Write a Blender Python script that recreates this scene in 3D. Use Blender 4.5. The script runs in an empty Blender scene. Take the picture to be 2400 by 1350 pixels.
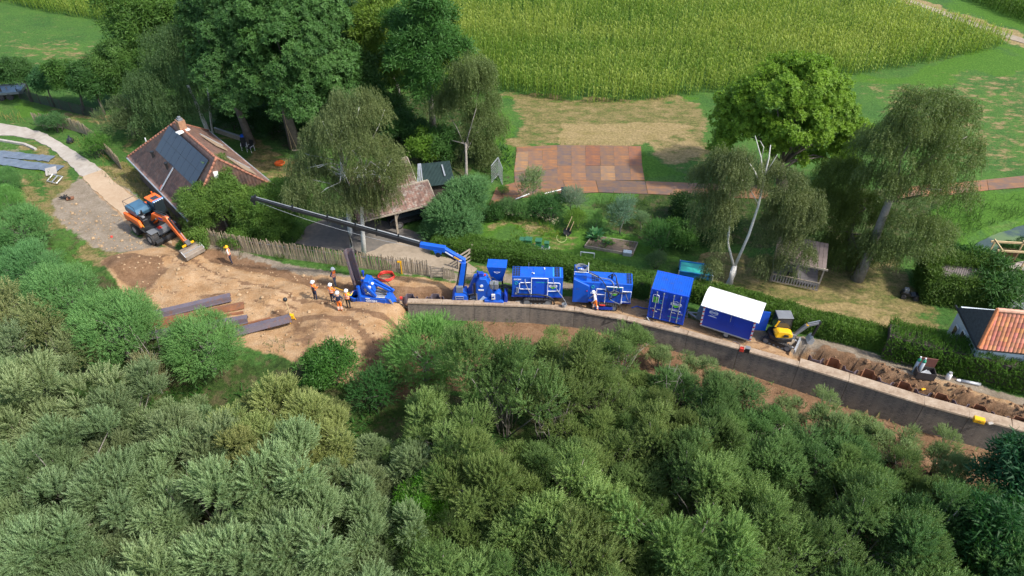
import bpy, math, random
import numpy as np
from mathutils import Vector, Matrix

# ------------------------------------------------------------------ camera, sky, sun, exposure
S = bpy.context.scene
COL = S.collection
R = math.radians
cam = bpy.data.cameras.new('camera'); cam.sensor_width = 36.0; cam.lens = 24.9; cam.clip_end = 6000; cam.clip_start = 0.5
camo = bpy.data.objects.new('camera', cam); COL.objects.link(camo)
camo.location = (0, 0, 35.0); camo.rotation_euler = (R(50), 0, 0); S.camera = camo
W = bpy.data.worlds.new('World'); S.world = W; W.use_nodes = True
SUN_EL, SUN_ROT = 50.0, 116.0
nt = W.node_tree; bg = nt.nodes['Background']; sk = nt.nodes.new('ShaderNodeTexSky'); sk.sky_type = 'NISHITA'
sk.sun_disc = False; sk.sun_elevation = R(SUN_EL); sk.sun_rotation = R(SUN_ROT); sk.altitude = 50; sk.air_density = 1.0; sk.dust_density = 2.2; sk.ozone_density = 1.0
nt.links.new(sk.outputs[0], bg.inputs[0]); bg.inputs[1].default_value = 0.15
sl = bpy.data.lights.new('sun', 'SUN'); sl.energy = 2.75; sl.angle = R(2.5); sl.color = (1.0, 0.95, 0.87)
so = bpy.data.objects.new('sun', sl); COL.objects.link(so)
_sd = Vector((math.sin(R(SUN_ROT)) * math.cos(R(SUN_EL)), math.cos(R(SUN_ROT)) * math.cos(R(SUN_EL)), math.sin(R(SUN_EL))))
so.rotation_euler = _sd.to_track_quat('Z', 'Y').to_euler(); so.location = (30, 20, 60)
S.view_settings.view_transform = 'Standard'; S.view_settings.look = 'None'; S.view_settings.exposure = 0.97; S.view_settings.gamma = 1.0
S.view_settings.use_curve_mapping = False
S.render.engine = 'CYCLES'
S.cycles.max_bounces = 5; S.cycles.diffuse_bounces = 3; S.cycles.glossy_bounces = 2; S.cycles.transmission_bounces = 3; S.cycles.transparent_max_bounces = 4
S.cycles.use_denoising = True

# ------------------------------------------------------------------ helpers
rng = np.random.default_rng(7)
rnd = random.Random(11)

def tag(o, label=None, cat=None, group=None, kind=None):
    if label: o['label'] = label
    if cat: o['category'] = cat
    if group: o['group'] = group
    if kind: o['kind'] = kind
    return o

def thing(name, label, cat, loc=(0, 0, 0), rz=0.0, group=None):
    o = bpy.data.objects.new(name, None); COL.objects.link(o)
    o.location = loc; o.rotation_euler = (0, 0, rz); o.empty_display_size = 0.3
    return tag(o, label, cat, group)

def link(name, me, parent=None, loc=(0, 0, 0), rot=(0, 0, 0), scale=None):
    o = bpy.data.objects.new(name, me); COL.objects.link(o)
    if parent is not None: o.parent = parent
    o.location = loc; o.rotation_euler = rot
    if scale is not None: o.scale = scale
    return o

def copy_tree(o, parent=None):
    c = o.copy(); COL.objects.link(c)
    if parent is not None: c.parent = parent
    for ch in list(o.children): copy_tree(ch, c)
    return c

def frame(d, up=(0, 0, 1)):
    d = Vector(d).normalized(); u = Vector(up)
    if abs(d.dot(u)) > 0.98: u = Vector((0, 1, 0))
    s = d.cross(u).normalized(); u2 = s.cross(d).normalized()
    return d, s, u2

class MB:
    """collects simple shapes and links them as one mesh object"""
    def __init__(self): self.v = []; self.f = []; self.m = []
    def add(self, vs, fs, mi=0):
        b = len(self.v); self.v += [tuple(x) for x in vs]
        for f in fs: self.f.append(tuple(b + i for i in f)); self.m.append(mi)
        return self
    def box(self, c, s, rz=0, mi=0, M=None):
        hx, hy, hz = s[0] / 2, s[1] / 2, s[2] / 2
        vs = [Vector((x, y, z)) for x in (-hx, hx) for y in (-hy, hy) for z in (-hz, hz)]
        if M is None: M = Matrix.Rotation(rz, 3, 'Z')
        c = Vector(c); vs = [M @ v + c for v in vs]
        return self.add(vs, [(0, 1, 3, 2), (4, 6, 7, 5), (0, 4, 5, 1), (2, 3, 7, 6), (0, 2, 6, 4), (1, 5, 7, 3)], mi)
    def beam(self, p, q, w, h, mi=0, up=(0, 0, 1), w2=None, h2=None):
        p, q = Vector(p), Vector(q); d, s, u = frame(q - p, up); w2 = w if w2 is None else w2; h2 = h if h2 is None else h2
        vs = [p + s * (a * w / 2) + u * (b * h / 2) for a, b in ((-1, -1), (1, -1), (1, 1), (-1, 1))] + \
             [q + s * (a * w2 / 2) + u * (b * h2 / 2) for a, b in ((-1, -1), (1, -1), (1, 1), (-1, 1))]
        return self.add(vs, [(3, 2, 1, 0), (4, 5, 6, 7), (0, 1, 5, 4), (1, 2, 6, 5), (2, 3, 7, 6), (3, 0, 4, 7)], mi)
    def cyl(self, p, q, r, n=10, mi=0, r2=None):
        p, q = Vector(p), Vector(q); d, s, u = frame(q - p); r2 = r if r2 is None else r2
        vs = []
        for c, rr in ((p, r), (q, r2)):
            vs += [c + (s * math.cos(2 * math.pi * i / n) + u * math.sin(2 * math.pi * i / n)) * rr for i in range(n)]
        fs = [(i, (i + 1) % n, n + (i + 1) % n, n + i) for i in range(n)]
        fs += [tuple(range(n - 1, -1, -1)), tuple(range(n, 2 * n))]
        return self.add(vs, fs, mi)
    def tube(self, pts, r, n=6, mi=0, closed=False):
        pts = [Vector(p) for p in pts]; k = len(pts); vs = []
        rs = r if hasattr(r, '__len__') else [r] * k
        for i, p in enumerate(pts):
            a = pts[i - 1] if (i > 0 or closed) else p
            b = pts[(i + 1) % k] if (i < k - 1 or closed) else p
            d, s, u = frame(b - a)
            vs += [p + (s * math.cos(2 * math.pi * j / n) + u * math.sin(2 * math.pi * j / n)) * rs[i] for j in range(n)]
        fs = []
        for i in range(k if closed else k - 1):
            a, b = i * n, ((i + 1) % k) * n
            fs += [(a + j, a + (j + 1) % n, b + (j + 1) % n, b + j) for j in range(n)]
        if not closed: fs += [tuple(range(n - 1, -1, -1)), tuple(range((k - 1) * n, k * n))]
        return self.add(vs, fs, mi)
    def prism(self, poly, ext, mi=0):
        """poly: 3-D ring, ext: extrusion vector"""
        n = len(poly); e = Vector(ext); a = [Vector(p) for p in poly]
        vs = a + [p + e for p in a]
        fs = [tuple(range(n - 1, -1, -1)), tuple(range(n, 2 * n))] + [(i, (i + 1) % n, n + (i + 1) % n, n + i) for i in range(n)]
        return self.add(vs, fs, mi)
    def side(self, poly, y0, y1, mi=0):
        """outline in the x-z plane pulled from y0 to y1"""
        return self.prism([(x, y0, z) for x, z in poly], (0, y1 - y0, 0), mi)
    def slab(self, poly, z0, z1, mi=0):
        return self.prism([(x, y, z0) for x, y in poly], (0, 0, z1 - z0), mi)
    def lathe(self, prof, c=(0, 0, 0), n=12, mi=0, M=None):
        c = Vector(c); vs = []
        for r, z in prof:
            for j in range(n):
                v = Vector((r * math.cos(2 * math.pi * j / n), r * math.sin(2 * math.pi * j / n), z))
                vs.append((M @ v if M is not None else v) + c)
        fs = []
        for i in range(len(prof) - 1):
            fs += [(i * n + j, i * n + (j + 1) % n, (i + 1) * n + (j + 1) % n, (i + 1) * n + j) for j in range(n)]
        fs += [tuple(range(n - 1, -1, -1)), tuple(range((len(prof) - 1) * n, len(prof) * n))]
        return self.add(vs, fs, mi)
    def wheel(self, c, r, w, axis=(0, 1, 0), mi=0, n=18):
        c = Vector(c); a = Vector(axis).normalized()
        return self.cyl(c - a * w / 2, c + a * w / 2, r, n, mi)
    def mesh(self, name, mats, smooth=False, bevel=0):
        me = bpy.data.meshes.new(name); me.from_pydata(self.v, [], self.f)
        for m in (mats if isinstance(mats, (list, tuple)) else [mats]): me.materials.append(m)
        me.polygons.foreach_set('material_index', self.m)
        me.validate(); me.update()
        import bmesh
        bm = bmesh.new(); bm.from_mesh(me); bmesh.ops.recalc_face_normals(bm, faces=bm.faces)
        if bevel:
            bmesh.ops.bevel(bm, geom=[e for e in bm.edges if e.calc_length() > bevel * 3 and len(e.link_faces) == 2 and e.calc_face_angle(0) > 0.6], offset=bevel, segments=1, affect='EDGES', profile=0.5)
        bm.to_mesh(me); bm.free()
        if smooth: me.polygons.foreach_set('use_smooth', [True] * len(me.polygons))
        return me
    def build(self, name, mats, parent=None, smooth=False, bevel=0, **k):
        return link(name, self.mesh(name, mats, smooth, bevel), parent, **k)

def np_mesh(name, verts, quads, mats, tint=None, smooth=False, mi=None):
    """fast mesh from arrays: verts (n,3), quads (m,4); tint (n,4) as colour attribute"""
    verts = np.asarray(verts, np.float32); quads = np.asarray(quads, np.int32)
    me = bpy.data.meshes.new(name); n, m = len(verts), len(quads); k = quads.shape[1]
    me.vertices.add(n); me.vertices.foreach_set('co', verts.ravel())
    me.loops.add(m * k); me.loops.foreach_set('vertex_index', quads.ravel())
    me.polygons.add(m); me.polygons.foreach_set('loop_start', np.arange(0, m * k, k, dtype=np.int32))
    try: me.polygons.foreach_set('loop_total', np.full(m, k, np.int32))
    except Exception: pass
    for mt in (mats if isinstance(mats, (list, tuple)) else [mats]): me.materials.append(mt)
    if mi is not None: me.polygons.foreach_set('material_index', np.asarray(mi, np.int32))
    if smooth: me.polygons.foreach_set('use_smooth', np.ones(m, bool))
    if tint is not None:
        for nm, arr in (tint.items() if isinstance(tint, dict) else [('tint', tint)]):
            a = me.color_attributes.new(nm, 'FLOAT_COLOR', 'POINT'); a.data.foreach_set('color', np.asarray(arr, np.float32).ravel())
    me.update(calc_edges=True)
    return me

# ---- noise in numpy
def _h(ix, iy, s):
    n = (ix.astype(np.int64) * 374761393 + iy.astype(np.int64) * 668265263 + s * 974711) & 0x7fffffff
    n = ((n ^ (n >> 13)) * 1274126177) & 0x7fffffff
    return ((n ^ (n >> 16)) & 0xffff) / 65535.0
def vnoise(x, y, s=0):
    x = np.asarray(x, float); y = np.asarray(y, float)
    ix, iy = np.floor(x), np.floor(y); fx, fy = x - ix, y - iy
    fx = fx * fx * (3 - 2 * fx); fy = fy * fy * (3 - 2 * fy)
    a, b, c, d = _h(ix, iy, s), _h(ix + 1, iy, s), _h(ix, iy + 1, s), _h(ix + 1, iy + 1, s)
    return (a + (b - a) * fx) * (1 - fy) + (c + (d - c) * fx) * fy
def fbm(x, y, s=0, o=4):
    t = 0; a = 0.5
    for i in range(o):
        t = t + a * vnoise(x * 2 ** i, y * 2 ** i, s + i * 17); a *= 0.5
    return t / (1 - 0.5 ** o)
def sstep(a, b, x):
    t = np.clip((x - a) / (b - a), 0, 1); return t * t * (3 - 2 * t)
def seg_dist(x, y, pts):
    """distance to a polyline, and signed side (+ = left of its direction), and fraction along"""
    best = np.full(x.shape, 1e9); sgn = np.zeros(x.shape); along = np.zeros(x.shape)
    L = 0; tot = sum(math.dist(pts[i], pts[i + 1]) for i in range(len(pts) - 1))
    for (ax, ay), (bx, by) in zip(pts[:-1], pts[1:]):
        dx, dy = bx - ax, by - ay; l2 = dx * dx + dy * dy; l = math.sqrt(l2)
        t = np.clip(((x - ax) * dx + (y - ay) * dy) / l2, 0, 1)
        d = np.hypot(x - ax - t * dx, y - ay - t * dy); cr = (dx * (y - ay) - dy * (x - ax)) / l
        k = d < best - 1e-9
        best = np.where(k, d, best); sgn = np.where(k, np.sign(cr), sgn); along = np.where(k, (L + t * l) / tot, along); L += l
    return best, sgn, along
def inside(x, y, poly):
    r = np.zeros(x.shape, bool); n = len(poly)
    for i in range(n):
        (x1, y1), (x2, y2) = poly[i], poly[(i + 1) % n]
        c = ((y1 > y) != (y2 > y)) & (x < (x2 - x1) * (y - y1) / ((y2 - y1) or 1e-9) + x1)
        r ^= c
    return r
def poly_mask(x, y, poly, soft=0.6):
    """1 inside, 0 outside, soft edge in metres"""
    xs = [p[0] for p in poly]; ys = [p[1] for p in poly]
    out = np.zeros(x.shape)
    k = (x > min(xs) - soft * 2) & (x < max(xs) + soft * 2) & (y > min(ys) - soft * 2) & (y < max(ys) + soft * 2)
    if not k.any(): return out
    xx, yy = x[k], y[k]; d, _, _ = seg_dist(xx, yy, list(poly) + [poly[0]])
    sd = np.where(inside(xx, yy, poly), d, -d)
    out[k] = sstep(-soft, soft, sd)
    return out

# ------------------------------------------------------------------ materials
def nodes(name):
    m = bpy.data.materials.new(name); m.use_nodes = True; t = m.node_tree
    return m, t, t.nodes['Principled BSDF']
def N(t, ty, **k):
    n = t.nodes.new(ty)
    for a, b in k.items(): setattr(n, a, b)
    return n
def noise(t, scale, detail=3, rough=0.6, co=None):
    n = N(t, 'ShaderNodeTexNoise'); n.inputs['Scale'].default_value = scale; n.inputs['Detail'].default_value = detail; n.inputs['Roughness'].default_value = rough
    if co is not None: t.links.new(co, n.inputs['Vector'])
    return n.outputs['Fac']
def ramp(t, fac, stops):
    n = N(t, 'ShaderNodeValToRGB'); cr = n.color_ramp
    while len(cr.elements) < len(stops): cr.elements.new(0.5)
    for e, (p, c) in zip(cr.elements, stops): e.position = p; e.color = c if len(c) == 4 else (*c, 1)
    t.links.new(fac, n.inputs[0]); return n.outputs[0]
def mix(t, fac, a, b, mode='MIX'):
    n = N(t, 'ShaderNodeMix', data_type='RGBA', blend_type=mode)
    for s, i in ((fac, 0), (a, 6), (b, 7)):
        if hasattr(s, 'links'): t.links.new(s, n.inputs[i])
        else: n.inputs[i].default_value = s if i == 0 else (*s, 1) if len(s) == 3 else s
    return n.outputs[2]
def mth(t, op, a, b=None, clamp=False):
    n = N(t, 'ShaderNodeMath', operation=op, use_clamp=clamp)
    for i, s in enumerate((a, b)):
        if s is None: continue
        if hasattr(s, 'links'): t.links.new(s, n.inputs[i])
        else: n.inputs[i].default_value = s
    return n.outputs[0]
def bump(t, bs, h, strength=0.3, dist=0.05):
    n = N(t, 'ShaderNodeBump'); n.inputs['Strength'].default_value = strength; n.inputs['Distance'].default_value = dist
    t.links.new(h, n.inputs['Height']); t.links.new(n.outputs[0], bs.inputs['Normal'])
def objco(t): return N(t, 'ShaderNodeTexCoord').outputs['Object']

def pm(name, col, rough=0.55, metal=0.0, var=0.18, scale=2.5, dirt=None, damt=0.0, bmp=0.0, spec=0.5, objcol=False):
    """painted / plain surface with uneven tone, optional dirt in patches"""
    m, t, b = nodes(name); co = objco(t)
    n1 = noise(t, scale, 4, 0.65, co)
    lo = tuple(c * (1 - var) for c in col); hi = tuple(min(1, c * (1 + var)) for c in col)
    c = ramp(t, n1, [(0.3, lo), (0.7, hi)])
    if objcol:
        c = mix(t, 1.0, c, N(t, 'ShaderNodeObjectInfo').outputs['Color'], 'MULTIPLY')
    if dirt:
        n2 = noise(t, scale * 2.7, 5, 0.7, co)
        f = ramp(t, n2, [(0.62 - damt * 0.35, (0, 0, 0)), (0.72 - damt * 0.1, (1, 1, 1))])
        c = mix(t, mth(t, 'MULTIPLY', f, min(1, 0.35 + damt)), c, dirt)
    t.links.new(c, b.inputs['Base Color']); b.inputs['Roughness'].default_value = rough; b.inputs['Metallic'].default_value = metal
    b.inputs['Specular IOR Level'].default_value = spec
    if bmp: bump(t, b, noise(t, scale * 6, 4, 0.6, co), bmp, 0.02)
    return m

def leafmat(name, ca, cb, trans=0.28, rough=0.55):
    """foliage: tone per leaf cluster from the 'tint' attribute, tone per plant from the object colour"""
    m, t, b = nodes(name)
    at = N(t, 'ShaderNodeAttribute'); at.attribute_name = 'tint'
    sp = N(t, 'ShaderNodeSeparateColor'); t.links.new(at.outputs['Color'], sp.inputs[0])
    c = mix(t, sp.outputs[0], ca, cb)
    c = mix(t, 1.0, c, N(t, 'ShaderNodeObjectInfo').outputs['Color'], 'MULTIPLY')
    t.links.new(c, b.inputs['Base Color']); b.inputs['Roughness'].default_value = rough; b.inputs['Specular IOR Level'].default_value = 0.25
    tr = N(t, 'ShaderNodeBsdfTranslucent'); t.links.new(mix(t, 1.0, c, (1.15, 1.25, 0.6), 'MULTIPLY'), tr.inputs[0])
    ms = N(t, 'ShaderNodeMixShader'); ms.inputs[0].default_value = trans
    t.links.new(b.outputs[0], ms.inputs[1]); t.links.new(tr.outputs[0], ms.inputs[2])
    t.links.new(ms.outputs[0], t.nodes['Material Output'].inputs[0])
    return m

M = {}
M['blue'] = pm('blue_paint', (0.004, 0.088, 0.50), 0.45, 0, 0.14, 1.2, (0.10, 0.085, 0.07), 0.16)
M['navy'] = pm('dark_blue_paint', (0.010, 0.045, 0.38), 0.4, 0, 0.10, 1.2, (0.08, 0.07, 0.06), 0.06)
M['orange'] = pm('orange_paint', (0.80, 0.135, 0.012), 0.42, 0, 0.10, 1.5, (0.16, 0.11, 0.07), 0.12)
M['yellow'] = pm('yellow_paint', (0.80, 0.42, 0.01), 0.4, 0, 0.08, 1.5, (0.2, 0.14, 0.06), 0.08)
M['white'] = pm('white_paint', (0.80, 0.80, 0.78), 0.45, 0, 0.04, 1.5, (0.5, 0.48, 0.42), 0.05)
M['grey'] = pm('grey_paint', (0.16, 0.17, 0.18), 0.5, 0, 0.15, 2)
M['dark'] = pm('dark_steel', (0.025, 0.027, 0.03), 0.45, 0.3, 0.3, 3, (0.09, 0.07, 0.05), 0.15)
M['rubber'] = pm('rubber', (0.03, 0.03, 0.032), 0.85, 0, 0.25, 3, (0.16, 0.12, 0.08), 0.3)
M['steel'] = pm('bare_steel', (0.45, 0.45, 0.44), 0.35, 0.8, 0.15, 3)
M['galv'] = pm('galvanised_steel', (0.42, 0.44, 0.46), 0.5, 0.5, 0.12, 3)
M['black'] = pm('black_paint', (0.016, 0.018, 0.021), 0.4, 0, 0.2, 2, (0.07, 0.06, 0.05), 0.08)
M['red'] = pm('red_plastic', (0.62, 0.045, 0.03), 0.5)
M['green'] = pm('green_paint', (0.02, 0.16, 0.06), 0.5, 0, 0.1, 2, (0.1, 0.09, 0.05), 0.1)
M['lime'] = pm('lime_green_print', (0.13, 0.55, 0.03), 0.5, 0, 0.03)
M['teal'] = pm('teal_print', (0.02, 0.42, 0.38), 0.5, 0, 0.03)
M['print'] = pm('white_print', (0.78, 0.79, 0.80), 0.5, 0, 0.02)
M['glass'] = pm('window_glass', (0.02, 0.03, 0.035), 0.08, 0, 0.1, 2, spec=0.8)
M['wood'] = pm('weathered_wood', (0.30, 0.25, 0.19), 0.85, 0, 0.28, 5, (0.12, 0.10, 0.07), 0.2, 0.3)
M['newwood'] = pm('new_softwood', (0.52, 0.38, 0.20), 0.75, 0, 0.15, 4)
M['darkwood'] = pm('dark_timber', (0.07, 0.055, 0.045), 0.85, 0, 0.3, 5)
M['pile'] = pm('rolled_steel_pile', (0.155, 0.132, 0.155), 0.5, 0.25, 0.15, 1.2, (0.26, 0.105, 0.04), 0.30)
M['rustpile'] = pm('rusty_steel_pile', (0.24, 0.105, 0.05), 0.75, 0.1, 0.25, 1.5, (0.10, 0.085, 0.09), 0.3)
M['bark'] = pm('tree_bark', (0.12, 0.10, 0.08), 0.9, 0, 0.3, 3, (0.06, 0.07, 0.045), 0.2, 0.5)
M['greybark'] = pm('grey_bark', (0.21, 0.19, 0.16), 0.9, 0, 0.3, 3, (0.08, 0.08, 0.06), 0.2, 0.5)
M['birch'] = pm('birch_bark', (0.58, 0.56, 0.51), 0.8, 0, 0.12, 4, (0.07, 0.065, 0.06), 0.22, 0.3)
M['concrete'] = pm('concrete', (0.36, 0.33, 0.29), 0.85, 0, 0.2, 1.5, (0.2, 0.16, 0.12), 0.2, 0.3)
M['tarp'] = pm('grey_tarpaulin', (0.12, 0.15, 0.19), 0.5, 0, 0.2, 1.5, (0.3, 0.26, 0.2), 0.1)

L = {}
L['willow'] = leafmat('willow_leaves', (0.125, 0.165, 0.082), (0.300, 0.345, 0.225), 0.36)
L['round'] = leafmat('pollard_willow_leaves', (0.050, 0.125, 0.040), (0.130, 0.250, 0.095), 0.34)
L['broad'] = leafmat('broad_leaves', (0.032, 0.085, 0.022), (0.075, 0.155, 0.042), 0.33)
L['bright'] = leafmat('bright_green_leaves', (0.070, 0.150, 0.012), (0.145, 0.250, 0.020))
L['birch'] = leafmat('birch_leaves', (0.075, 0.110, 0.036), (0.165, 0.205, 0.080), 0.36)
L['hedge'] = leafmat('hedge_leaves', (0.040, 0.095, 0.012), (0.085, 0.170, 0.024))
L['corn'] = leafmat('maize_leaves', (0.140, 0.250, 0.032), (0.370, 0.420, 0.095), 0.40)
L['weed'] = leafmat('weed_leaves', (0.045, 0.100, 0.018), (0.105, 0.180, 0.036))
L['dryg'] = leafmat('dry_grass_blades', (0.20, 0.17, 0.06), (0.34, 0.28, 0.11))

# ------------------------------------------------------------------ ground
WALL = [(-7.83, 39.92), (-3.19, 39.73), (0.0, 39.63), (3.17, 39.34), (7.29, 38.4), (12.18, 36.6), (15.83, 35.01), (18.47, 33.86), (22.44, 31.94), (24.44, 30.82), (29.08, 28.87), (31.69, 27.86), (36.49, 25.55)]
CREST = [(-64.24, 57.64), (-51.92, 53.98), (-40.76, 48.11), (-36.4, 45.76), (-31.15, 40.95), (-26.54, 36.73), (-19.14, 35.43), (-14.76, 34.59), (-10.68, 36.73)] + WALL
TRENCH = [(19.79, 34.84), (21.51, 34.06), (23.11, 33.22), (25.9, 31.64), (29.55, 29.92), (33.19, 28.16), (36.59, 26.48)]
PITS = [(-11.75, 40.95), (-9.07, 40.85), (-6.47, 40.75), (-4.04, 40.66), (-0.32, 40.36)]
SHALLOW = [(-24.09, 45.76), (-20.41, 44.36), (-16.01, 42.9), (-11.76, 41.05)]
def drop(x): return 1.5 + 0.7 * sstep(4, 26, x)
def zground(x, y, fine=True):
    x = np.asarray(x, float); y = np.asarray(y, float)
    d, s, a = seg_dist(x, y, CREST); f = -s * d
    f = np.where(y < 20, np.maximum(f, 8), f)
    step = sstep(-0.34, -0.12, f); slope = sstep(-0.5, 5.5, f)
    w = sstep(-9.6, -7.9, x)
    z = -drop(x) * (slope * (1 - w) + step * w)
    if not fine: return z
    z = z + (fbm(x * 0.25, y * 0.25, 3) - 0.5) * 0.07 * sstep(0.3, 2, d)
    sm = poly_mask(x, y, SAND, 1.5)
    z = z + sm * ((fbm(x * 0.55, y * 0.9, 5) - 0.5) * 0.55 + (fbm(x * 2.2, y * 2.2, 8) - 0.5) * 0.16) * sstep(0.2, 1.4, d)
    for (mx, my), h, r in (((-30.97, 43.98), 0.75, 2.0), ((-29.26, 44.36), 0.35, 1.7), ((-26.24, 43.54), 0.3, 2.2), ((-18.04, 40.46), 0.3, 2.0), ((-20.77, 40.95), 0.25, 2.4), ((-10.69, 38.78), 0.35, 1.6), ((-13.65, 37.85), 0.3, 1.6), ((-16.89, 37.17), -0.25, 1.4)):
        q = np.hypot(x - mx, (y - my)) / r; z = z + h * np.exp(-q * q * 1.6) * (0.75 + 0.5 * vnoise(x * 1.3, y * 1.3, 4))
    for line, hw, dep in ((TRENCH, 0.40, 1.25), (PITS, 0.5, 0.85), (SHALLOW, 0.55, 0.34)):
        td, ts, ta = seg_dist(x, y, line)
        wob = (vnoise(x * 1.6, y * 1.6, 21) - 0.5) * 0.3
        z = z - dep * (1 - sstep(hw - 0.1, hw + 0.28, td + wob))
    td, ts, ta = seg_dist(x, y, TRENCH)                                  # spoil thrown up behind the trench
    off = td * ts
    z = z + 0.42 * np.exp(-((off - 0.95) / 0.45) ** 2) * (0.2 + 1.3 * fbm(x * 1.7, y * 1.7, 9)) * (td < 3)
    z = z + (fbm(x * 3.1, y * 3.1, 12) - 0.5) * 0.35 * np.exp(-((off - 0.8) / 0.7) ** 2) * (td < 3)
    pond = poly_mask(x, y, POND, 0.9)
    return z - pond * 0.7
SAND = [(-33.05, 45.08), (-31.39, 46.22), (-28.91, 47.03), (-26.59, 46.45), (-24.8, 46.33), (-22.05, 45.3), (-19.1, 44.52), (-15.48, 43.54), (-12.36, 43.01), (-10.06, 43.28), (-7.0, 42.9), (-4.64, 42.38), (-2.31, 42.07), (0.0, 40.95), (9.63, 40.21), (13.65, 37.85), (17.52, 36.07), (19.71, 35.35), (23.39, 33.98), (26.22, 32.4), (28.38, 32.13), (32.77, 29.81), (36.81, 27.6), (35.48, 25.55), (31.69, 27.86), (29.03, 28.87), (22.44, 31.94), (15.83, 35.01), (7.29, 38.4), (0.0, 39.63), (-7.84, 40.02), (-7.5, 38.31), (-3.7, 37.4), (1.07, 37.08), (1.04, 35.22), (-2.33, 33.78), (-6.41, 33.78), (-9.44, 32.59), (-13.24, 32.98), (-16.53, 34.59), (-20.47, 35.86), (-23.48, 35.86), (-26.55, 38.31), (-30.34, 41.71)]
POND = [(37.04, 46.22), (39.33, 48.11), (41.59, 49.34), (44.11, 50.29), (49.52, 51.92), (49.79, 49.97), (43.64, 47.51), (41.19, 46.91), (39.17, 45.76), (37.45, 45.08)]
Z_SAND = [SAND, [(-40.84, 58.26), (-39.39, 59.36), (-32.99, 53.28), (-27.89, 48.11), (-28.05, 46.62), (-31.47, 49.03), (-33.72, 50.94)]]
Z_SOIL = [([(-33.12, 45.08), (-31.3, 45.99), (-28.37, 45.42), (-27.09, 43.54), (-27.91, 40.95), (-30.08, 41.86)], 0.95, 0.5), ([(-26.65, 46.62), (-24.55, 46.62), (-20.61, 45.08), (-15.45, 43.44), (-11.9, 41.86), (-11.81, 40.95), (-15.92, 42.49), (-20.31, 43.98), (-23.71, 45.08), (-25.92, 45.53)], 0.9, 0.5),
          ([(-17.25, 37.4), (-13.74, 38.31), (-11.17, 37.85), (-13.24, 35.86), (-16.1, 35.22)], 0.55, 0.9), ([(-10.54, 35.86), (-7.48, 38.17), (-3.7, 37.53), (1.07, 37.17), (3.03, 36.29), (1.18, 34.59), (-2.88, 32.98), (-8.47, 31.83), (-10.87, 32.59)], 0.95, 0.8),
          (WALL[1:] + [(36.26, 23.53), (31.05, 24.1), (27.3, 25.29), (23.91, 26.53), (19.34, 28.83), (16.02, 30.96), (11.88, 33.46), (8.52, 35.09), (1.52, 35.32), (-4.71, 37.39)], 1.0, 0.25),
          ([(19.26, 35.35), (22.51, 34.8), (25.45, 33.3), (28.15, 31.64), (32.58, 29.46), (36.6, 27.28), (36.18, 26.63), (32.2, 28.77), (27.73, 30.71), (24.44, 32.21), (21.72, 33.38), (19.46, 34.51)], 0.8, 0.4),
          ([(-26.78, 39.73), (-21.27, 40.46), (-15.62, 38.31), (-17.57, 36.29), (-24.85, 36.29)], 0.25, 0.8), ([(-9.56, 42.07), (-4.6, 41.86), (-0.32, 40.95), (-0.32, 40.16), (-9.34, 40.46)], 0.8, 0.3), ([(34.56, 25.7), (34.95, 26.32), (37.7, 25.09), (37.29, 24.5)], 0.7, 0.4)]
RUTS = [([(-27.95, 46.33), (-24.44, 44.19), (-19.72, 41.86), (-15.41, 40.21), (-11.08, 39.25)], .22, .62), ([(-28.21, 45.64), (-24.47, 43.28), (-19.8, 40.95), (-15.87, 39.39)], .22, .55), ([(-29.84, 42.49), (-25.31, 40.95), (-20.62, 40.46), (-15.67, 38.54)], .3, .5), ([(-12.06, 39.39), (-10.04, 38.64), (-8.24, 37.99), (-7.46, 37.99)], .25, .85), ([(-17.61, 38.78), (-15.58, 38.17), (-13.79, 38.54), (-11.44, 37.62), (-9.93, 35.86)], .45, .7),
        ([(-15.66, 37.17), (-14.45, 35.86), (-13.78, 34.18)], .5, .62), ([(-25.06, 46.04), (-20.46, 44.52), (-16.01, 42.9), (-12.46, 41.66)], .5, .8), ([(0.0, 40.46), (4.45, 39.58), (9.32, 37.99), (13.33, 36.29), (19.19, 34.59)], .22, .55), ([(9.43, 38.78), (13.8, 37.08), (17.97, 35.52)], .25, .5), ([(-39.55, 57.64), (-33.76, 51.92), (-29.68, 48.11)], .16, .45), ([(-38.92, 58.02), (-33.23, 52.46), (-29.05, 48.35)], .16, .4)]
Z_RUB = [([(-41.54, 53.98), (-40.73, 58.02), (-33.63, 51.59), (-32.2, 49.03), (-28.51, 46.91), (-30.25, 45.99), (-33.01, 46.33), (-36.29, 48.11), (-39.81, 51.26)], 1.0, 0.7), ([(-39.93, 59.84), (-38.9, 59.36), (-27.28, 48.41), (-27.49, 47.51)], 0.7, 0.4), ([(-25.9, 47.51), (-22.36, 46.33), (-17.1, 44.74), (-12.04, 43.12), (-12.27, 42.49), (-17.22, 43.81), (-22.09, 45.42), (-25.19, 46.45)], 0.95, 0.4), ([(13.74, 38.31), (18.36, 36.95), (22.8, 35.64), (25.84, 34.26), (29.64, 32.4), (33.62, 30.35), (37.77, 28.26), (37.33, 27.6), (32.64, 29.57), (26.14, 32.21), (23.02, 33.78), (19.61, 35.01), (17.46, 35.86)], 1.0, 0.35),
         ([(-11.09, 45.76), (-7.34, 46.33), (-4.71, 43.54), (0.0, 43.54), (9.74, 40.95), (13.74, 38.31), (13.68, 37.99), (9.34, 40.46), (-0.33, 42.23), (-4.64, 42.49), (-9.08, 43.54)], 0.8, 0.5), ([(-52.32, 65.11), (-49.86, 63.78), (-45.69, 61.47), (-45.57, 60.4), (-50.63, 62.06)], 0.5, 0.5)]
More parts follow.
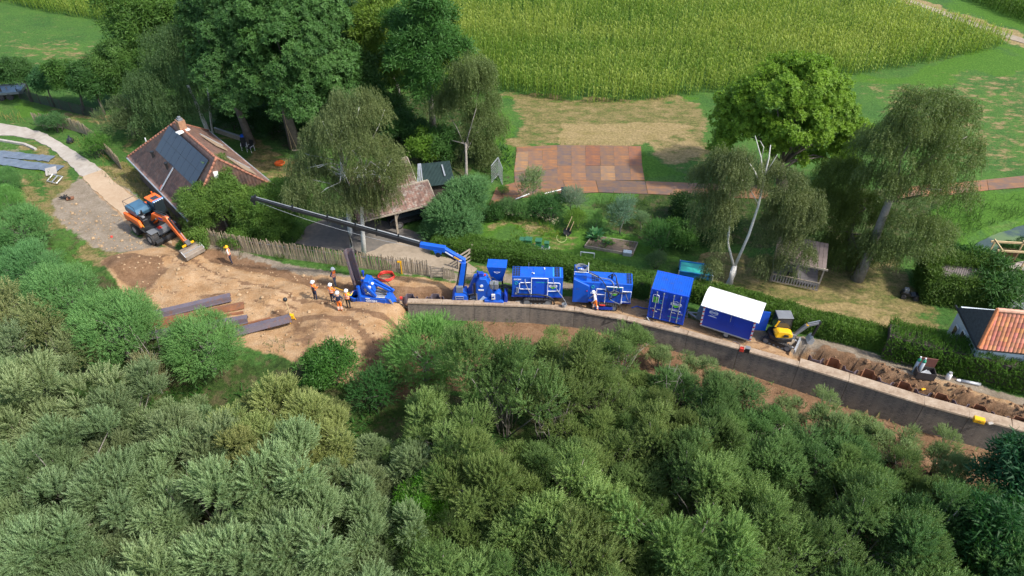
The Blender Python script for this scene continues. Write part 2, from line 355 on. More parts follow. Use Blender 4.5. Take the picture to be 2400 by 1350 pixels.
Z_DRY = [([(-1.21, 75.3), (21.07, 74.42), (20.65, 67.9), (17.82, 58.41), (13.69, 63.34), (-0.43, 63.78)], 0.75, 1.5), ([(39.76, 79.68), (63.17, 84.71), (69.69, 78.49), (56.21, 57.64), (40.51, 58.41), (38.24, 72.92)], 0.42, 2.5), ([(-70.48, 97.91), (-51.88, 90.22), (-43.3, 78.49), (-46.78, 77.33), (-65.43, 88.79)], 0.45, 3.0),
         ([(-51.51, 73.99), (-42.05, 71.88), (-37.5, 65.11), (-37.45, 60.81), (-40.98, 65.11), (-47.6, 68.86)], 0.55, 1.2), ([(-39.41, 59.59), (-37.45, 60.81), (-35.15, 59.2), (-28.05, 50.61), (-26.99, 48.11), (-33.08, 53.98)], 1.0, 0.6), ([(-31.11, 66.95), (-21.49, 63.78), (-18.47, 57.64), (-23.29, 57.64)], 0.65, 1.0), ([(-2.6, 51.26), (4.76, 49.97), (3.49, 46.33), (-3.58, 48.11)], 0.45, 0.8),
         ([(13.8, 43.54), (17.25, 46.91), (24.27, 45.76), (31.64, 44.36), (31.4, 39.01), (29.35, 35.86), (25.75, 36.29), (19.0, 39.25), (14.43, 41.71)], 0.95, 0.8), ([(-53.86, 67.9), (-48.18, 57.64), (-41.15, 53.98), (-33.19, 46.33), (-29.06, 43.01), (-31.17, 42.49), (-38.61, 48.11), (-45.77, 53.28)], 0.72, 0.9), ([(-49.7, 65.11), (-45.78, 63.34), (-40.73, 58.02), (-35.64, 51.92), (-30.51, 45.76), (-34.93, 46.33), (-41.96, 53.28), (-47.41, 59.2)], 0.7, 0.8), ([(9.35, 43.01), (12.11, 43.54), (14.54, 42.23), (12.89, 40.46)], 0.6, 0.6), ([(-3.41, 44.63), (-0.34, 43.81), (9.74, 40.95), (0.0, 42.07)], 0.8, 0.5)]
Z_STRAW = [([(5.08, 68.86), (16.81, 69.06), (19.75, 67.9), (12.91, 63.87), (4.73, 63.87)], 0.75, 0.3), ([(57.91, 108.54), (62.37, 108.54), (68.15, 91.68), (70.3, 86.04), (67.38, 84.71), (64.96, 91.98)], 0.9, 0.8), ([(15.47, 40.46), (22.72, 40.95), (29.0, 40.46), (29.17, 37.17), (24.57, 37.17), (19.56, 39.01)], 0.7, 1.5), ([(-11.88, 46.33), (-8.46, 47.03), (-4.81, 45.08), (-4.77, 44.52), (-10.37, 45.53)], 0.6, 0.4), ([(12.9, 63.78), (17.78, 66.95), (17.98, 59.2), (15.94, 59.2)], 0.6, 0.8)]
Z_LUSH = [([(-1.44, 74.86), (10.33, 72.4), (21.16, 74.86), (21.34, 75.75), (10.46, 73.67), (-0.97, 75.63)], 0.9, 0.5), ([(40.44, 80.16), (55.92, 86.04), (68.15, 91.68), (64.22, 84.71), (50.32, 79.68), (39.6, 77.91)], 0.9, 1.2), ([(-2.6, 51.26), (11.62, 49.34), (12.29, 44.63), (3.49, 46.33), (-5.72, 48.11)], 0.75, 0.8), ([(-57.54, 74.53), (-50.72, 72.4), (-45.56, 69.35), (-50.32, 68.86), (-54.94, 69.85)], 0.9, 0.8), ([(12.78, 62.91), (16.35, 59.2), (18.07, 57.64), (12.45, 57.64)], 0.8, 0.6), ([(38.01, 54.69), (47.76, 56.88), (56.21, 57.64), (52.52, 51.92), (44.11, 50.29), (38.67, 47.51), (35.17, 44.63), (32.93, 45.76)], 0.8, 1.0),
          ([(-76.37, 108.54), (-54.26, 101.26), (-46.33, 86.04), (-70.48, 97.91)], 0.3, 3.0), ([(63.01, 108.54), (77.64, 108.54), (72.43, 86.04), (68.99, 93.18)], 0.9, 1.0), ([(-2.38, 73.99), (0.64, 63.78), (0.2, 58.41), (-1.23, 59.2), (-2.69, 67.9)], 0.8, 0.6), ([(-46.59, 59.2), (-44.94, 61.64), (-39.46, 56.14), (-40.69, 55.41)], 0.7, 0.5), ([(-16.56, 35.86), (-14.54, 36.29), (-12.66, 32.98), (-16.11, 32.98)], 0.6, 0.6)]
Z_ROUGH = [([(7.38, 54.83), (17.34, 54.12), (16.45, 48.11), (12.77, 47.51), (7.5, 51.92)], 0.85, 0.9), ([(17.76, 56.14), (40.29, 55.41), (33.47, 44.63), (24.27, 45.76), (16.34, 49.34)], 0.8, 1.2), ([(-37.11, 75.08), (-4.82, 75.08), (-0.82, 59.2), (-8.03, 57.64), (-19.0, 64.22), (-28.45, 66.95)], 0.75, 1.5), ([(-45.11, 40.46), (-38.67, 40.46), (-35.86, 44.63), (-25.89, 35.86), (-14.57, 33.78), (-9.38, 32.21), (-3.47, 33.38), (1.18, 34.59), (11.44, 32.59), (18.62, 28.26), (27.49, 24.8), (37.09, 24.21), (30.9, 15.27), (-30.9, 15.27)], 0.9, 1.2), ([(-51.74, 56.88), (-42.77, 51.92), (-37.67, 46.91), (-38.08, 43.01), (-47.11, 43.54)], 0.5, 1.0)]
xs = np.concatenate([-np.geomspace(1600, 100, 10), np.arange(-96, -46, 0.6), np.arange(-46, 46, 0.34), np.arange(46, 96.1, 0.6), np.geomspace(100, 1600, 10)])
ys = np.concatenate([-np.geomspace(1500, 12, 12), np.arange(8, 20, 0.6), np.arange(20, 64, 0.29), np.arange(64, 126, 0.55), np.geomspace(128, 2600, 16)])
GX, GY = np.meshgrid(xs, ys); gx, gy = GX.ravel(), GY.ravel()
gz = zground(gx, gy)
def masks(x, y):
    z = [np.zeros(x.shape) for _ in range(8)]
    def ap(i, lst):
        for it in lst:
            p, w, sft = it if isinstance(it, tuple) else (it, 1.0, 0.5)
            am = (3.2 if sft >= .8 else 1.6 if sft >= .6 else .5) if p is not SAND and len(p) < 22 and i in (1, 4, 5, 6) else .35
            wx = x + (fbm(x * .22, y * .22, 41, 4) - .5) * am * 2.2; wy = y + (fbm(x * .22, y * .22, 47, 4) - .5) * am * 2.2
            z[i] = np.maximum(z[i], w * poly_mask(wx, wy, p, sft * 1.5))
    ap(0, Z_SAND); ap(1, Z_DRY); ap(2, Z_SOIL); ap(3, Z_RUB); ap(4, Z_LUSH); ap(5, Z_ROUGH); ap(6, Z_STRAW)
    for line, hw, w in RUTS:
        d, _, _ = seg_dist(x + (fbm(x * .5, y * .5, 51, 3) - .5) * .9, y + (fbm(x * .5, y * .5, 53, 3) - .5) * .9, line); z[2] = np.maximum(z[2], w * (1 - sstep(hw * .5, hw * 1.5, d)))
    return z
zz = masks(gx, gy)
za = np.stack(zz[:4], 1); zb = np.stack(zz[4:8], 1); zb[:, 3] = 1
ni, nj = len(ys), len(xs); idx = np.arange(ni * nj).reshape(ni, nj)
q = np.stack([idx[:-1, :-1], idx[:-1, 1:], idx[1:, 1:], idx[1:, :-1]], -1).reshape(-1, 4)

def ground_mat():
    m, t, b = nodes('ground_soil_and_grass'); co = objco(t)
    def attr(nm):
        a = N(t, 'ShaderNodeAttribute'); a.attribute_name = nm; s = N(t, 'ShaderNodeSeparateColor'); t.links.new(a.outputs['Color'], s.inputs[0]); return s.outputs, a.outputs['Alpha']
    A, Aa = attr('zone_a'); B, Ba = attr('zone_b')
    nb = noise(t, 0.22, 5, 0.65, co); nm = noise(t, 0.9, 5, 0.7, co); nf = noise(t, 4.0, 5, 0.75, co); nff = noise(t, 13.0, 3, 0.75, co)
    mp = N(t, 'ShaderNodeMapping'); mp.inputs['Scale'].default_value = (0.55, 1.0, 1); mp.inputs['Rotation'].default_value = (0, 0, 0.25); t.links.new(co, mp.inputs[0])
    ns = noise(t, 1.1, 5, 0.7, mp.outputs[0])
    def brk(w, n=nm, k=0.75, lo=0.36, hi=0.60):
        v = mth(t, 'ADD', w, mth(t, 'MULTIPLY', mth(t, 'SUBTRACT', n, 0.5), k * 1.5))
        v = mth(t, 'MULTIPLY', v, mth(t, 'GREATER_THAN', w, 0.001))
        r = N(t, 'ShaderNodeMapRange', interpolation_type='SMOOTHSTEP'); r.inputs[1].default_value = lo; r.inputs[2].default_value = hi; t.links.new(v, r.inputs[0])
        return r.outputs[0]
    fine = ramp(t, nf, [(0.30, (0.50, 0.52, 0.5)), (0.70, (1.45, 1.42, 1.35))])
    grass = mix(t, ramp(t, nb, [(0.35, (0, 0, 0)), (0.65, (1, 1, 1))]), (0.040, 0.100, 0.022), (0.066, 0.140, 0.026))
    bare = ramp(t, ns, [(0.54, (0, 0, 0)), (0.66, (1, 1, 1))])
    grass = mix(t, mth(t, 'MULTIPLY', bare, 0.25), grass, (0.15, 0.130, 0.062))
    lush = mix(t, nm, (0.040, 0.112, 0.012), (0.078, 0.160, 0.022))
    rough = ramp(t, nm, [(0.3, (0.018, 0.036, 0.010)), (0.5, (0.038, 0.070, 0.016)), (0.62, (0.080, 0.072, 0.036)), (0.75, (0.05, 0.09, 0.02))])
    dry = ramp(t, ns, [(0.3, (0.060, 0.106, 0.020)), (0.45, (0.128, 0.123, 0.043)), (0.6, (0.212, 0.166, 0.076)), (0.75, (0.272, 0.208, 0.115))])
    straw = ramp(t, ns, [(0.3, (0.200, 0.160, 0.064)), (0.7, (0.288, 0.216, 0.112))])
    sand = ramp(t, mix(t, 0.5, ns, nm), [(0.30, (0.225, 0.122, 0.055)), (0.45, (0.325, 0.198, 0.100)), (0.58, (0.385, 0.258, 0.148)), (0.72, (0.360, 0.268, 0.178))])
    soil = ramp(t, mix(t, 0.5, nm, nf), [(0.3, (0.100, 0.056, 0.030)), (0.5, (0.185, 0.108, 0.060)), (0.7, (0.27, 0.175, 0.105))])
    rub = ramp(t, mix(t, 0.6, nf, nm), [(0.3, (0.140, 0.112, 0.077)), (0.5, (0.231, 0.189, 0.140)), (0.68, (0.315, 0.266, 0.210))])
    c = mix(t, brk(B[1 - 1 + 0], nm), grass, lush)
    c = mix(t, brk(B[1], nm), c, rough)
    c = mix(t, brk(A[1], ns, 0.9), c, dry)
    c = mix(t, brk(B[2], ns, 0.7), c, straw)
    c = mix(t, 1.0, c, fine, 'MULTIPLY')
    c = mix(t, brk(Aa, nm, 0.8), c, rub)
    c = mix(t, brk(A[0], nm, 0.55), c, sand)
    c = mix(t, brk(A[2], ns, 0.9), c, soil)
    c = mix(t, 0.55, c, mix(t, 1.0, c, ramp(t, nff, [(0.3, (0.6, 0.6, 0.6)), (0.7, (1.35, 1.35, 1.35))]), 'MULTIPLY'))
    t.links.new(c, b.inputs['Base Color']); b.inputs['Roughness'].default_value = 0.95; b.inputs['Specular IOR Level'].default_value = 0.15
    h = mth(t, 'ADD', mth(t, 'MULTIPLY', nf, 0.7), mth(t, 'MULTIPLY', nff, 0.4)); bump(t, b, h, 0.75, 0.12)
    return m
GM = ground_mat()
tag(link('ground', np_mesh('ground', np.stack([gx, gy, gz], 1), q, GM, {'zone_a': za, 'zone_b': zb}, smooth=True)), kind='structure')
def zg(x, y): return float(zground(np.array([x]), np.array([y]))[0])

# ------------------------------------------------------------------ road, yard, far track, pond
def sheet(name, poly, z, m, res=0.5, parent=None, edge=0.12):
    """a flat sheet with a slightly ragged edge that follows the ground"""
    pts = []
    for i in range(len(poly)):
        a, b = poly[i], poly[(i + 1) % len(poly)]; n = max(1, int(math.dist(a, b) / res))
        for k in range(n):
            x = a[0] + (b[0] - a[0]) * k / n; y = a[1] + (b[1] - a[1]) * k / n
            pts.append((x + (vnoise(x * 1.7, y * 1.7, 31) - 0.5) * edge * 2, y + (vnoise(x * 1.7, y * 1.7, 37) - 0.5) * edge * 2))
    mb = MB(); mb.prism([(x, y, z) for x, y in pts], (0, 0, -0.5)); o = mb.build(name, m, parent); return o
def patchy(name, stops, scale=0.6, rough=0.9, bm=0.3, streak=None):
    m, t, b = nodes(name); co = objco(t)
    if streak:
        mp = N(t, 'ShaderNodeMapping'); mp.inputs['Scale'].default_value = streak[0]; mp.inputs['Rotation'].default_value = (0, 0, streak[1]); t.links.new(co, mp.inputs[0]); co2 = mp.outputs[0]
    else: co2 = co
    f = mix(t, 0.4, noise(t, scale, 5, 0.65, co2), noise(t, scale * 6, 4, 0.7, co))
    t.links.new(ramp(t, f, stops), b.inputs['Base Color']); b.inputs['Roughness'].default_value = rough; b.inputs['Specular IOR Level'].default_value = 0.25
    bump(t, b, noise(t, scale * 14, 4, 0.7, co), bm, 0.05); return m
M['track'] = patchy('worn_concrete_track', [(0.3, (0.225, 0.188, 0.150)), (0.47, (0.330, 0.292, 0.247)), (0.62, (0.413, 0.375, 0.323)), (0.75, (0.315, 0.247, 0.180))], 0.35)
M['sandtrack'] = patchy('sand_track', [(0.3, (0.345, 0.240, 0.150)), (0.6, (0.435, 0.330, 0.225))], 0.4, 0.95, 0.4)
M['yard'] = patchy('brick_yard', [(0.3, (0.090, 0.086, 0.079)), (0.5, (0.143, 0.128, 0.112)), (0.66, (0.232, 0.191, 0.143)), (0.8, (0.285, 0.225, 0.158))], 0.3)
M['gravel'] = patchy('gravel_drive', [(0.3, (0.195, 0.158, 0.112)), (0.55, (0.315, 0.255, 0.188)), (0.75, (0.360, 0.300, 0.225))], 0.5)
tag(sheet('road', [(-63.99, 68.28), (-57.46, 69.45), (-54.4, 68.86), (-51.22, 67.99), (-48.08, 66.39), (-44.7, 63.78), (-41.92, 61.47), (-39.35, 59.28), (-40.62, 57.95), (-43.36, 60.81), (-46.29, 63.52), (-49.01, 65.29), (-51.6, 66.21), (-52.98, 66.3), (-62.39, 65.84)], 0.060, M['track']), kind='structure')
tag(sheet('sand_track', [(-40.62, 57.95), (-39.35, 59.28), (-37.08, 57.03), (-32.84, 53.01), (-28.94, 49.03), (-28.16, 47.39), (-31.6, 49.34), (-33.58, 51.13), (-37.17, 54.54)], 0.056, M['sandtrack']), kind='structure')
tag(sheet('yard', [(-18.06, 47.39), (-17.57, 49.97), (-15.65, 51.39), (-11.07, 50.61), (-7.76, 48.84), (-6.71, 47.21), (-10.54, 46.8), (-11.79, 46.22), (-12.9, 46.16), (-15.47, 46.8)], 0.05, M['yard']), kind='structure')
tag(sheet('driveway', [(-12.57, 45.87), (-11.79, 46.22), (-10.43, 47.27), (-7.69, 48.11), (-4.85, 45.76), (-2.71, 43.98), (-3.42, 43.22), (-4.66, 43.87), (-7.52, 44.74), (-10.35, 45.42)], 0.054, M['gravel']), kind='structure')
wm, wt, wb = nodes('pond_water')
nn = ramp(wt, noise(wt, 0.35, 4, 0.6, objco(wt)), [(0.42, (0.04, 0.062, 0.045)), (0.55, (0.10, 0.15, 0.04))])
wt.links.new(nn, wb.inputs['Base Color']); wb.inputs['Roughness'].default_value = 0.12
tag(sheet('pond_water', POND, -0.16, wm, 0.6), kind='structure')
tag(sheet('field_track', [(58.52, 108.16), (59.66, 108.16), (63.69, 100.58), (66.94, 94.41), (68.93, 91.09), (68.27, 89.93), (65.72, 92.88), (62.04, 99.9)], 0.05, M['gravel']), kind='structure')
tag(sheet('patio', [(36.68, 43.54), (41.23, 45.08), (47.51, 46.33), (42.62, 38.54), (37.74, 38.78), (36.03, 39.73), (36.02, 40.95)], 0.05, patchy('patio_paving', [(0.3, (0.2, 0.17, 0.15)), (0.7, (0.36, 0.31, 0.27))], 0.8)), kind='structure')

# ------------------------------------------------------------------ foliage builders
def _leafquad(base, tip, w, nrm):
    b, t = np.array(base, float), np.array(tip, float); d = t - b; s = np.cross(d, np.array(nrm, float)); s = s / (np.linalg.norm(s) + 1e-9) * w / 2
    return [b - s * .85, b + s * .85, t]
def _tmpl(quads): return np.array(quads, float).reshape(-1, 3)
def tm_shoot(n=14, ll=0.25, lw=0.055, ang=36, seed=1):
    r = random.Random(seed); q = []
    for i in range(n):
        f = 0.04 + 0.92 * i / (n - 1); a = i * 2.39996 + r.uniform(-.3, .3); e = R(ang * (1.15 - 0.6 * f) + r.uniform(-8, 8)); l = ll * (1.1 - 0.55 * f)
        o = np.array([math.cos(a) * math.sin(e), math.sin(a) * math.sin(e), math.cos(e)]); b = np.array([0, 0, f * 0.85])
        q.append(_leafquad(b, b + o * l, lw, np.array([-math.sin(a), math.cos(a), 0.2]) * 0.5 + np.array([math.cos(a), math.sin(a), -0.4])))
    return _tmpl(q)
def tm_clump(n=10, ll=0.55, lw=0.30, seed=2, droop=0.25):
    r = random.Random(seed); q = []
    for i in range(n):
        a = i * 2.39996; e = R(18 + 72 * (i + 0.5) / n); l = ll * r.uniform(.75, 1.15)
        o = np.array([math.cos(a) * math.sin(e), math.sin(a) * math.sin(e), math.cos(e) - droop]); b = o * 0.18 + np.array([r.uniform(-.1, .1), r.uniform(-.1, .1), r.uniform(-.1, .1)])
        q.append(_leafquad(b, b + o * l, lw * r.uniform(.8, 1.2), (r.uniform(-.3, .3), r.uniform(-.3, .3), 1)))
    return _tmpl(q)
def tm_hang(n=12, ll=0.16, lw=0.085, seed=3):
    r = random.Random(seed); q = []
    for i in range(n):
        f = i / (n - 1); a = r.uniform(0, 6.28); b = np.array([math.sin(f * 2) * 0.08, 0.05 * f, f]); o = np.array([math.cos(a) * .7, math.sin(a) * .7, r.uniform(.2, .9)])
        q.append(_leafquad(b, b + o * ll, lw, (r.uniform(-1, 1), r.uniform(-1, 1), r.uniform(-.2, 1))))
    return _tmpl(q)
def tm_ball(n=9, ll=0.42, lw=0.20, seed=4):
    r = random.Random(seed); q = []
    for i in range(n):
        z = 1 - 1.5 * (i + .5) / n; a = i * 2.39996; s = math.sqrt(max(0, 1 - z * z)); o = np.array([s * math.cos(a), s * math.sin(a), z])
        b = o * r.uniform(.15, .55); d = o + np.array([r.uniform(-.6, .6), r.uniform(-.6, .6), r.uniform(-.4, .6)])
        q.append(_leafquad(b, b + d * ll, lw, (r.uniform(-.7, .7), r.uniform(-.7, .7), 1)))
    return _tmpl(q)
TM = {'shoot': [tm_shoot(seed=s) for s in (1, 5)], 'clump': [tm_clump(seed=s) for s in (2, 6)], 'hang': [tm_hang(seed=s) for s in (3, 7)], 'ball': [tm_ball(seed=s) for s in (4, 8)],
      'fine': [tm_shoot(10, 0.34, 0.12, 52, s) for s in (9, 12)]}
TM['mixed'] = [TM['shoot'][0], tm_shoot(13, .42, .13, 50, 15) * .85]
def foliage(name, kind, pos, dirs, size, tint, mat, g):
    """one mesh of many leaf clusters: pos/dirs (n,3), size (n), tint (n)"""
    vs, ts = [], []; half = g.random(len(pos)) < 0.5
    for tmv, k in zip(TM[kind], (half, ~half)):
        p, d, s, c = pos[k], dirs[k], size[k], tint[k]; n = len(p)
        if n == 0: continue
        z = d / (np.linalg.norm(d, axis=1, keepdims=True) + 1e-9); rv = g.normal(size=(n, 3)); x = np.cross(rv, z); x /= np.linalg.norm(x, axis=1, keepdims=True) + 1e-9; y = np.cross(z, x)
        B = np.stack([x, y, z], 1)
        v = np.einsum('kj,njc->nkc', tmv, B) * s[:, None, None] + p[:, None, :]
        vs.append(v.reshape(-1, 3)); tt = np.repeat(c, len(tmv)) + np.repeat(g.normal(0, .10, n * (len(tmv) // 3)), 3)
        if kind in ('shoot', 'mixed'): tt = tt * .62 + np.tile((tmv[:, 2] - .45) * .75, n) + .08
        ts.append(tt)
    V = np.concatenate(vs); T_ = np.clip(np.concatenate(ts), 0, 1); qd = np.arange(len(V)).reshape(-1, 3)
    return np_mesh(name, V, qd, mat, np.stack([T_, T_, T_, np.ones_like(T_)], 1))
def unit(g, n, zmin=-0.35):
    z = g.uniform(zmin, 1, n); a = g.uniform(0, 2 * math.pi, n); s = np.sqrt(np.clip(1 - z * z, 0, 1)); return np.stack([s * np.cos(a), s * np.sin(a), z], 1)
def crown(lobes, nsub, rsub, per, g, up=0.45, flat=0.9, zmin=-0.35, spread=(0.62, 0.98)):
    """leaf cluster places: bushy sub-lobes over each main lobe (cx,cy,cz,r)"""
    L_ = np.array(lobes, float); w = L_[:, 3] ** 2; w = w / w.sum(); ks = g.choice(len(L_), nsub, p=w)
    o = unit(g, nsub, zmin); c = L_[ks, :3] + o * L_[ks, 3:4] * g.uniform(*spread, (nsub, 1)) * np.array([1, 1, flat]); rs = rsub * g.uniform(.65, 1.25, nsub)
    tn = np.clip(g.normal(.45, .17, nsub), 0, 1)
    P_, D_, T_ = [], [], []
    for i in range(nsub):
        n = max(4, int(per * (rs[i] / rsub) ** 2)); d = unit(g, n, -0.55) ; rr = rs[i] * g.uniform(.55, 1.08, (n, 1)); p = c[i] + d * rr * np.array([1, 1, .85])
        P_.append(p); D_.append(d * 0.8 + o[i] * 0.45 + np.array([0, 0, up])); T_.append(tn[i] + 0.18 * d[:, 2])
    return np.concatenate(P_), np.concatenate(D_), np.clip(np.concatenate(T_), 0, 1), c
def branch_mesh(name, base, fork, tips, r0, mat, g, wig=0.25, r1=0.035, trunkpts=None):
    mb = MB(); base = Vector(base); fork = Vector(fork)
    pts = [base - Vector((0, 0, 0.3))] + ([Vector(p) for p in trunkpts] if trunkpts else [base.lerp(fork, .33) + Vector(g.normal(0, wig * .3, 3)) * .4, base.lerp(fork, .66) + Vector(g.normal(0, wig * .3, 3)) * .5]) + [fork]
    k = len(pts); mb.tube(pts, [r0 * (1.25 - 0.6 * i / (k - 1)) if i else r0 * 1.5 for i in range(k)], 8)
    rr = min(r0 * 0.5, .14)
    for tp in tips:
        tp = Vector(tp); st = base.lerp(fork, float(g.uniform(.72, 1.0))) if not trunkpts else pts[-1].lerp(pts[-2], float(g.uniform(0, .5)))
        m1 = st.lerp(tp, .4) + Vector(g.normal(0, wig, 3)) + Vector((0, 0, .1 * (tp - st).length)); m2 = st.lerp(tp, .75) + Vector(g.normal(0, wig, 3))
        mb.tube([st, m1, m2, tp], [rr * .8, rr * .55, rr * .35, r1 * .5], 5)
    return mb.mesh(name, mat, smooth=True)

# ---- tree kinds shared between alike trees: (trunk mesh, crown mesh)
KINDS = {}
def make_kind(key, leaf, kind, lobes, nsub, rsub, per, size, seed, bark='bark', up=0.45, flat=.9, zmin=-.35, trunk=0.14, ntips=10, extra=None, stems=1, spread=(.62, .98)):
    g = np.random.default_rng(seed); p, d, t_, c = crown(lobes, nsub, rsub, per, g, up, flat, zmin, spread)
    if kind == 'hang': d = d * np.array([.25, .25, 0]) + np.array([0, 0, -1.0]) + g.normal(0, .12, d.shape)
    s = size * g.uniform(.7, 1.3, len(p))
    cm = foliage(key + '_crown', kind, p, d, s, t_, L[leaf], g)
    zmid = float(np.mean([l[2] for l in lobes])); tips = c[g.choice(len(c), min(ntips, len(c)), replace=False)]
    mb = None
    if stems == 1: tmsh = branch_mesh(key + '_trunk', (0, 0, 0), (g.normal(0, .15), g.normal(0, .15), zmid * .75), tips, trunk, M[bark], g)
    else:
        mb = MB()
        for tp in tips:
            a = g.uniform(0, 6.28); b = Vector((math.cos(a) * .35, math.sin(a) * .35, -.2)); tp = Vector(tp); m = b.lerp(tp, .5) + Vector((0, 0, .5)) + Vector(g.normal(0, .2, 3))
            mb.tube([b, m, tp], [trunk, trunk * .6, .02], 5)
        tmsh = mb.mesh(key + '_trunk', M[bark], smooth=True)
    KINDS[key] = (tmsh, cm)
def place(key, name, label, cat, loc, s=1.0, rz=None, col=(1, 1, 1), group=None, sz=None):
    t_ = thing(name, label, cat, loc, rnd.uniform(0, 6.28) if rz is None else rz, group)
    t_.scale = (s, s, s if sz is None else sz)
    tr = link('trunk', KINDS[key][0], t_); cr = link('crown', KINDS[key][1], t_); cr.color = (*col, 1)
    return t_
for i in range(5):     # foreground osier willows: many upright shoots
    g0 = np.random.default_rng(100 + i)
    lob = [(0, 0, 2.9, 1.7)] + [(float(g0.normal(0, 1.5)), float(g0.normal(0, 1.5)), float(g0.uniform(2.0, 5.2)), float(g0.uniform(.8, 1.5))) for _ in range(6)]
    make_kind('willow%d' % i, 'willow', 'mixed', lob, 56, .50, 70, .64, 110 + i, 'greybark', up=.55, zmin=-.2, trunk=.07, ntips=14, stems=2)
for i in range(3):     # sallows: looser, broader leaves, open tops
    g0 = np.random.default_rng(200 + i)
    lob = [(0, 0, 3.0, 1.7)] + [(float(g0.normal(0, 1.2)), float(g0.normal(0, 1.2)), float(g0.uniform(2.2, 5.0)), float(g0.uniform(.8, 1.5))) for _ in range(5)]
    make_kind('sallow%d' % i, 'willow', 'fine', lob, 64, .46, 54, .44, 210 + i, 'greybark', up=.8, zmin=-.3, trunk=.05, ntips=18, stems=2, spread=(.5, 1.05))
for i in range(2):     # clipped round pollard willows
    make_kind('round%d' % i, 'round', 'fine', [(0, 0, 2.5, 2.45), (.3, -.2, 2.9, 2.2)], 150, .55, 52, .34, 130 + i, 'greybark', up=.5, flat=.95, zmin=-.7, trunk=.16, ntips=14, spread=(.74, 1.0))
for i in range(2):     # loose small broad-leaved tree, 5 m
    make_kind('small%d' % i, 'broad', 'ball', [(0, 0, 3.2, 1.5), (.4, .3, 4.0, 1.1), (-.3, .2, 2.6, 1.2)], 60, .5, 30, .42, 140 + i, up=.4, trunk=.10, ntips=8)
make_kind('shrub0', 'broad', 'ball', [(0, 0, .9, 1.0), (.5, .2, .8, .8), (-.5, -.1, .7, .8)], 46, .38, 26, .30, 150, up=.4, trunk=.03, ntips=9, stems=2)
make_kind('shrub1', 'round', 'fine', [(0, 0, 1.0, .95), (.35, .25, 1.2, .7)], 46, .36, 30, .28, 151, up=.6, trunk=.03, ntips=9, stems=2)
make_kind('weed0', 'weed', 'shoot', [(0, 0, .25, .55), (.3, .1, .25, .4)], 20, .22, 14, .42, 152, up=1.1, trunk=.012, ntips=5, stems=2)
make_kind('olive0', 'willow', 'fine', [(0, 0, 2.0, .8), (.2, .1, 2.6, .6), (-.2, 0, 1.6, .7)], 44, .34, 24, .30, 153, 'greybark', up=.6, trunk=.05, ntips=8)

# ---- big single trees, each with its own lobes; a lobe is (point, radius)
def big_tree(name, label, base, lobes, leaf, kind, nsub, rsub, per, size, seed, bark='bark', trunk=.35, trunkpts=None, ntips=16, col=(1, 1, 1), up=.45, zmin=-.35, cat='tree', flat=.9, limbs=None, group=None, yj=0.8):
    g = np.random.default_rng(seed); bx, by = base[0], base[1]; bz = base[2] if len(base) > 2 else zg(bx, by)
    lo = [(p[0] - bx, p[1] - by + float(g.normal(0, yj)), p[2] - bz, r) for p, r in lobes]
    p, d, t_, c = crown(lo, nsub, rsub, per, g, up, flat, zmin)
    if kind == 'hang': d = d * np.array([.25, .25, 0]) + np.array([0, 0, -1.0]) + g.normal(0, .12, d.shape)
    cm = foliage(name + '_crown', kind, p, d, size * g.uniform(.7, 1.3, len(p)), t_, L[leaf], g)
    t = thing(name, label, cat, (bx, by, bz), 0, group)
    tp = c[g.choice(len(c), min(ntips, len(c)), replace=False)] if ntips else []
    rel = lambda q: (q[0] - bx, q[1] - by, q[2] - bz)
    if trunkpts: fork = rel(trunkpts[-1]); mids = [rel(q) for q in trunkpts[:-1]]
    else: cz = np.mean([l[2] for l in lo]); fork = (np.mean([l[0] for l in lo]) * .5, np.mean([l[1] for l in lo]) * .5, cz * .8); mids = None
    tm_ = branch_mesh(name + '_trunk', (0, 0, 0), fork, tp, trunk, M[bark], g, .3, .05, mids if mids else None)
    link('trunk', tm_, t)
    if limbs:
        mb = MB()
        for pts, r in limbs:
            q = [rel(x) for x in pts]; k = len(q); mb.tube(q, [r * (1 - .75 * i / (k - 1)) for i in range(k)], 7)
        mb.build('limbs', M[bark], t, smooth=True)
    cr = link('crown', cm, t); cr.color = (*col, 1); return t
big_tree('chestnut_tree', 'huge dark green tree whose thick leaning trunk stands behind the tiled farmhouse garden', (-21.71, 63.78), [((-19.54, 63.0, 11.14), 4.0), ((-17.53, 62.0, 9.38), 3.4), ((-21.57, 61.0, 8.21), 3.2), ((-19.34, 61.0, 6.77), 2.6), ((-16.94, 62.0, 7.15), 2.6), ((-21.21, 64.0, 13.44), 3.8), ((-18.19, 65.0, 12.53), 3.2), ((-19.9, 60.0, 11.35), 3.0)], 'broad', 'clump', 240, 1.0, 54, .50, 1, trunk=.55, trunkpts=[(-21.86, 63.8, 1.65), (-22.01, 63.8, 3.39), (-21.46, 63.6, 6.64)], col=(1.10, 1.15, .95))
big_tree('oak_tree', 'tall dark tree with a slim leaning bare trunk beside the garden chairs', (-26.51, 64.49), [((-25.2, 65.0, 10.78), 4.0), ((-27.05, 64.0, 8.56), 3.2), ((-23.74, 66.0, 13.15), 3.6), ((-25.31, 64.0, 6.68), 2.4), ((-27.45, 66.0, 12.38), 3.4), ((-23.77, 64.0, 8.96), 3.0)], 'broad', 'clump', 210, 1.0, 56, .46, 2, trunk=.38, trunkpts=[(-26.69, 64.6, 1.7), (-26.97, 64.6, 3.99), (-27.13, 64.6, 6.62)], col=(.98, 1.05, .95))
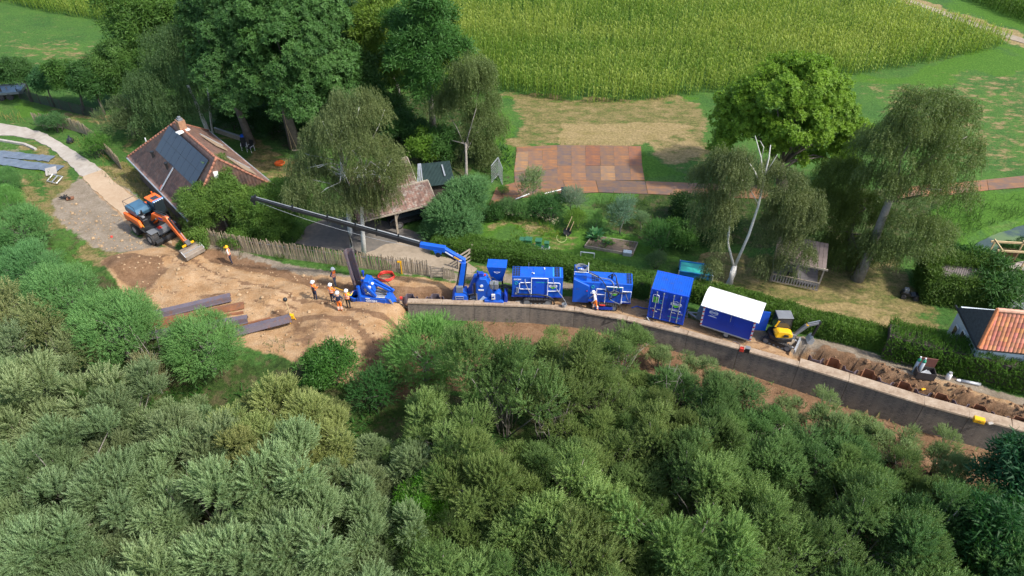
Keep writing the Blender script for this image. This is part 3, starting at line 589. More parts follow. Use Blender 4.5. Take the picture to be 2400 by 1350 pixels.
big_tree('birch_tree', 'grey green birch with twin white trunks behind the farmhouse ridge', (-31.11, 65.84), [((-32.19, 66.0, 7.09), 3.2), ((-34.62, 66.0, 3.55), 2.4), ((-30.68, 67.0, 9.22), 3.0), ((-31.3, 66.0, 4.14), 2.2), ((-35.49, 66.0, 5.57), 2.4), ((-32.79, 67.0, 9.01), 2.4)], 'birch', 'hang', 200, .85, 42, .84, 3, bark='birch', trunk=.20, ntips=0, trunkpts=[(-31.26, 66.0, 1.22), (-31.47, 66.0, 3.09), (-31.81, 66.0, 5.57)], col=(.62, .85, .78), limbs=[([(-30.75, 65.57)+(-.3,), (-30.54, 66.0, 1.93), (-30.04, 66.0, 4.68), (-29.7, 66.0, 8.57)], .17), ([(-29.69, 66.0, 6.88), (-29.55, 66.0, 9.4), (-29.84, 66.0, 10.21)], .10)])
big_tree('ash_tree', 'lighter green tree at the edge of the mown field behind the birch', (-42.56, 78.49), [((-40.76, 79.0, 8.16), 4.0), ((-39.55, 78.0, 6.08), 3.2), ((-42.64, 78.0, 5.61), 2.4), ((-36.68, 79.0, 7.7), 3.8), ((-36.89, 80.0, 9.43), 3.6), ((-35.5, 78.0, 5.7), 3.0)], 'broad', 'ball', 190, 1.1, 36, .70, 4, trunk=.3, col=(1.35, 1.25, .75))
big_tree('hazel_tree', 'mid green bushy tree left of the birch beside the field edge', (-44.36, 74.21), [((-42.95, 74.0, 4.19), 2.4), ((-41.65, 75.0, 4.87), 2.4), ((-43.93, 73.0, 2.84), 2.0), ((-42.27, 73.0, 2.69), 2.0)], 'broad', 'ball', 120, .8, 34, .55, 5, trunk=.16, col=(1.2, 1.15, .8))
big_tree('grey_willow', 'round grey green bush on the lawn left of the farmhouse', (-39.17, 66.21), [((-38.53, 66.0, 2.49), 2.1), ((-37.42, 66.5, 2.52), 1.9), ((-39.89, 66.5, 2.52), 1.5), ((-37.92, 65.4, 1.67), 1.7)], 'birch', 'fine', 130, .6, 36, .42, 6, bark='greybark', trunk=.12, col=(.85, .95, 1.0), zmin=-.6)
big_tree('poplar_tree', 'tallest upright bright green tree in the middle of the grove by the maize', (-8.26, 67.42), [((-7.98, 67.0, 11.84), 2.4), ((-8.71, 66.5, 9.61), 2.7), ((-7.33, 66.5, 7.95), 2.5), ((-9.91, 67.0, 8.17), 2.2), ((-6.15, 67.0, 8.92), 2.0), ((-8.39, 66.5, 5.88), 2.2), ((-7.63, 67.0, 13.85), 1.8), ((-10.46, 68.0, 10.08), 2.0)], 'broad', 'ball', 210, .85, 38, .60, 7, trunk=.28, trunkpts=[(-8.24, 67.4, 2.18), (-8.33, 67.4, 4.49), (-8.2, 67.4, 8.43)], col=(.95, 1.15, .8), bark='greybark')
big_tree('sycamore_tree', 'tree with yellowing leaves standing behind the tallest grove tree', (-12.8, 75.3), [((-14.35, 75.0, 8.55), 2.4), ((-15.49, 74.0, 6.2), 2.2), ((-12.69, 74.0, 5.27), 2.0), ((-13.44, 76.0, 9.84), 2.0), ((-11.64, 73.0, 4.13), 1.5)], 'broad', 'ball', 110, .9, 30, .62, 8, trunk=.22, trunkpts=[(-12.84, 75.0, 1.56), (-13.34, 75.0, 3.53), (-13.76, 75.0, 5.9)], col=(1.9, 1.45, .6), bark='greybark')
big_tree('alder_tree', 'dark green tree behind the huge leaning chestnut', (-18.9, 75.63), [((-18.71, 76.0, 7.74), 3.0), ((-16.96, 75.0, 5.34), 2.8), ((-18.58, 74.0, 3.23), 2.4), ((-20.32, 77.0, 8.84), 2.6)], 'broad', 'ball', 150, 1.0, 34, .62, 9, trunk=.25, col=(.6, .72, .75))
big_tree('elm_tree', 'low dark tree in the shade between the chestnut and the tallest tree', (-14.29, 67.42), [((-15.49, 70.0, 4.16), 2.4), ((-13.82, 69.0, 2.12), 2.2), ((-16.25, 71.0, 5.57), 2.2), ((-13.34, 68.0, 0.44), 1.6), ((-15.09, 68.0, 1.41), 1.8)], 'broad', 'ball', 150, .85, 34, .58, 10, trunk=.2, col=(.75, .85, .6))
big_tree('birch_tree', 'slender drooping birch at the grove corner nearest the rusty plates', (-4.32, 57.26), [((-3.57, 62.0, 8.58), 2.0), ((-3.9, 62.0, 6.01), 2.6), ((-5.65, 62.0, 4.72), 2.2), ((-2.78, 62.0, 3.4), 2.2), ((-3.3, 61.0, 1.2), 2.0), ((-4.62, 61.0, -0.68), 1.6), ((-6.67, 62.0, 1.21), 1.4)], 'birch', 'hang', 230, .72, 42, .82, 11, bark='greybark', trunk=.13, ntips=7, col=(.95, 1.0, .85))
big_tree('birch_tree', 'white trunked birch left of its twin behind the picket fence', (-13.03, 46.1), [((-12.43, 47.0, 10.77), 2.1), ((-13.82, 46.5, 9.31), 2.0), ((-14.88, 46.0, 6.62), 2.0), ((-11.63, 47.5, 12.14), 1.7), ((-15.47, 46.5, 7.51), 1.4), ((-13.32, 46.0, 5.94), 1.7), ((-16.24, 46.0, 5.94), 1.1)], 'birch', 'hang', 220, .62, 40, .66, 12, bark='birch', trunk=.19, trunkpts=[(-13.04, 46.6, 1.94), (-12.78, 46.6, 4.78), (-12.76, 46.6, 8.18)], ntips=12, yj=.5, limbs=[([(-12.6, 46.6, 6.7), (-12.56, 46.6, 9.43), (-13.29, 46.2, 11.18)], .08), ([(-12.78, 46.6, 4.78), (-13.78, 46.0, 6.7), (-14.99, 45.6, 7.31)], .07), ([(-12.68, 46.6, 7.45), (-11.45, 46.4, 10.4), (-10.8, 46.6, 12.63)], .07)])
big_tree('birch_tree', 'white trunked birch right of its twin behind the picket fence', (-12.01, 45.64), [((-10.75, 47.0, 11.72), 1.8), ((-9.95, 46.5, 9.59), 2.0), ((-10.57, 46.0, 6.62), 2.0), ((-8.96, 46.0, 7.73), 1.3), ((-11.26, 45.8, 4.52), 1.2), ((-9.79, 46.0, 5.56), 1.2)], 'birch', 'hang', 200, .60, 38, .66, 13, bark='birch', trunk=.15, trunkpts=[(-11.85, 46.0, 2.37), (-11.54, 46.0, 5.17), (-11.07, 46.0, 8.16)], ntips=18, col=(1.05, 1.0, .9), yj=.5)
big_tree('birch_tree', 'drooping birch with twin bare white tops beside the turquoise pool', (16.75, 42.07), [((14.35, 42.0, 9.43), 1.7), ((14.44, 42.0, 7.34), 1.4), ((14.44, 42.0, 10.76), 1.5), ((14.99, 42.0, 11.73), 1.1), ((13.77, 42.0, 7.77), 1.1), ((15.12, 42.0, 4.06), .9), ((14.78, 41.6, 2.3), .75), ((18.53, 42.0, 9.09), 1.7), ((19.8, 42.0, 6.62), 1.7), ((20.56, 42.4, 7.44), 1.5), ((19.73, 42.0, 4.44), 1.5), ((20.86, 42.0, 3.67), 1.3), ((19.18, 41.6, 2.3), 1.0), ((21.34, 42.0, 5.88), 1.1), ((20.23, 41.8, 2.14), .85), ((13.41, 42.0, 6.32), .7)], 'birch', 'hang', 290, .52, 46, .68, 14, bark='birch', trunk=.27, trunkpts=[(16.97, 42.4, 0.92), (16.95, 42.4, 1.67)], ntips=0, col=(1.0, .95, .95), yj=.5,
         limbs=[([(16.91, 42.4, 1.54), (16.02, 42.4, 3.76), (15.61, 42.2, 6.56), (14.9, 42.2, 8.34), (13.45, 42.0, 10.83)], .10), ([(16.94, 42.4, 1.42), (17.41, 42.4, 4.54), (17.54, 42.4, 7.15), (17.43, 42.4, 9.25), (17.39, 42.4, 10.92), (17.28, 42.4, 11.89)], .12), ([(17.46, 42.4, 8.56), (16.63, 42.4, 9.93), (15.83, 42.4, 10.92)], .07), ([(17.45, 42.4, 8.91), (16.87, 42.4, 10.92), (16.02, 42.2, 12.69)], .07), ([(17.41, 42.4, 9.59), (17.78, 42.4, 10.76), (17.91, 42.4, 11.18)], .035), ([(17.54, 42.4, 7.15), (16.16, 42.0, 9.16), (15.29, 42.0, 9.83)], .04), ([(15.61, 42.2, 6.56), (15.48, 42.0, 8.47), (15.51, 42.0, 9.5)], .04), ([(15.72, 42.2, 6.0), (14.97, 42.0, 6.14), (13.99, 42.0, 6.51)], .05), ([(16.91, 42.4, 10.76), (16.86, 42.4, 11.73), (16.48, 42.3, 12.26)], .04)])
big_tree('maple_tree', 'broad bright green round crowned tree by the maize edge behind the steel track', (24.85, 55.04), [((23.26, 57.0, 10.53), 2.8), ((21.69, 56.5, 8.97), 2.6), ((25.32, 57.0, 9.51), 2.7), ((26.87, 56.5, 7.01), 2.4), ((20.27, 56.5, 6.28), 2.3), ((19.28, 57.0, 7.56), 1.7), ((23.67, 55.5, 7.11), 2.8), ((28.65, 56.0, 4.4), 1.9), ((30.11, 56.5, 5.38), 1.4), ((26.64, 55.5, 3.14), 1.7), ((22.37, 55.5, 5.17), 2.0), ((18.73, 56.5, 4.63), 1.2), ((30.02, 56.0, 2.33), 1.1), ((28.3, 58.0, 7.96), 1.5)], 'bright', 'clump', 300, .78, 48, .42, 15, col=(1.3, 1.25, 1.2), trunk=.45, trunkpts=[(24.25, 55.5, 1.74), (23.85, 55.5, 3.06)], ntips=20, limbs=[([(24.14, 55.5, 2.19), (25.12, 55.5, 3.14), (27.2, 55.5, 3.57)], .16)])
big_tree('weeping_birch', 'big olive drooping birch leaning over the brown lawn by the ivy shed', (26.89, 42.75), [((27.48, 44.0, 13.51), 2.2), ((26.82, 43.5, 11.55), 2.3), ((29.21, 43.5, 11.55), 2.1), ((30.02, 44.0, 12.89), 1.6), ((26.18, 44.0, 10.62), 1.8), ((28.48, 43.0, 8.82), 2.2), ((31.08, 43.0, 8.47), 1.8), ((25.84, 43.0, 8.82), 1.6), ((28.95, 42.6, 5.54), 2.0), ((27.32, 42.6, 3.93), 1.6), ((28.73, 42.2, 3.04), 1.4), ((24.91, 44.0, 11.93), 1.4), ((30.8, 42.6, 4.78), 1.4), ((31.71, 43.5, 10.3), 1.3)], 'birch', 'hang', 310, .66, 46, .74, 16, bark='greybark', trunk=.34, trunkpts=[(27.08, 42.8, 2.26), (27.06, 42.9, 5.33), (27.08, 43.0, 8.54)], ntips=3, col=(.98, 1.02, .85), yj=.6)
big_tree('weeping_birch', 'dark yellowish drooping tree between the bright round tree and the wooden play shed', (26.74, 43.98), [((25.13, 46.0, 6.62), 1.9), ((24.95, 46.0, 3.91), 2.0), ((27.09, 46.0, 4.71), 1.8), ((25.92, 45.5, 1.39), 1.8), ((27.82, 45.0, 2.26), 1.4), ((25.38, 46.5, 7.43), 1.5), ((23.8, 46.5, 5.63), 1.4), ((24.04, 46.0, 2.37), 1.2)], 'birch', 'hang', 230, .62, 44, .68, 17, trunk=.22, col=(.85, .92, .5), ntips=8, yj=.6)
big_tree('apple_tree', 'bushy fruit tree against the near end of the tiled farmhouse', (-23.82, 48.84), [((-24.03, 50.0, 3.33), 1.6), ((-22.45, 50.0, 2.58), 1.7), ((-25.44, 50.0, 2.07), 1.3), ((-23.34, 50.5, 3.84), 1.4), ((-24.43, 49.5, 1.2), 1.3), ((-25.63, 50.5, 3.51), .9), ((-25.56, 48.6, 3.49), 1.4), ((-25.98, 48.0, 2.02), 1.2), ((-25.0, 48.4, 0.45), 1.2), ((-24.45, 49.0, 4.45), 1.2), ((-25.75, 47.8, 0.88), .9)], 'broad', 'ball', 240, .5, 44, .34, 18, trunk=.12, ntips=8, col=(1.75, 1.45, .9), zmin=-.5)
big_tree('apple_tree', 'bushy fruit tree overhanging the picket fence under the black crane tip', (-20.02, 48.11), [((-20.29, 49.0, 2.73), 1.7), ((-18.85, 49.0, 3.23), 1.5), ((-21.62, 48.6, 1.39), 1.4), ((-19.79, 48.4, 1.1), 1.2), ((-17.91, 48.6, 2.24), 1.0), ((-22.8, 48.4, 0.67), .8)], 'broad', 'ball', 190, .5, 44, .34, 19, trunk=.11, ntips=8, col=(1.75, 1.5, .85), zmin=-.5)
big_tree('round_willow', 'dense bright green willow bush between the carport and the clipped hedge', (-4.66, 48.23), [((-4.84, 48.5, 2.22), 1.8), ((-4.02, 49.0, 3.06), 1.7), ((-3.2, 49.0, 3.56), .9), ((-5.65, 48.4, 1.44), 1.4), ((-4.23, 48.2, 1.5), 1.6), ((-6.4, 48.2, 0.59), .9)], 'round', 'fine', 220, .5, 52, .42, 20, bark='greybark', trunk=.14, zmin=-.6, cat='bush', ntips=6, col=(1.25, 1.25, 1.25))

# ---- row of small trees along the far left fence
for (u, lab, key, s, c) in (((-57.14, 74.86), 'first light green tree from the parked flatbed trailer at the far left', 'small0', .95, (1.5, 1.35, .8)), ((-53.77, 74.21), 'dark small tree just right of the parked flatbed trailer', 'small1', 1.05, (.95, 1, .9)), ((-50.6, 72.92), 'greyish small tree, second right of the flatbed trailer on the fence line', 'small0', .9, (.8, 1, 1.2)),
                            ((-47.0, 72.08), 'upright small tree with a visible trunk on the left fence line', 'small1', 1.15, (1.05, 1.1, .7)), ((-44.21, 71.05), 'small dark tree closing the left fence line beside the round grey bush', 'small0', 1.15, (.85, .95, .8))):
    place(key, 'small_tree', lab, 'tree', (*u, 0), s, None, c, 'small trees along the left fence')
# ---- bushes and shrubs
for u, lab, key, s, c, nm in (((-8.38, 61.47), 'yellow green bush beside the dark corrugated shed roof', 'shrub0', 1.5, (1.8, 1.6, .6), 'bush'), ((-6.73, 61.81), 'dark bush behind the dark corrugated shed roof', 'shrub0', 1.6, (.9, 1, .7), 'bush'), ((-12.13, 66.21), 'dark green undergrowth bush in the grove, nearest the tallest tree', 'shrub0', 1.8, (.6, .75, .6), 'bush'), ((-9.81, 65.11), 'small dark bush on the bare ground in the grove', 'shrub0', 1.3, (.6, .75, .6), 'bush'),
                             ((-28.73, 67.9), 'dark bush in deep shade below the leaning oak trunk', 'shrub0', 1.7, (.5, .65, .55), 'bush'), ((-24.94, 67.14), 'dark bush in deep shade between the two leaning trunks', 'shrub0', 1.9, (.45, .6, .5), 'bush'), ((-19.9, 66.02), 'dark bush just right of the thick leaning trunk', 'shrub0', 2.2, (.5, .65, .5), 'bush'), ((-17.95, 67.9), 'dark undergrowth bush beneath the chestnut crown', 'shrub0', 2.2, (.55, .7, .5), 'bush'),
                             ((-47.21, 67.14), 'sprawling green bush on the verge by the left picket fence', 'shrub1', 1.0, (.9, .95, .9), 'bush'), ((-48.69, 67.61), 'low bush on the road verge at the fence start', 'shrub1', .8, (.8, .95, .9), 'bush'), ((-40.73, 61.81), 'bright green tufted bush at the picket fence end beside the road', 'shrub1', 1.15, (1.1, 1.2, .6), 'bush'),
                             ((1.72, 53.42), 'feathery pale green bush at the bend of the rusty plate track', 'olive0', 1.1, (.95, 1.1, .75), 'bush'), ((3.15, 50.94), 'dark green garden bush left of the silvery olive bush', 'shrub1', 1.2, (.75, .9, .7), 'bush'), ((2.33, 51.92), 'green bush behind the white flowering border', 'shrub1', 1.0, (.9, 1.1, .7), 'bush'), ((5.19, 50.94), 'silvery olive bush in the vegetable garden', 'olive0', 1.05, (.85, .98, 1.05), 'bush'), ((5.47, 49.65), 'yellow green climbing bush beside the black barrow', 'shrub1', .85, (1.5, 1.3, .5), 'bush'),
                             ((9.1, 48.84), 'bluish silvery young olive tree behind the vegetable bed', 'olive0', 1.1, (.7, .98, 1.05), 'tree'), ((10.97, 49.34), 'thin young tree right of the silvery olive tree', 'olive0', .6, (.75, 1, .8), 'tree'), ((7.16, 49.84), 'tiny staked tree with a bare stem behind the rhubarb', 'olive0', .52, (.9, 1.4, .6), 'tree'),
                             ((11.92, 46.62), 'dark green bush at the garden end nearest the hedge', 'shrub1', 1.2, (.8, .95, .6), 'bush'), ((13.78, 47.21), 'spreading dark green bush by the rough ditch bank', 'shrub0', 1.2, (1.1, 1.2, .7), 'bush'), ((11.37, 44.19), 'purple tinged flowering bush behind the clipped hedge', 'shrub1', .7, (.95, .8, .9), 'bush'),
                             ((-0.19, 51.59), 'white flowering bush at the left of the garden border', 'shrub1', .85, (1.1, 1.05, .95), 'bush'), ((0.93, 51.13), 'white flowering bush in the middle of the garden border', 'shrub1', .8, (1.05, 1.1, .8), 'bush'), ((40.22, 45.64), 'dark bush on the pond bank behind the new timber pergola', 'shrub0', .75, (.9, 1, .7), 'bush'), ((42.07, 46.1), 'dark bush on the pond bank at the frame edge', 'shrub0', .9, (.7, .85, .7), 'bush'), ((34.69, 44.19), 'dark overgrown bush at the pond end', 'shrub0', 1.1, (.8, .95, .7), 'bush'),
                             ((-0.78, 55.04), 'low bush in the corner by the temporary steel fence', 'shrub1', .45, (1.1, 1.2, .6), 'bush'), ((-1.49, 51.13), 'small dark round bush at the foot of the dense willow', 'shrub0', .8, (.7, .85, .6), 'bush'), ((16.51, 48.41), 'dark ditch bush behind the left birch trunk', 'shrub0', 1.7, (.45, .55, .4), 'bush'), ((15.13, 50.61), 'dark bramble bush in the rough ditch band', 'shrub0', 1.4, (.5, .55, .4), 'bush'),
                             ((-12.18, 32.99), 'dark green bush in shade at the sand edge left of the round willow', 'shrub0', 1.5, (1.1, 1.3, .8), 'bush'), ((-9.11, 31.09), 'dark shaded bush below the round willow at the wall end', 'shrub1', 1.5, (.55, .75, .5), 'bush'), ((-18.23, 48.11), 'small bush in the yard under the birch', 'shrub0', .7, (1.3, 1.2, .7), 'bush')):
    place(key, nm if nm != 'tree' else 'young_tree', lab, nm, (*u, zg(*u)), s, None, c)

# ---- round clipped willows at the left of the sand
for (x, y, r, lab, c) in ((-26.76, 34.72, 3.15, 'round bright green willow bush covering the left ends of the sheet piles', (1, 1, 1)), (-20.44, 33.60, 2.75, 'round bright green willow bush in front of the sheet pile stack', (1, 1, .95)), (-5.95, 33.57, 3.10, 'largest round willow bush, standing below the end of the retaining wall', (1.05, 1.05, .85)), (-32.34, 38.48, 2.90, 'round willow bush next to the green slope left of the sand', (.95, .98, 1.05)),
                        (-39.52, 46.41, 2.50, 'round willow bush at the left frame edge below the rubble', (.85, .92, .95)), (-36.63, 42.30, 2.60, 'grey green willow bush between two rounder ones at the left edge', (.82, .92, 1.08)), (-43.75, 51.65, 1.60, 'low bright green bush at the left edge', (1, 1.1, .9)), (-45.82, 55.24, 1.50, 'dark low bush at the left edge beside the grey tarpaulin strips', (.75, .85, .85)), (-39.02, 41.73, 2.20, 'dull willow bush cut by the left frame edge', (.8, .92, 1.05)), (-43.37, 46.32, 2.60, 'willow bush outside the left edge', (.85, .92, .95))):
    c = (c[0] * 1.7, c[1] * 1.62, c[2] * 1.35); b = zg(x, y)
    place('round%d' % rnd.randint(0, 1), 'willow_bush', lab, 'bush', (x, y, b), r / 3.02, None, c, 'round willow bushes')

# ---- the willow thicket in the foreground: x, y, crown radius, tone, whereabouts
SPOT = ['near the bottom right corner', 'low at the left edge', 'at the bottom edge, between corner and centre', 'in the middle below the mini excavator', 'at the bottom left corner', 'at the bottom edge, right of the centre', 'in the middle of the left thicket', 'at the bottom edge centre', 'in front of the wall below the container', 'at the upper left edge', 'in the middle below the power units', 'beside the largest round willow', 'in front of the wall below the power units', 'in the middle below the round willow', 'in the dark right part', 'just below the two round bushes', 'just below the bare sand']
THICKET = [(25.01, 16.73, 2.9, 'g', 0), (-21.99, 22.22, 2.9, 's', 1), (-6.69, 16.03, 2.9, 's', 2), (18.19, 19.90, 2.9, 'g', 0), (15.90, 22.86, 1.7, 'g', 3), (20.40, 16.51, 3.2, 'g', 0), (-17.96, 21.47, 2.5, 's', 4), (-20.06, 19.83, 1.7, 's', 4), (12.80, 15.98, 2.5, 'g', 5), (-7.60, 20.89, 2.1, 's', 2), (-19.60, 25.58, 2.9, 's', 6), (-15.35, 19.29, 2.5, 's', 2), (-3.34, 17.15, 2.9, 'y', 7), (-9.95, 17.09, 2.9, 's', 2), (12.20, 27.73, 2.1, 'g', 8), (9.09, 18.87, 2.9, 'y', 5), (-23.79, 27.56, 2.5, 's', 9), (14.83, 19.06, 2.5, 'g', 5), (3.14, 21.82, 2.9, 'y', 10), (-28.90, 23.33, 2.1, 's', 1), (-13.63, 24.44, 2.5, 't', 6), (3.11, 18.33, 2.9, 'y', 7), (10.04, 23.38, 2.5, 'g', 3), (-22.49, 18.65, 2.9, 's', 4), (-20.73, 16.68, 1.7, 's', 4), (12.42, 20.68, 2.9, 'y', 5), (-2.82, 26.04, 2.9, 'y', 11), (5.50, 29.87, 2.1, 'y', 12), (-5.51, 26.12, 1.7, 'y', 13), (-16.87, 15.95, 3.2, 's', 4), (-25.05, 16.16, 2.5, 's', 4), (17.81, 24.97, 2.5, 'g', 3), (-0.80, 22.72, 2.5, 'y', 13), (17.25, 16.47, 2.5, 'g', 0), (3.94, 32.31, 1.7, 'y', 12), (11.08, 25.63, 2.1, 'g', 3), (-27.54, 21.59, 2.1, 's', 4), (-11.87, 20.60, 3.2, 's', 2), (25.73, 21.15, 2.1, 'g', 0), (20.68, 23.55, 1.7, 'g', 14), (-18.19, 27.61, 1.7, 's', 15), (14.99, 24.77, 2.5, 'g', 3), (-16.05, 25.53, 2.5, 't', 6), (-28.26, 26.31, 3.2, 's', 9), (5.39, 20.77, 1.7, 'y', 7), (1.70, 31.74, 2.1, 'y', 12), (-10.66, 23.02, 1.7, 's', 6), (8.51, 25.87, 2.5, 'y', 10), (8.07, 29.42, 1.7, 'y', 8), (-24.25, 20.50, 1.7, 's', 4), (21.49, 20.15, 2.9, 'g', 0), (24.46, 22.85, 1.7, 'g', 14), (11.15, 31.04, 1.7, 'g', 8), (-5.72, 21.17, 1.7, 'y', 7), (-12.04, 27.34, 2.5, 't', 16), (-0.39, 28.97, 3.2, 'y', 12), (7.20, 31.05, 1.7, 'y', 12), (-18.65, 17.98, 1.7, 's', 4), (27.34, 18.53, 2.1, 'g', 0), (0.26, 17.15, 2.1, 'y', 7), (7.22, 33.20, 2.1, 'y', 12), (-8.33, 26.06, 1.7, 's', 13), (-13.87, 16.97, 2.9, 's', 2), (5.77, 25.22, 2.1, 'y', 10), (-2.76, 20.72, 1.7, 'y', 7), (0.82, 25.14, 1.7, 'y', 10), (27.81, 21.91, 1.7, 'g', 0), (-33.40, 28.37, 2.5, 's', 9), (5.40, 15.89, 2.5, 'y', 5), (-29.49, 30.29, 2.1, 's', 9), (-27.17, 18.39, 2.1, 's', 4), (2.87, 29.37, 2.9, 'y', 12), (29.08, 20.61, 1.7, 'g', 0), (-23.10, 25.29, 2.1, 's', 1), (8.86, 15.85, 2.9, 'g', 5), (-15.52, 28.44, 1.7, 't', 15), (-8.07, 23.42, 2.1, 's', 13), (9.55, 28.22, 1.7, 'y', 8), (-10.71, 25.21, 2.1, 't', 6), (-3.37, 22.83, 2.1, 'y', 13), (-15.57, 23.06, 1.7, 's', 6), (29.81, 22.45, 1.7, 'g', 14), (-24.86, 23.10, 2.5, 's', 1), (-13.72, 29.11, 1.7, 't', 16), (-14.16, 27.06, 1.7, 't', 6), (3.07, 25.01, 2.1, 'y', 10), (-34.81, 30.61, 1.7, 's', 9), (-30.30, 28.19, 2.1, 's', 9), (-5.61, 24.16, 2.1, 's', 13), (-32.51, 26.01, 1.7, 's', 1), (-0.22, 32.98, 1.7, 'y', 12), (24.03, 18.83, 1.7, 'g', 0), (8.27, 21.14, 1.7, 'y', 5), (-32.24, 31.11, 1.7, 's', 9), (11.65, 18.27, 2.1, 'g', 5), (-8.63, 19.12, 1.7, 'y', 2), (7.42, 23.46, 2.1, 'y', 10), (12.53, 23.91, 1.7, 'g', 3), (0.50, 19.56, 2.5, 'y', 7), (6.28, 27.47, 1.7, 'y', 12), (6.46, 18.51, 1.7, 'y', 5), (-4.88, 19.42, 1.7, 'y', 7), (20.41, 25.33, 1.7, 'g', 14), (22.86, 23.97, 1.7, 'g', 14), (14.81, 21.52, 1.7, 'g', 5), (5.43, 22.50, 1.7, 'y', 10), (-17.71, 24.15, 1.7, 's', 6), (18.74, 22.60, 2.1, 'g', 3), (2.60, 34.39, 1.7, 'y', 12), (-30.84, 24.85, 1.7, 's', 1), (-28.65, 19.60, 1.7, 's', 4), (-6.89, 19.08, 1.7, 's', 2), (5.19, 33.88, 2.1, 'y', 12), (13.03, 25.64, 1.7, 'y', 3), (22.57, 17.74, 1.7, 'g', 0), (-21.50, 27.50, 1.7, 's', 15), (23.84, 20.80, 1.7, 'g', 0), (-26.56, 24.42, 1.7, 's', 1), (-1.77, 19.15, 1.7, 'y', 7), (15.12, 27.38, 1.7, 'g', 8), (13.05, 29.77, 1.7, 'g', 8), (-30.14, 21.80, 1.7, 's', 4), (4.06, 27.01, 1.7, 'y', 10), (-9.53, 21.39, 1.7, 's', 2), (-22.79, 16.36, 1.7, 's', 4)]
TONES = {'s': ('silvery grey willow', 'silvery willows in the thicket', (1.06, 1.18, .90)), 't': ('yellowish silver willow', 'yellowish willows in the thicket', (1.18, 1.14, .66)), 'y': ('olive green willow', 'olive willows in the thicket', (.78, .97, .46)), 'g': ('deeper green willow', 'green willows in the thicket', (.56, .82, .40))}
for x, y, r, k, sp in THICKET:
    j = rnd.uniform(.78, 1.2); hy = rnd.uniform(-.14, .16); lab, grp, c = TONES[k]; c = ((c[0] + hy * .6) * j, c[1] * j, c[2] * j)
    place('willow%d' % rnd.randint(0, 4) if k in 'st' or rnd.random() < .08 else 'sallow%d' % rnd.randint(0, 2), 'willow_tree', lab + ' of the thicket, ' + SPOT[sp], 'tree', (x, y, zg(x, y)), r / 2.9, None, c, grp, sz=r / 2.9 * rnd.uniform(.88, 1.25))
for (x, y), key, s, lab in (((10.34, 34.74), 'sallow0', .42, 'pale scrub willow nearest the wall below the container'), ((11.96, 33.76), 'sallow1', .45, 'pale scrub willow at the wall, second from the container'), ((13.58, 32.66), 'sallow2', .46, 'pale scrub willow at the wall below the white roofed wagon'), ((15.02, 31.78), 'sallow0', .44, 'pale scrub willow at the wall left of the brown soil mound'), ((17.66, 30.05), 'sallow1', .45, 'small scrub willow on the red soil right of the mound'), ((19.83, 29.07), 'sallow2', .60, 'small scrub willow on the red soil below the trench start'),
                            ((21.9, 28.39), 'sallow0', .50, 'small scrub willow on the red soil below the trench middle'), ((23.89, 27.16), 'sallow1', .60, 'scrub willow on the red soil left of the yellow case'), ((26.11, 26.2), 'sallow2', .58, 'scrub willow on the red soil below the yellow case'), ((8.49, 35.5), 'sallow1', .42, 'pale scrub willow at the wall below the right power unit')):
    j = rnd.uniform(.9, 1.15); place(key, 'scrub_willow', lab, 'bush', (x, y, zg(x, y)), s, None, (.90 * j, 1.02 * j, .66 * j), 'scrub willows at the wall foot')
for (x, y), n_, lab in (((-4.7, 25.11), 16, 'fan of bare pale stems in the thicket gap below the round willow'), ((2.2, 27.46), 12, 'bare grey stems in the dark gap of the olive thicket'), ((-16.36, 22.14), 14, 'bare brown stems in the gap of the silvery thicket'), ((-18.6, 25.57), 9, 'thin dead twigs in the upper gap of the silvery thicket'), ((9.99, 31.19), 10, 'thin bare twigs on the thicket edge below the container'), ((10.52, 22.15), 10, 'bare stems in the gap at the bottom right of centre'), ((-23.66, 32.79), 14, 'bare twiggy bush between the two lowest round bushes')):
    t = thing('bare_stems', lab, 'bush', (x, y, zg(x, y))); mb = MB()
    for i in range(n_):
        a = rnd.uniform(0, 6.28); r = rnd.uniform(.4, 1.7); h = rnd.uniform(1.8, 4.6); b = Vector((.3 * math.cos(a), .3 * math.sin(a), -.1)); e = Vector((r * math.cos(a), r * math.sin(a), h)); m_ = b.lerp(e, .55) + Vector((rnd.uniform(-.2, .2), rnd.uniform(-.2, .2), .3)); mb.tube([b, m_, e], [.045, .03, .008], 5); mb.tube([m_, m_.lerp(e, .5) + Vector((rnd.uniform(-.5, .5), rnd.uniform(-.5, .5), .3)), e + Vector((rnd.uniform(-.9, .9), rnd.uniform(-.9, .9), rnd.uniform(-.6, .3)))], [.02, .014, .005], 4)
    mb.build('stems', M['greybark'], t, smooth=True)
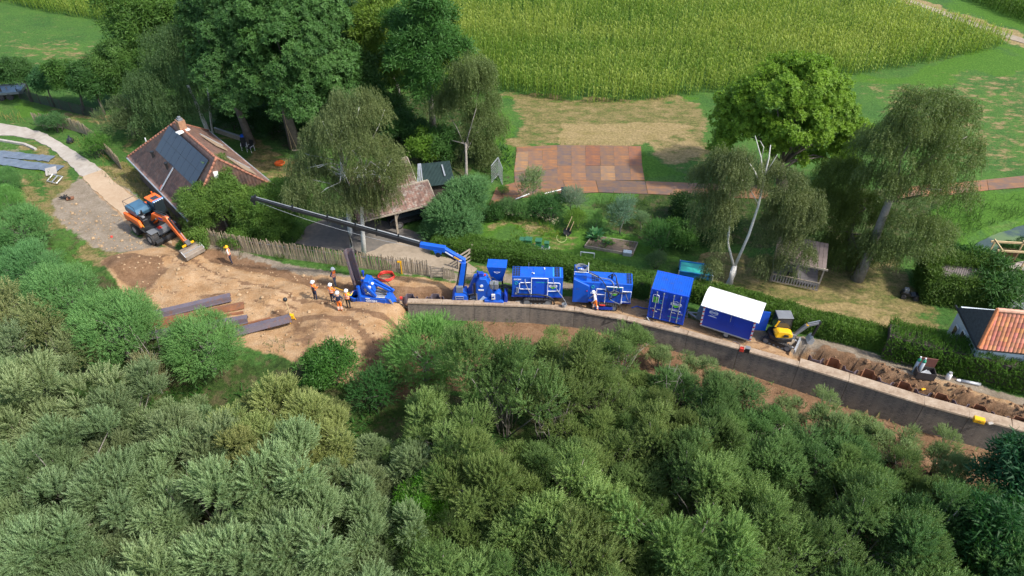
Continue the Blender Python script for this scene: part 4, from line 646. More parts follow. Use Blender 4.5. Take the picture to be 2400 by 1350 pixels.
for (x, y), key, low, s, lab, c in (((-35.65, 37.09), 'olive0', True, 1.6,'brownish green bush at the left edge above the silvery thicket',(1.15,1.05,.7)), ((-32.55, 35.77), 'olive0', True, 1.5,'olive brown bush between the round willow and the silvery thicket',(1.1,1.05,.7)), ((-28.72, 33.3), 'olive0', True, 1.4,'dull bush at the foot of the two round willows',(1.0,1.0,.7)), ((-33.75, 34.1), 'olive0', True, 1.4,'greyish bush at the left edge of the thicket',(.9,1.0,.8)), ((-23.68, 32.13), 'olive0', True, 1.1,'twiggy brown bush between the two lowest round willows',(1.2,1.0,.8)), ((-15.36, 17.89), 'shrub0', False, 1.5,'vivid yellow green bush low in the thicket at the bottom edge',(1.9,1.9,.35)), ((-15.17, 19.27), 'shrub0', False, 1.0,'small vivid green bush beside the bare brown stump gap in the thicket',(1.3,1.7,.5)), ((-4.82, 22.02), 'shrub0', False, 1.2,'vivid green climber bush in the gap of the thicket',(1.3,1.6,.4)), ((15.31, 31.37), 'shrub1', True, 1.1,'small greyish bush on the red soil below the wall',(1.2,1.1,1.0)), ((21.42, 28.36), 'shrub1', True, 1.0,'sparse bush on the red soil at the wall foot',(.9,1,.7))):
    place(key, 'bush', lab, 'bush', (x, y, zg(x, y) if low else .4), s, None, c)
x, y = (27.82, 22.75); place('small0', 'dark_tree', 'dark blue green tree cut by the right frame edge in front of the wall', 'tree', (x, y, zg(x, y)), 1.35, .5, (.55, .85, 1.15))
x, y = (25.31, 19.21); place('small1', 'dark_tree', 'darkest tree in the bottom right corner of the thicket', 'tree', (x, y, zg(x, y)), 1.3, 1.9, (.5, .75, .6))

# ---- hedges: a solid dark heart, leaves all over it
def hedge(name, label, line, h, w, n, size, col, seed, leaf='hedge', kind='ball', lump=.12):
    g = np.random.default_rng(seed); ln = np.array(line, float); seg = np.hypot(*(ln[1:] - ln[:-1]).T); cum = np.concatenate([[0], np.cumsum(seg)]); tot = cum[-1]
    t = thing(name, label, 'hedge', (line[0][0], line[0][1], 0)); o = np.array([line[0][0], line[0][1], 0])
    def at(s_):
        x = np.interp(s_, cum, ln[:, 0]); y = np.interp(s_, cum, ln[:, 1]); k = np.clip(np.searchsorted(cum, s_) - 1, 0, len(seg) - 1); d = (ln[k + 1] - ln[k]) / seg[k][:, None]; return x, y, d
    s_ = g.uniform(0, tot, n); x, y, d = at(s_); f = g.random(n); per = w + 2 * h; a = f * per
    off = np.where(a < h, -w / 2, np.where(a < h + w, a - h - w / 2, w / 2)); z = np.where(a < h, a, np.where(a < h + w, h, per - a))
    nx, ny = -d[:, 1], d[:, 0]; hz = 1 + lump * (fbm(s_ * .9, np.zeros(n), seed, 3) - .5) * 2
    topm = (a >= h) & (a < h + w)
    dirs = np.stack([np.where(topm, 0, np.sign(off) * nx), np.where(topm, 0, np.sign(off) * ny), np.where(topm, 1.0, .35)], 1) + g.normal(0, .25, (n, 3))
    pos = np.stack([x + nx * off * (1 + .1 * (hz - 1)), y + ny * off, z * hz], 1) + g.normal(0, .05, (n, 3)) - o
    tn = np.clip(.35 + .5 * (fbm(s_ * .6, z * 1.5 + off, seed + 3, 3) - .3) + g.normal(0, .08, n), 0, 1)
    lf = link('foliage', foliage(name + '_foliage', kind, pos, dirs, size * g.uniform(.7, 1.3, n), tn, L[leaf], g), t); lf.color = (*col, 1)
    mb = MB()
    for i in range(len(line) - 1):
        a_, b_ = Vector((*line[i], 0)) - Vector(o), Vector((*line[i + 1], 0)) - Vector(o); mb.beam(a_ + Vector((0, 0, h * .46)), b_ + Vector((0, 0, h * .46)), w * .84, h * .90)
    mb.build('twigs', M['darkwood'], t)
    return t
hedge('clipped_hedge', 'long clipped dark green hedge behind the blue power units', [(-6.32, 46.74), (-3.12, 45.87), (0.0, 45.08), (4.04, 43.54), (7.92, 42.12), (10.56, 41.05)], 1.35, 1.5, 11000, .24, (1.2, 1.2, 1.1), 31)
hedge('clipped_hedge', 'clipped hedge between the blue container and the yellow mini digger', [(13.66, 40.75), (15.95, 39.78), (18.78, 38.45), (20.94, 37.35), (23.06, 36.38), (26.06, 35.18)], 1.3, 1.2, 9000, .25, (1.3, 1.22, 1), 32)
hedge('laurel_hedge', 'taller loose laurel hedge in front of the orange tiled house', [(25.73, 35.09), (27.6, 34.26), (30.11, 33.38), (32.43, 32.28), (35.66, 31.01), (38.67, 29.64)], 2.0, 1.7, 9500, .36, (1.15, 1.2, .9), 33, kind='fine', lump=.2)

# ---- maize fields
def maize(name, label, poly, edge_soft, n_per, seed, col, hmax=2.2):
    g = np.random.default_rng(seed); xs_ = [p[0] for p in poly]; ys_ = [p[1] for p in poly]
    X = np.arange(min(xs_), max(xs_), .28); rows = np.arange(min(ys_), max(ys_), .60); XX, YY = np.meshgrid(X, rows); x = XX.ravel() + g.uniform(-.14, .14, XX.size); y = YY.ravel() + g.normal(0, .09, XX.size) + .5 * np.sin(x * .08)
    k = inside(x, y, poly) & (g.random(x.size) < n_per); x, y = x[k], y[k]; n = len(x)
    dd, _, _ = seg_dist(x, y, list(poly) + [poly[0]]); keep = (dd < 3) | (g.random(n) < np.clip(1.35 - (y - 75) * .02, .55, 1)); x, y, dd = x[keep], y[keep], dd[keep]; n = len(x)
    big = fbm(x * .07, y * .16, seed, 4); h = hmax * (.72 + .5 * fbm(x * .2, y * .2, seed + 1, 3)) * g.uniform(.88, 1.12, n) * (.85 + .15 * sstep(0, 1.5, dd))
    T0 = []
    rr = random.Random(5)
    for v_ in range(3):
        q_ = []
        for i in range(6):
            a = i * 3.14159 + v_ + rr.uniform(-.5, .5); z0 = .22 + .12 * i; l = .34 - .02 * i; ca, sa = math.cos(a), math.sin(a); b = np.array([0, 0, z0]); m_ = b + np.array([ca * l * .5, sa * l * .5, .16]); e = b + np.array([ca * l, sa * l, .07 + .02 * i]); w_ = np.array([-sa, ca, 0]) * .032
            q_ += [b - w_ * .6, b + w_ * .6, m_ + w_, m_ - w_]; q_ += [m_ - w_, m_ + w_, e + w_ * .15, e - w_ * .15]
        for a in (0, 1.57): w_ = np.array([math.cos(a), math.sin(a), 0]) * .02; q_ += [-w_, w_, np.array([0, 0, 1.0]) + w_ * .8, np.array([0, 0, 1.0]) - w_ * .8]
        T0.append(np.array(q_))
    V, Tn = [], []; pick = g.integers(0, 3, n)
    for v_ in range(3):
        k = pick == v_; m_ = k.sum(); a = g.uniform(0, 6.28, m_); c_, s_ = np.cos(a), np.sin(a); tv = T0[v_]
        vx = (tv[:, 0][None] * c_[:, None] - tv[:, 1][None] * s_[:, None]) * 1.4; vy = (tv[:, 0][None] * s_[:, None] + tv[:, 1][None] * c_[:, None]) * 1.4; vz = tv[:, 2][None] * h[k][:, None]
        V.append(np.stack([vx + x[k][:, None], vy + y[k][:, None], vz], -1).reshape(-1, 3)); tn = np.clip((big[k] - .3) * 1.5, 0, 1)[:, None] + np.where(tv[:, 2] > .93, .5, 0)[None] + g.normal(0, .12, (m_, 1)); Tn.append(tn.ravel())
    V = np.concatenate(V); Tn = np.clip(np.concatenate(Tn), 0, 1)
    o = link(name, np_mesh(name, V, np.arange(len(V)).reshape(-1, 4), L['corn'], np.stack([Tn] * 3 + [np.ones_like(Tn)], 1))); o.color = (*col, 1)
    tag(o, kind='stuff'); return n
NC = maize('maize_field', '', [(-87.67, 114.56), (-75.84, 107.59), (-67.38, 103.37), (-59.59, 100.41), (-53.59, 98.23), (-44.66, 94.72), (-25.16, 79.68), (-9.8, 76.76), (-1.96, 76.87), (1.93, 75.3), (6.2, 73.99), (10.46, 73.67), (16.28, 74.42), (21.39, 75.97), (27.57, 77.33), (40.11, 80.65), (51.59, 84.71), (61.76, 89.07), (64.98, 91.39), (60.05, 97.58), (55.88, 104.44), (53.46, 108.54)], .5, .78, 61, (1, 1, 1))
maize('dark_maize_field', '', [(67.78, 108.93), (69.22, 103.37), (72.6, 95.5), (80.49, 104.81), (77.81, 113.52)], .5, .9, 62, (.36, .50, .42), 2.4)

# ---- weeds, tufts and rough growth (nobody could count these)
def growth(name, polys, dens, leaf, kind, size, col, seed, up=1.0, zoff=0.0, hvar=.4):
    g = np.random.default_rng(seed); Ps, Ts, Ss = [], [], []
    for poly, w in polys:
        xs_ = [p[0] for p in poly]; ys_ = [p[1] for p in poly]; A = (max(xs_) - min(xs_)) * (max(ys_) - min(ys_)); n = int(A * dens * w)
        x = g.uniform(min(xs_), max(xs_), n); y = g.uniform(min(ys_), max(ys_), n); k = inside(x, y, poly) & (fbm(x * .6, y * .6, seed, 3) > g.uniform(.28, .55, n)); x, y = x[k], y[k]
        Ps.append(np.stack([x, y, zground(x, y) + zoff], 1)); Ts.append(np.clip(fbm(x * .5, y * .5, seed + 5, 3) + g.normal(0, .12, len(x)), 0, 1)); Ss.append(size * g.uniform(1 - hvar, 1 + hvar, len(x)) * (.6 + .8 * fbm(x * .4, y * .4, seed + 9, 3)))
    p = np.concatenate(Ps); d = g.normal(0, .35, p.shape); d[:, 2] = up
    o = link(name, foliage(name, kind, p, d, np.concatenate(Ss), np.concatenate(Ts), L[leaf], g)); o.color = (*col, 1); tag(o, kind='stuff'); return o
growth('ditch_weeds', [([(7.51, 54.12), (17.22, 53.56), (16.63, 48.11), (12.75, 47.39), (7.41, 50.94)], 1.0), ([(17.69, 53.98), (26.92, 53.98), (24.27, 45.76), (17.88, 48.11)], .7), ([(37.73, 53.63), (46.35, 54.33), (50.43, 53.42), (44.72, 51.39), (39.95, 49.34), (36.79, 46.91), (34.15, 44.63), (32.88, 44.08), (33.97, 48.11)], 1.3)], 9, 'weed', 'shoot', .7, (.75, .85, .65), 71)
growth('grove_undergrowth', [([(-34.46, 72.92), (-17.47, 72.92), (-16.41, 66.76), (-28.73, 67.9), (-32.64, 68.86)], 1.0), ([(-18.32, 75.08), (-4.77, 73.99), (-3.49, 65.11), (-8.85, 66.48), (-13.95, 65.11), (-16.61, 67.9)], .9), ([(-2.38, 73.99), (0.21, 63.78), (0.0, 56.88), (-1.99, 56.88), (-3.59, 67.9)], .8)], 4, 'broad', 'ball', .6, (.55, .7, .5), 72)
growth('verge_weeds', [([(-22.36, 46.33), (-17.26, 45.42), (-12.2, 44.08), (-12.11, 43.54), (-17.1, 44.74), (-22.19, 45.76)], 2.0), ([(-19.44, 45.87), (-18.42, 45.64), (-18.28, 45.08), (-19.33, 45.42)], 5.0), ([(-15.09, 44.97), (-13.68, 44.74), (-13.54, 43.98), (-14.94, 44.19)], 5.0), ([(-10.91, 44.52), (-8.12, 43.98), (-4.68, 43.01), (-4.64, 42.38), (-8.04, 43.22), (-10.81, 43.87)], 3.0), ([(-40.69, 58.8), (-38.97, 59.51), (-35.82, 56.88), (-36.7, 56.14)], .7), ([(-28.51, 46.91), (-25.31, 45.76), (-25.89, 46.45), (-28.38, 47.51)], .0)], 12, 'weed', 'shoot', .42, (1, 1, .8), 73)
growth('wall_foot_weeds', [([(-5.53, 39.86), (-2.91, 39.47), (0.97, 39.28), (0.96, 38.95), (-2.89, 39.05), (-5.49, 39.33)], 4.0), ([(-8.45, 39.73), (-7.73, 39.87), (-7.81, 39.74), (-8.61, 39.33)], 3.0), ([(8.87, 37.95), (11.87, 36.96), (11.79, 36.52), (8.81, 37.5)], 2.0), ([(24.17, 31.23), (28.98, 29.26), (28.78, 28.84), (24.03, 30.86)], 1.2)], 9, 'weed', 'shoot', .5, (1, 1.05, .8), 74)
growth('soil_scrub', [([(11.14, 36.16), (16.29, 34.47), (20.52, 32.47), (25.37, 29.96), (24.18, 27.17), (19.68, 29.88), (15.06, 31.71), (10.82, 34.27)], .8), ([(25.23, 29.61), (32.32, 27.24), (31.37, 25.59), (24.18, 27.17)], .5)], 5, 'willow', 'fine', .5, (.75, .9, .6), 78, hvar=.6)
growth('slope_grass', [([(-39.33, 48.11), (-35.48, 47.51), (-32.69, 45.19), (-29.53, 40.95), (-26.23, 36.73), (-29.37, 37.62), (-33.4, 43.01)], .8), ([(-49.26, 59.59), (-44.14, 59.2), (-41.08, 55.41), (-43.48, 53.28), (-46.15, 53.98)], .7), ([(-18.18, 36.29), (-14.59, 36.51), (-12.74, 33.38), (-16.32, 33.78)], .7), ([(-40.28, 40.46), (-37.0, 40.95), (-30.7, 35.86), (-27.51, 33.38), (-36.19, 33.38)], 1.0)], 7, 'weed', 'shoot', .5, (.85, .95, .75), 75)
growth('dry_tall_grass', [([(-39.41, 59.59), (-37.39, 60.65), (-35.24, 58.41), (-28.24, 50.61), (-27.26, 48.35), (-32.94, 53.63)], 1.2), ([(-45.34, 65.11), (-44.02, 66.02), (-39.06, 61.64), (-39.35, 60.4), (-42.39, 62.48)], .9), ([(-55.5, 70.85), (-49.2, 69.35), (-48.67, 68.28), (-54.72, 69.45)], .9)], 7, 'dryg', 'shoot', .6, (1, 1, .9), 76)
growth('willow_thicket_floor', [([(-39.26, 34.81), (-26.51, 33.19), (-14.46, 32.03), (-5.61, 30.18), (1.52, 35.23), (14.58, 32.29), (21.86, 28.16), (33.26, 24.39), (29.37, 17.91), (-28.97, 17.67)], 1.0)], 5, 'broad', 'ball', .55, (.8, 1.05, .6), 77, hvar=.5)

# ------------------------------------------------------------------ retaining wall
def brick_mat():
    m, t, b = nodes('dark_brick_face'); co = objco(t); mp = N(t, 'ShaderNodeMapping'); mp.inputs['Rotation'].default_value = (R(-90), 0, 0); t.links.new(co, mp.inputs[0])
    br = N(t, 'ShaderNodeTexBrick'); br.inputs['Scale'].default_value = 1.0; br.inputs['Brick Width'].default_value = .23; br.inputs['Row Height'].default_value = .075; br.inputs['Mortar Size'].default_value = .009
    br.inputs['Color1'].default_value = (.125, .108, .094, 1); br.inputs['Color2'].default_value = (.070, .062, .057, 1); br.inputs['Mortar'].default_value = (.17, .155, .135, 1); t.links.new(mp.outputs[0], br.inputs[0])
    mp2 = N(t, 'ShaderNodeMapping'); mp2.inputs['Scale'].default_value = (1.0, 1, 5.0); t.links.new(co, mp2.inputs[0])
    fl = ramp(t, noise(t, 5.0, 4, .8, mp2.outputs[0]), [(.48, (0, 0, 0)), (.62, (1, 1, 1))]); c = mix(t, mth(t, 'MULTIPLY', fl, .75), br.outputs[0], (.27, .235, .20))
    mp3 = N(t, 'ShaderNodeMapping'); mp3.inputs['Scale'].default_value = (1.6, 1, .25); t.links.new(co, mp3.inputs[0])
    c = mix(t, mth(t, 'MULTIPLY', ramp(t, noise(t, 1.0, 4, .7, mp3.outputs[0]), [(.42, (0, 0, 0)), (.62, (1, 1, 1))]), .6), c, (.24, .20, .16))
    t.links.new(c, b.inputs['Base Color']); b.inputs['Roughness'].default_value = .95; b.inputs['Specular IOR Level'].default_value = .2; bump(t, b, br.outputs['Fac'], -.4, .02); return m
M['brickface'] = brick_mat()
M['coping'] = patchy('pale_coping', [(0.32, (0.15, 0.105, 0.07)), (0.46, (0.29, 0.215, 0.15)), (0.6, (0.38, 0.30, 0.22)), (0.74, (0.46, 0.39, 0.31))], 1.1, .9, .3)
def path_len(pts):
    c = [0]
    for a, b in zip(pts[:-1], pts[1:]): c.append(c[-1] + math.dist(a, b))
    return c
def path_at(pts, c, s):
    for i in range(len(pts) - 1):
        if s <= c[i + 1] or i == len(pts) - 2:
            f = (s - c[i]) / (c[i + 1] - c[i]); a, b = pts[i], pts[i + 1]; d = Vector((b[0] - a[0], b[1] - a[1], 0)).normalized(); return Vector((a[0] + (b[0] - a[0]) * f, a[1] + (b[1] - a[1]) * f, 0)), d
wall = thing('retaining_wall', 'long dark brick retaining wall with pale coping below the blue machines', 'wall', (*WALL[0], 0)); wo = Vector((*WALL[0], 0))
wc = path_len(WALL); s = 0.0; k = 0
while s < wc[-1] - .6:
    ln = min([2.6, 2.4, 4.2, 3.3, 3.9, 4.4, 3.6, 4.0, 3.2, 4.6][k % 10], wc[-1] - s); a, _ = path_at(WALL, wc, s); b, _ = path_at(WALL, wc, s + ln - .025); d = (b - a); l = d.length; d.normalize(); n = Vector((-d.y, d.x, 0)); mid = (a + b) / 2; dr = float(drop(mid.x)) + .35
    ang = math.atan2(d.y, d.x)
    pb = MB(); pb.prism([(-l / 2, -.16, -dr), (-l / 2, .50, -dr), (-l / 2, .50, .03), (-l / 2, 0, .03)], (l, 0, 0)); pb.build('wall_panel', M['brickface'], wall, loc=mid - wo, rot=(0, 0, ang))
    wd = .42 if mid.x < 18.2 else .76
    cb = MB(); q0 = rnd.uniform(-.012, .012); cb.prism([(-l / 2, -.07, .03), (-l / 2, wd, .03), (-l / 2, wd, .13 + q0), (-l / 2, -.045, .13 + q0)], (l, 0, 0)); o = cb.build('coping_slab', M['coping'], wall, loc=mid - wo, rot=(rnd.uniform(-.01, .01), 0, ang + rnd.uniform(-.004, .004)))
    s += ln; k += 1

# ------------------------------------------------------------------ pantile roofs
def tilemat(name, stops, lichen=None, lam=.0, rough=.85):
    m, t, b = nodes(name); at = N(t, 'ShaderNodeAttribute'); at.attribute_name = 'tint'; sp = N(t, 'ShaderNodeSeparateColor'); t.links.new(at.outputs['Color'], sp.inputs[0]); co = objco(t)
    c = ramp(t, sp.outputs[0], stops); c = mix(t, 1, c, ramp(t, noise(t, 2.5, 4, .7, co), [(.3, (.7, .7, .7)), (.7, (1.2, 1.2, 1.2))]), 'MULTIPLY')
    if lichen: c = mix(t, mth(t, 'MULTIPLY', ramp(t, noise(t, 3.0, 5, .75, co), [(.5, (0, 0, 0)), (.64, (1, 1, 1))]), lam), c, lichen)
    t.links.new(c, b.inputs['Base Color']); b.inputs['Roughness'].default_value = rough; b.inputs['Specular IOR Level'].default_value = .3; return m
M['tile'] = tilemat('old_red_pantiles', [(0.0, (.13, .092, .085)), (.35, (.24, .145, .118)), (.7, (.32, .18, .135)), (1, (.38, .21, .15))], (.24, .21, .18), .4)
M['ctile'] = tilemat('lichened_pantiles', [(0.0, (.10, .070, .062)), (.5, (.17, .105, .085)), (1, (.26, .15, .115))], (.38, .36, .31), .6)
M['otile'] = pm('new_orange_tile', (.50, .185, .10), .6, 0, .18, 2.5, objcol=True)
def pantiles(name, o, dS, dT, s0, s1, tl, tmin, tmax, cw, ch, mat, parent, amp=.028, step=.03, seed=0):
    """tiled slope: dS along the eave, dT up the slope; tmin/tmax(s) cut it along hips"""
    dS, dT = Vector(dS).normalized(), Vector(dT).normalized(); n = dS.cross(dT).normalized(); n = n if n.z > 0 else -n
    ss = np.arange(s0, s1 + 1e-6, cw / 4); nt_ = int(math.ceil(tl / ch)); tt = np.concatenate([[j * ch, j * ch + ch * .985] for j in range(nt_)]); tt = np.minimum(tt, tl); nz = np.tile([1.0, 0.0], nt_)
    Sg, Tg = np.meshgrid(ss, tt); lo = np.array([tmin(x) for x in ss]); hi = np.array([tmax(x) for x in ss]); Tc = np.clip(Tg, lo[None], np.maximum(hi, lo)[None])
    ph = (Sg / cw) % 1; wv = np.where(ph < .62, np.sin(ph / .62 * math.pi), -.35 * np.sin((ph - .62) / .38 * math.pi)); h = amp * wv + step * nz[:, None]
    P_ = np.array(o)[None, None] + Sg[..., None] * np.array(dS) + Tc[..., None] * np.array(dT) + h[..., None] * np.array(n)
    ti = vnoise(np.floor(Sg / cw + 1e-4) * 1.0 + .5, np.floor((Tg + 1e-4) / ch) + .5, seed) ; ti = np.clip(.5 * _h(np.floor(Sg / cw + .5), np.floor((Tg + 1e-4) / ch), seed) + .5 * vnoise(Sg * .9, Tg * 1.1, seed + 2), 0, 1)
    a, b = Sg.shape; ix = np.arange(a * b).reshape(a, b); q_ = np.stack([ix[:-1, :-1], ix[:-1, 1:], ix[1:, 1:], ix[1:, :-1]], -1).reshape(-1, 4)
    return link(name, np_mesh(name, P_.reshape(-1, 3), q_, mat, np.stack([ti.ravel()] * 3 + [np.ones(ti.size)], 1)), parent)

# ------------------------------------------------------------------ farmhouse at the left
fh = thing('farmhouse', 'old farmhouse with dark red tiled roof carrying black solar panels', 'house', (-27.94, 55.09, 0), R(-48))
EZ, RZ, HW = 2.4, 6.2, 3.85; SLH = math.hypot(HW, RZ - EZ); X0, X1, RX0, RX1 = -6.7, 7.0, -2.4, 6.0
mb = MB(); mb.box((.15, 0, 1.2), (X1 - X0 - .7, 2 * HW - .7, 2.5)); mb.build('wall', pm('farmhouse_brick', (.10, .07, .055), .9, 0, .25, 3), fh)
upl = ((0, HW, RZ - EZ)); upr = ((0, -HW, RZ - EZ))
hipl = lambda x: SLH * min(1, max(0, (x - X0) / (RX0 - X0)), max(0, (X1 - x) / (X1 - RX1)))
rf = pantiles('roof', (0, -HW, EZ), (1, 0, 0), upl, X0, X1, SLH, lambda x: 0, hipl, .26, .34, M['tile'], fh, seed=1)
r2 = pantiles('roof_slope', (0, HW, EZ), (1, 0, 0), upr, X0, X1, SLH, lambda x: 0, hipl, .26, .34, M['tile'], fh, seed=2)
def hipend(xe, xr, sgn, seed):
    l = math.hypot(xr - xe, RZ - EZ); return pantiles('hip_roof', (xe, 0, EZ), (0, 1, 0), (xr - xe, 0, RZ - EZ), -HW, HW, l, lambda y: 0, lambda y: l * (1 - abs(y) / HW), .26, .34, M['tile'], fh, seed=seed)
hipend(X0, RX0, 1, 3); hipend(X1, RX1, -1, 4)
mb = MB()
for i in range(24): x = RX0 + (RX1 - RX0) * i / 24; mb.cyl((x, 0, RZ + .02), (x + .40, 0, RZ + .04), .11, 8)
for (xe, xr) in ((X0, RX0), (X1, RX1)):
    for sy in (-1, 1):
        a, b = Vector((xe, sy * HW, EZ + .05)), Vector((xr, 0, RZ + .04)); n_ = int((b - a).length / .36)
        for i in range(n_): mb.cyl(a.lerp(b, i / n_), a.lerp(b, (i + 1.1) / n_), .10, 7)
mb.build('ridge_tiles', pm('ridge_tile', (.30, .125, .075), .8, 0, .25, 3), fh, smooth=True)
sm, st_, sb = nodes('solar_cells'); sb.inputs['Base Color'].default_value = (.012, .020, .038, 1); sb.inputs['Roughness'].default_value = .3; sb.inputs['Specular IOR Level'].default_value = .5; M['solar'] = sm
pmesh = None; dT = Vector((0, HW, RZ - EZ)).normalized(); nS = Vector((1, 0, 0)).cross(dT)
for i in range(8):
    for j in range(2):
        x = -2.75 + i * 1.02; t_ = 2.45 + j * 1.24
        if x - .5 < -6 or SLH * (x - X0) / (RX0 - X0) < t_ + 1.2 and x < -2.75: continue
        c = Vector((x + .5, -HW, EZ)) + dT * (t_ + .6) + nS * .13
        if pmesh is None:
            pb = MB(); Mx = Matrix((Vector((1, 0, 0)), dT, nS)).transposed(); pb.box((0, 0, 0), (1.015, 1.235, .04), M=Mx, mi=1); pb.box(nS * .012, (.99, 1.21, .03), M=Mx, mi=0); pmesh = pb.mesh('solar_panel', [M['solar'], M['black']])
        link('solar_panel', pmesh, fh, loc=c)
mb = MB(); mb.box((-.9, .05, RZ + .3), (.75, .6, 1.0)); ch = mb.build('chimney', pm('chimney_brick', (.30, .16, .09), .9, 0, .3, 4), fh)
mb = MB(); mb.box((-.9, .05, RZ + .86), (.5, .4, .14)); mb.cyl((-.9, .05, RZ + .86), (-.9, .05, RZ + 1.1), .14, 8); mb.build('chimney_cap', M['grey'], ch)
mb = MB(); mb.box((-.45, -.1, RZ - .02), (.5, 1.1, .10), rz=.2); mb.build('flashing', M['white'], ch)
mb = MB(); mb.beam((RX1 + .25, -.5, RZ - .9), (RX1 + .55, -.7, RZ - 2.2), .45, .18); mb.build('white_vent', M['white'], fh)
mb = MB(); mb.tube([(X0, -HW - .06, EZ - .04), (X1, -HW - .06, EZ - .04)], .075, 8); mb.build('gutter', M['galv'], fh)
mb = MB(); mb.tube([(X0, HW + .06, EZ - .04), (X1, HW + .06, EZ - .04)], .075, 8); mb.build('gutter', M['galv'], fh)
f = lambda x, t_, h=.1: tuple(Vector((x, -HW, EZ)) + dT * t_ + nS * h)
mb = MB(); mb.beam(f(1.2, .1), f(1.2, 2.4), .14, .06); mb.build('roof_strip', M['galv'], fh)
mb = MB(); mb.beam(f(1.0, .1), f(1.0, .55), .22, .08); mb.build('roof_strip', pm('red_strip', (.28, .08, .05)), fh)
for x, t_ in ((-2.6, 1.75), (.35, 1.9)):
    mb = MB(); mb.cyl(f(x, t_, 0), tuple(Vector(f(x, t_, 0)) + Vector((0, 0, .55))), .11, 8); mb.cyl(tuple(Vector(f(x, t_, 0)) + Vector((0, 0, .5))), tuple(Vector(f(x, t_, 0)) + Vector((0, 0, .62))), .17, 8); mb.build('vent_pipe', M['dark'], fh)
dR = Vector((0, -HW, RZ - EZ)).normalized(); nR = Vector((0, RZ - EZ, HW)).normalized()
for x, w in ((-.2, 1.9), (5.2, 2.0)):
    mb = MB(); o_ = Vector((x, HW, EZ)) + dR * 2.6 + nR * .12; mb.prism([o_ - Vector((w / 2, 0, 0)) + dR * 1.0, o_ + Vector((w / 2, 0, 0)) + dR * .3, o_ + Vector((w / 2, 0, 0)) - dR * .9, o_ + Vector((-w / 6, 0, 0)) - dR * .9], nR * .08); mb.build('roof_board', pm('bare_roof_board', (.30, .22, .15), .85, 0, .12, 3), fh)
    mb = MB(); mb.beam(o_ - Vector((w / 2, 0, 0)) + dR * 1.05 + nR * .1, o_ + Vector((-w / 6, 0, 0)) - dR * 1.0 + nR * .1, .09, .06); mb.build('roof_strip', M['galv'], fh)
mb = MB(); mb.cyl((-6.0, -2.0, 3.2), (-6.0, -2.0, 4.0), .05); mb.box((-6.1, -2.1, 3.3), (.5, .7, .06), rz=.3); mb.build('white_flashing', M['white'], fh)

# ------------------------------------------------------------------ open carport with two tiled roofs
cp = thing('carport', 'open timber carport with two stepped lichened tile roofs', 'carport', (-6.54, 50.15, 0), R(25))
for nm, y0, z0, y1, z1, xa, xb in (('roof', -.15, 2.35, 1.85, 3.35, -6.6, .2), ('upper_roof', 1.85, 3.3, 4.1, 4.65, -6.2, -.75)):
    l = math.hypot(y1 - y0, z1 - z0); pantiles(nm, (0, y0, z0), (1, 0, 0), (0, y1 - y0, z1 - z0), xa, xb, l, lambda x: 0, lambda x: l, .24, .34, M['ctile'], cp, amp=.035, seed=8)
    mb = MB(); mb.beam((xa, y0 - .04, z0 - .06), (xb, y0 - .04, z0 - .06), .1, .12); mb.beam((xa, y1, z1 + .02), (xb, y1, z1 + .02), .16, .1); mb.beam((xb, y0, z0 - .02), (xb, y1, z1 - .02), .07, .16); mb.build('edge_board', M['wood'], cp)
mb = MB(); mb.prism([(-6.6, 4.05, 0), (-6.6, 4.05, 4.5), (-6.6, 1.9, 3.2), (-6.6, 1.9, 0)], (.12, 0, 0)); mb.box((-3.5, 4.0, 2.2), (5.6, .12, 4.4)); mb.prism([(-.85, 4.05, 0), (-.85, 4.05, 4.5), (-.85, 1.9, 3.2), (-.85, 1.9, 0)], (.1, 0, 0)); mb.build('wall', M['darkwood'], cp)
for x in (-6.3, -3.4, -.1):
    mb = MB(); mb.beam((x, .0, 0), (x, .05, 2.35), .16, .16); mb.tube([(x, 0, 1.5), (x + .25, .02, 2.0), (x + .7, .05, 2.3)], .06, 5); mb.build('post', M['wood'], cp)
car = thing('parked_car', 'black car parked nose out under the carport', 'car', (*(-8.7, 50.87), .05), R(205))
mb = MB(); mb.side([(-2.1, .3), (-2.15, .75), (-1.9, .92), (-1.1, .98), (-.6, 1.45), (1.2, 1.5), (1.9, 1.0), (2.1, .85), (2.15, .35)], -.85, .85); mb.build('body', pm('black_car_paint', (.010, .011, .013), .15, 0, .1, 2, spec=.8), car, bevel=.06)
mb = MB(); mb.side([(-1.05, 1.0), (-.62, 1.40), (1.1, 1.44), (1.7, 1.02)], -.862, .862); mb.build('window', M['glass'], car)
for x in (-1.3, 1.35):
    for y in (-.82, .82):
        mb = MB(); mb.wheel((x, y, .33), .33, .22); w_ = mb.build('wheel', M['rubber'], car, smooth=False); mb = MB(); mb.wheel((x, y * 1.13, .33), .2, .05, n=10); mb.build('rim', M['steel'], w_)
for y in (-.6, .6): mb = MB(); mb.box((-2.1, y, .7), (.12, .35, .14)); mb.build('headlight', M['print'], car)

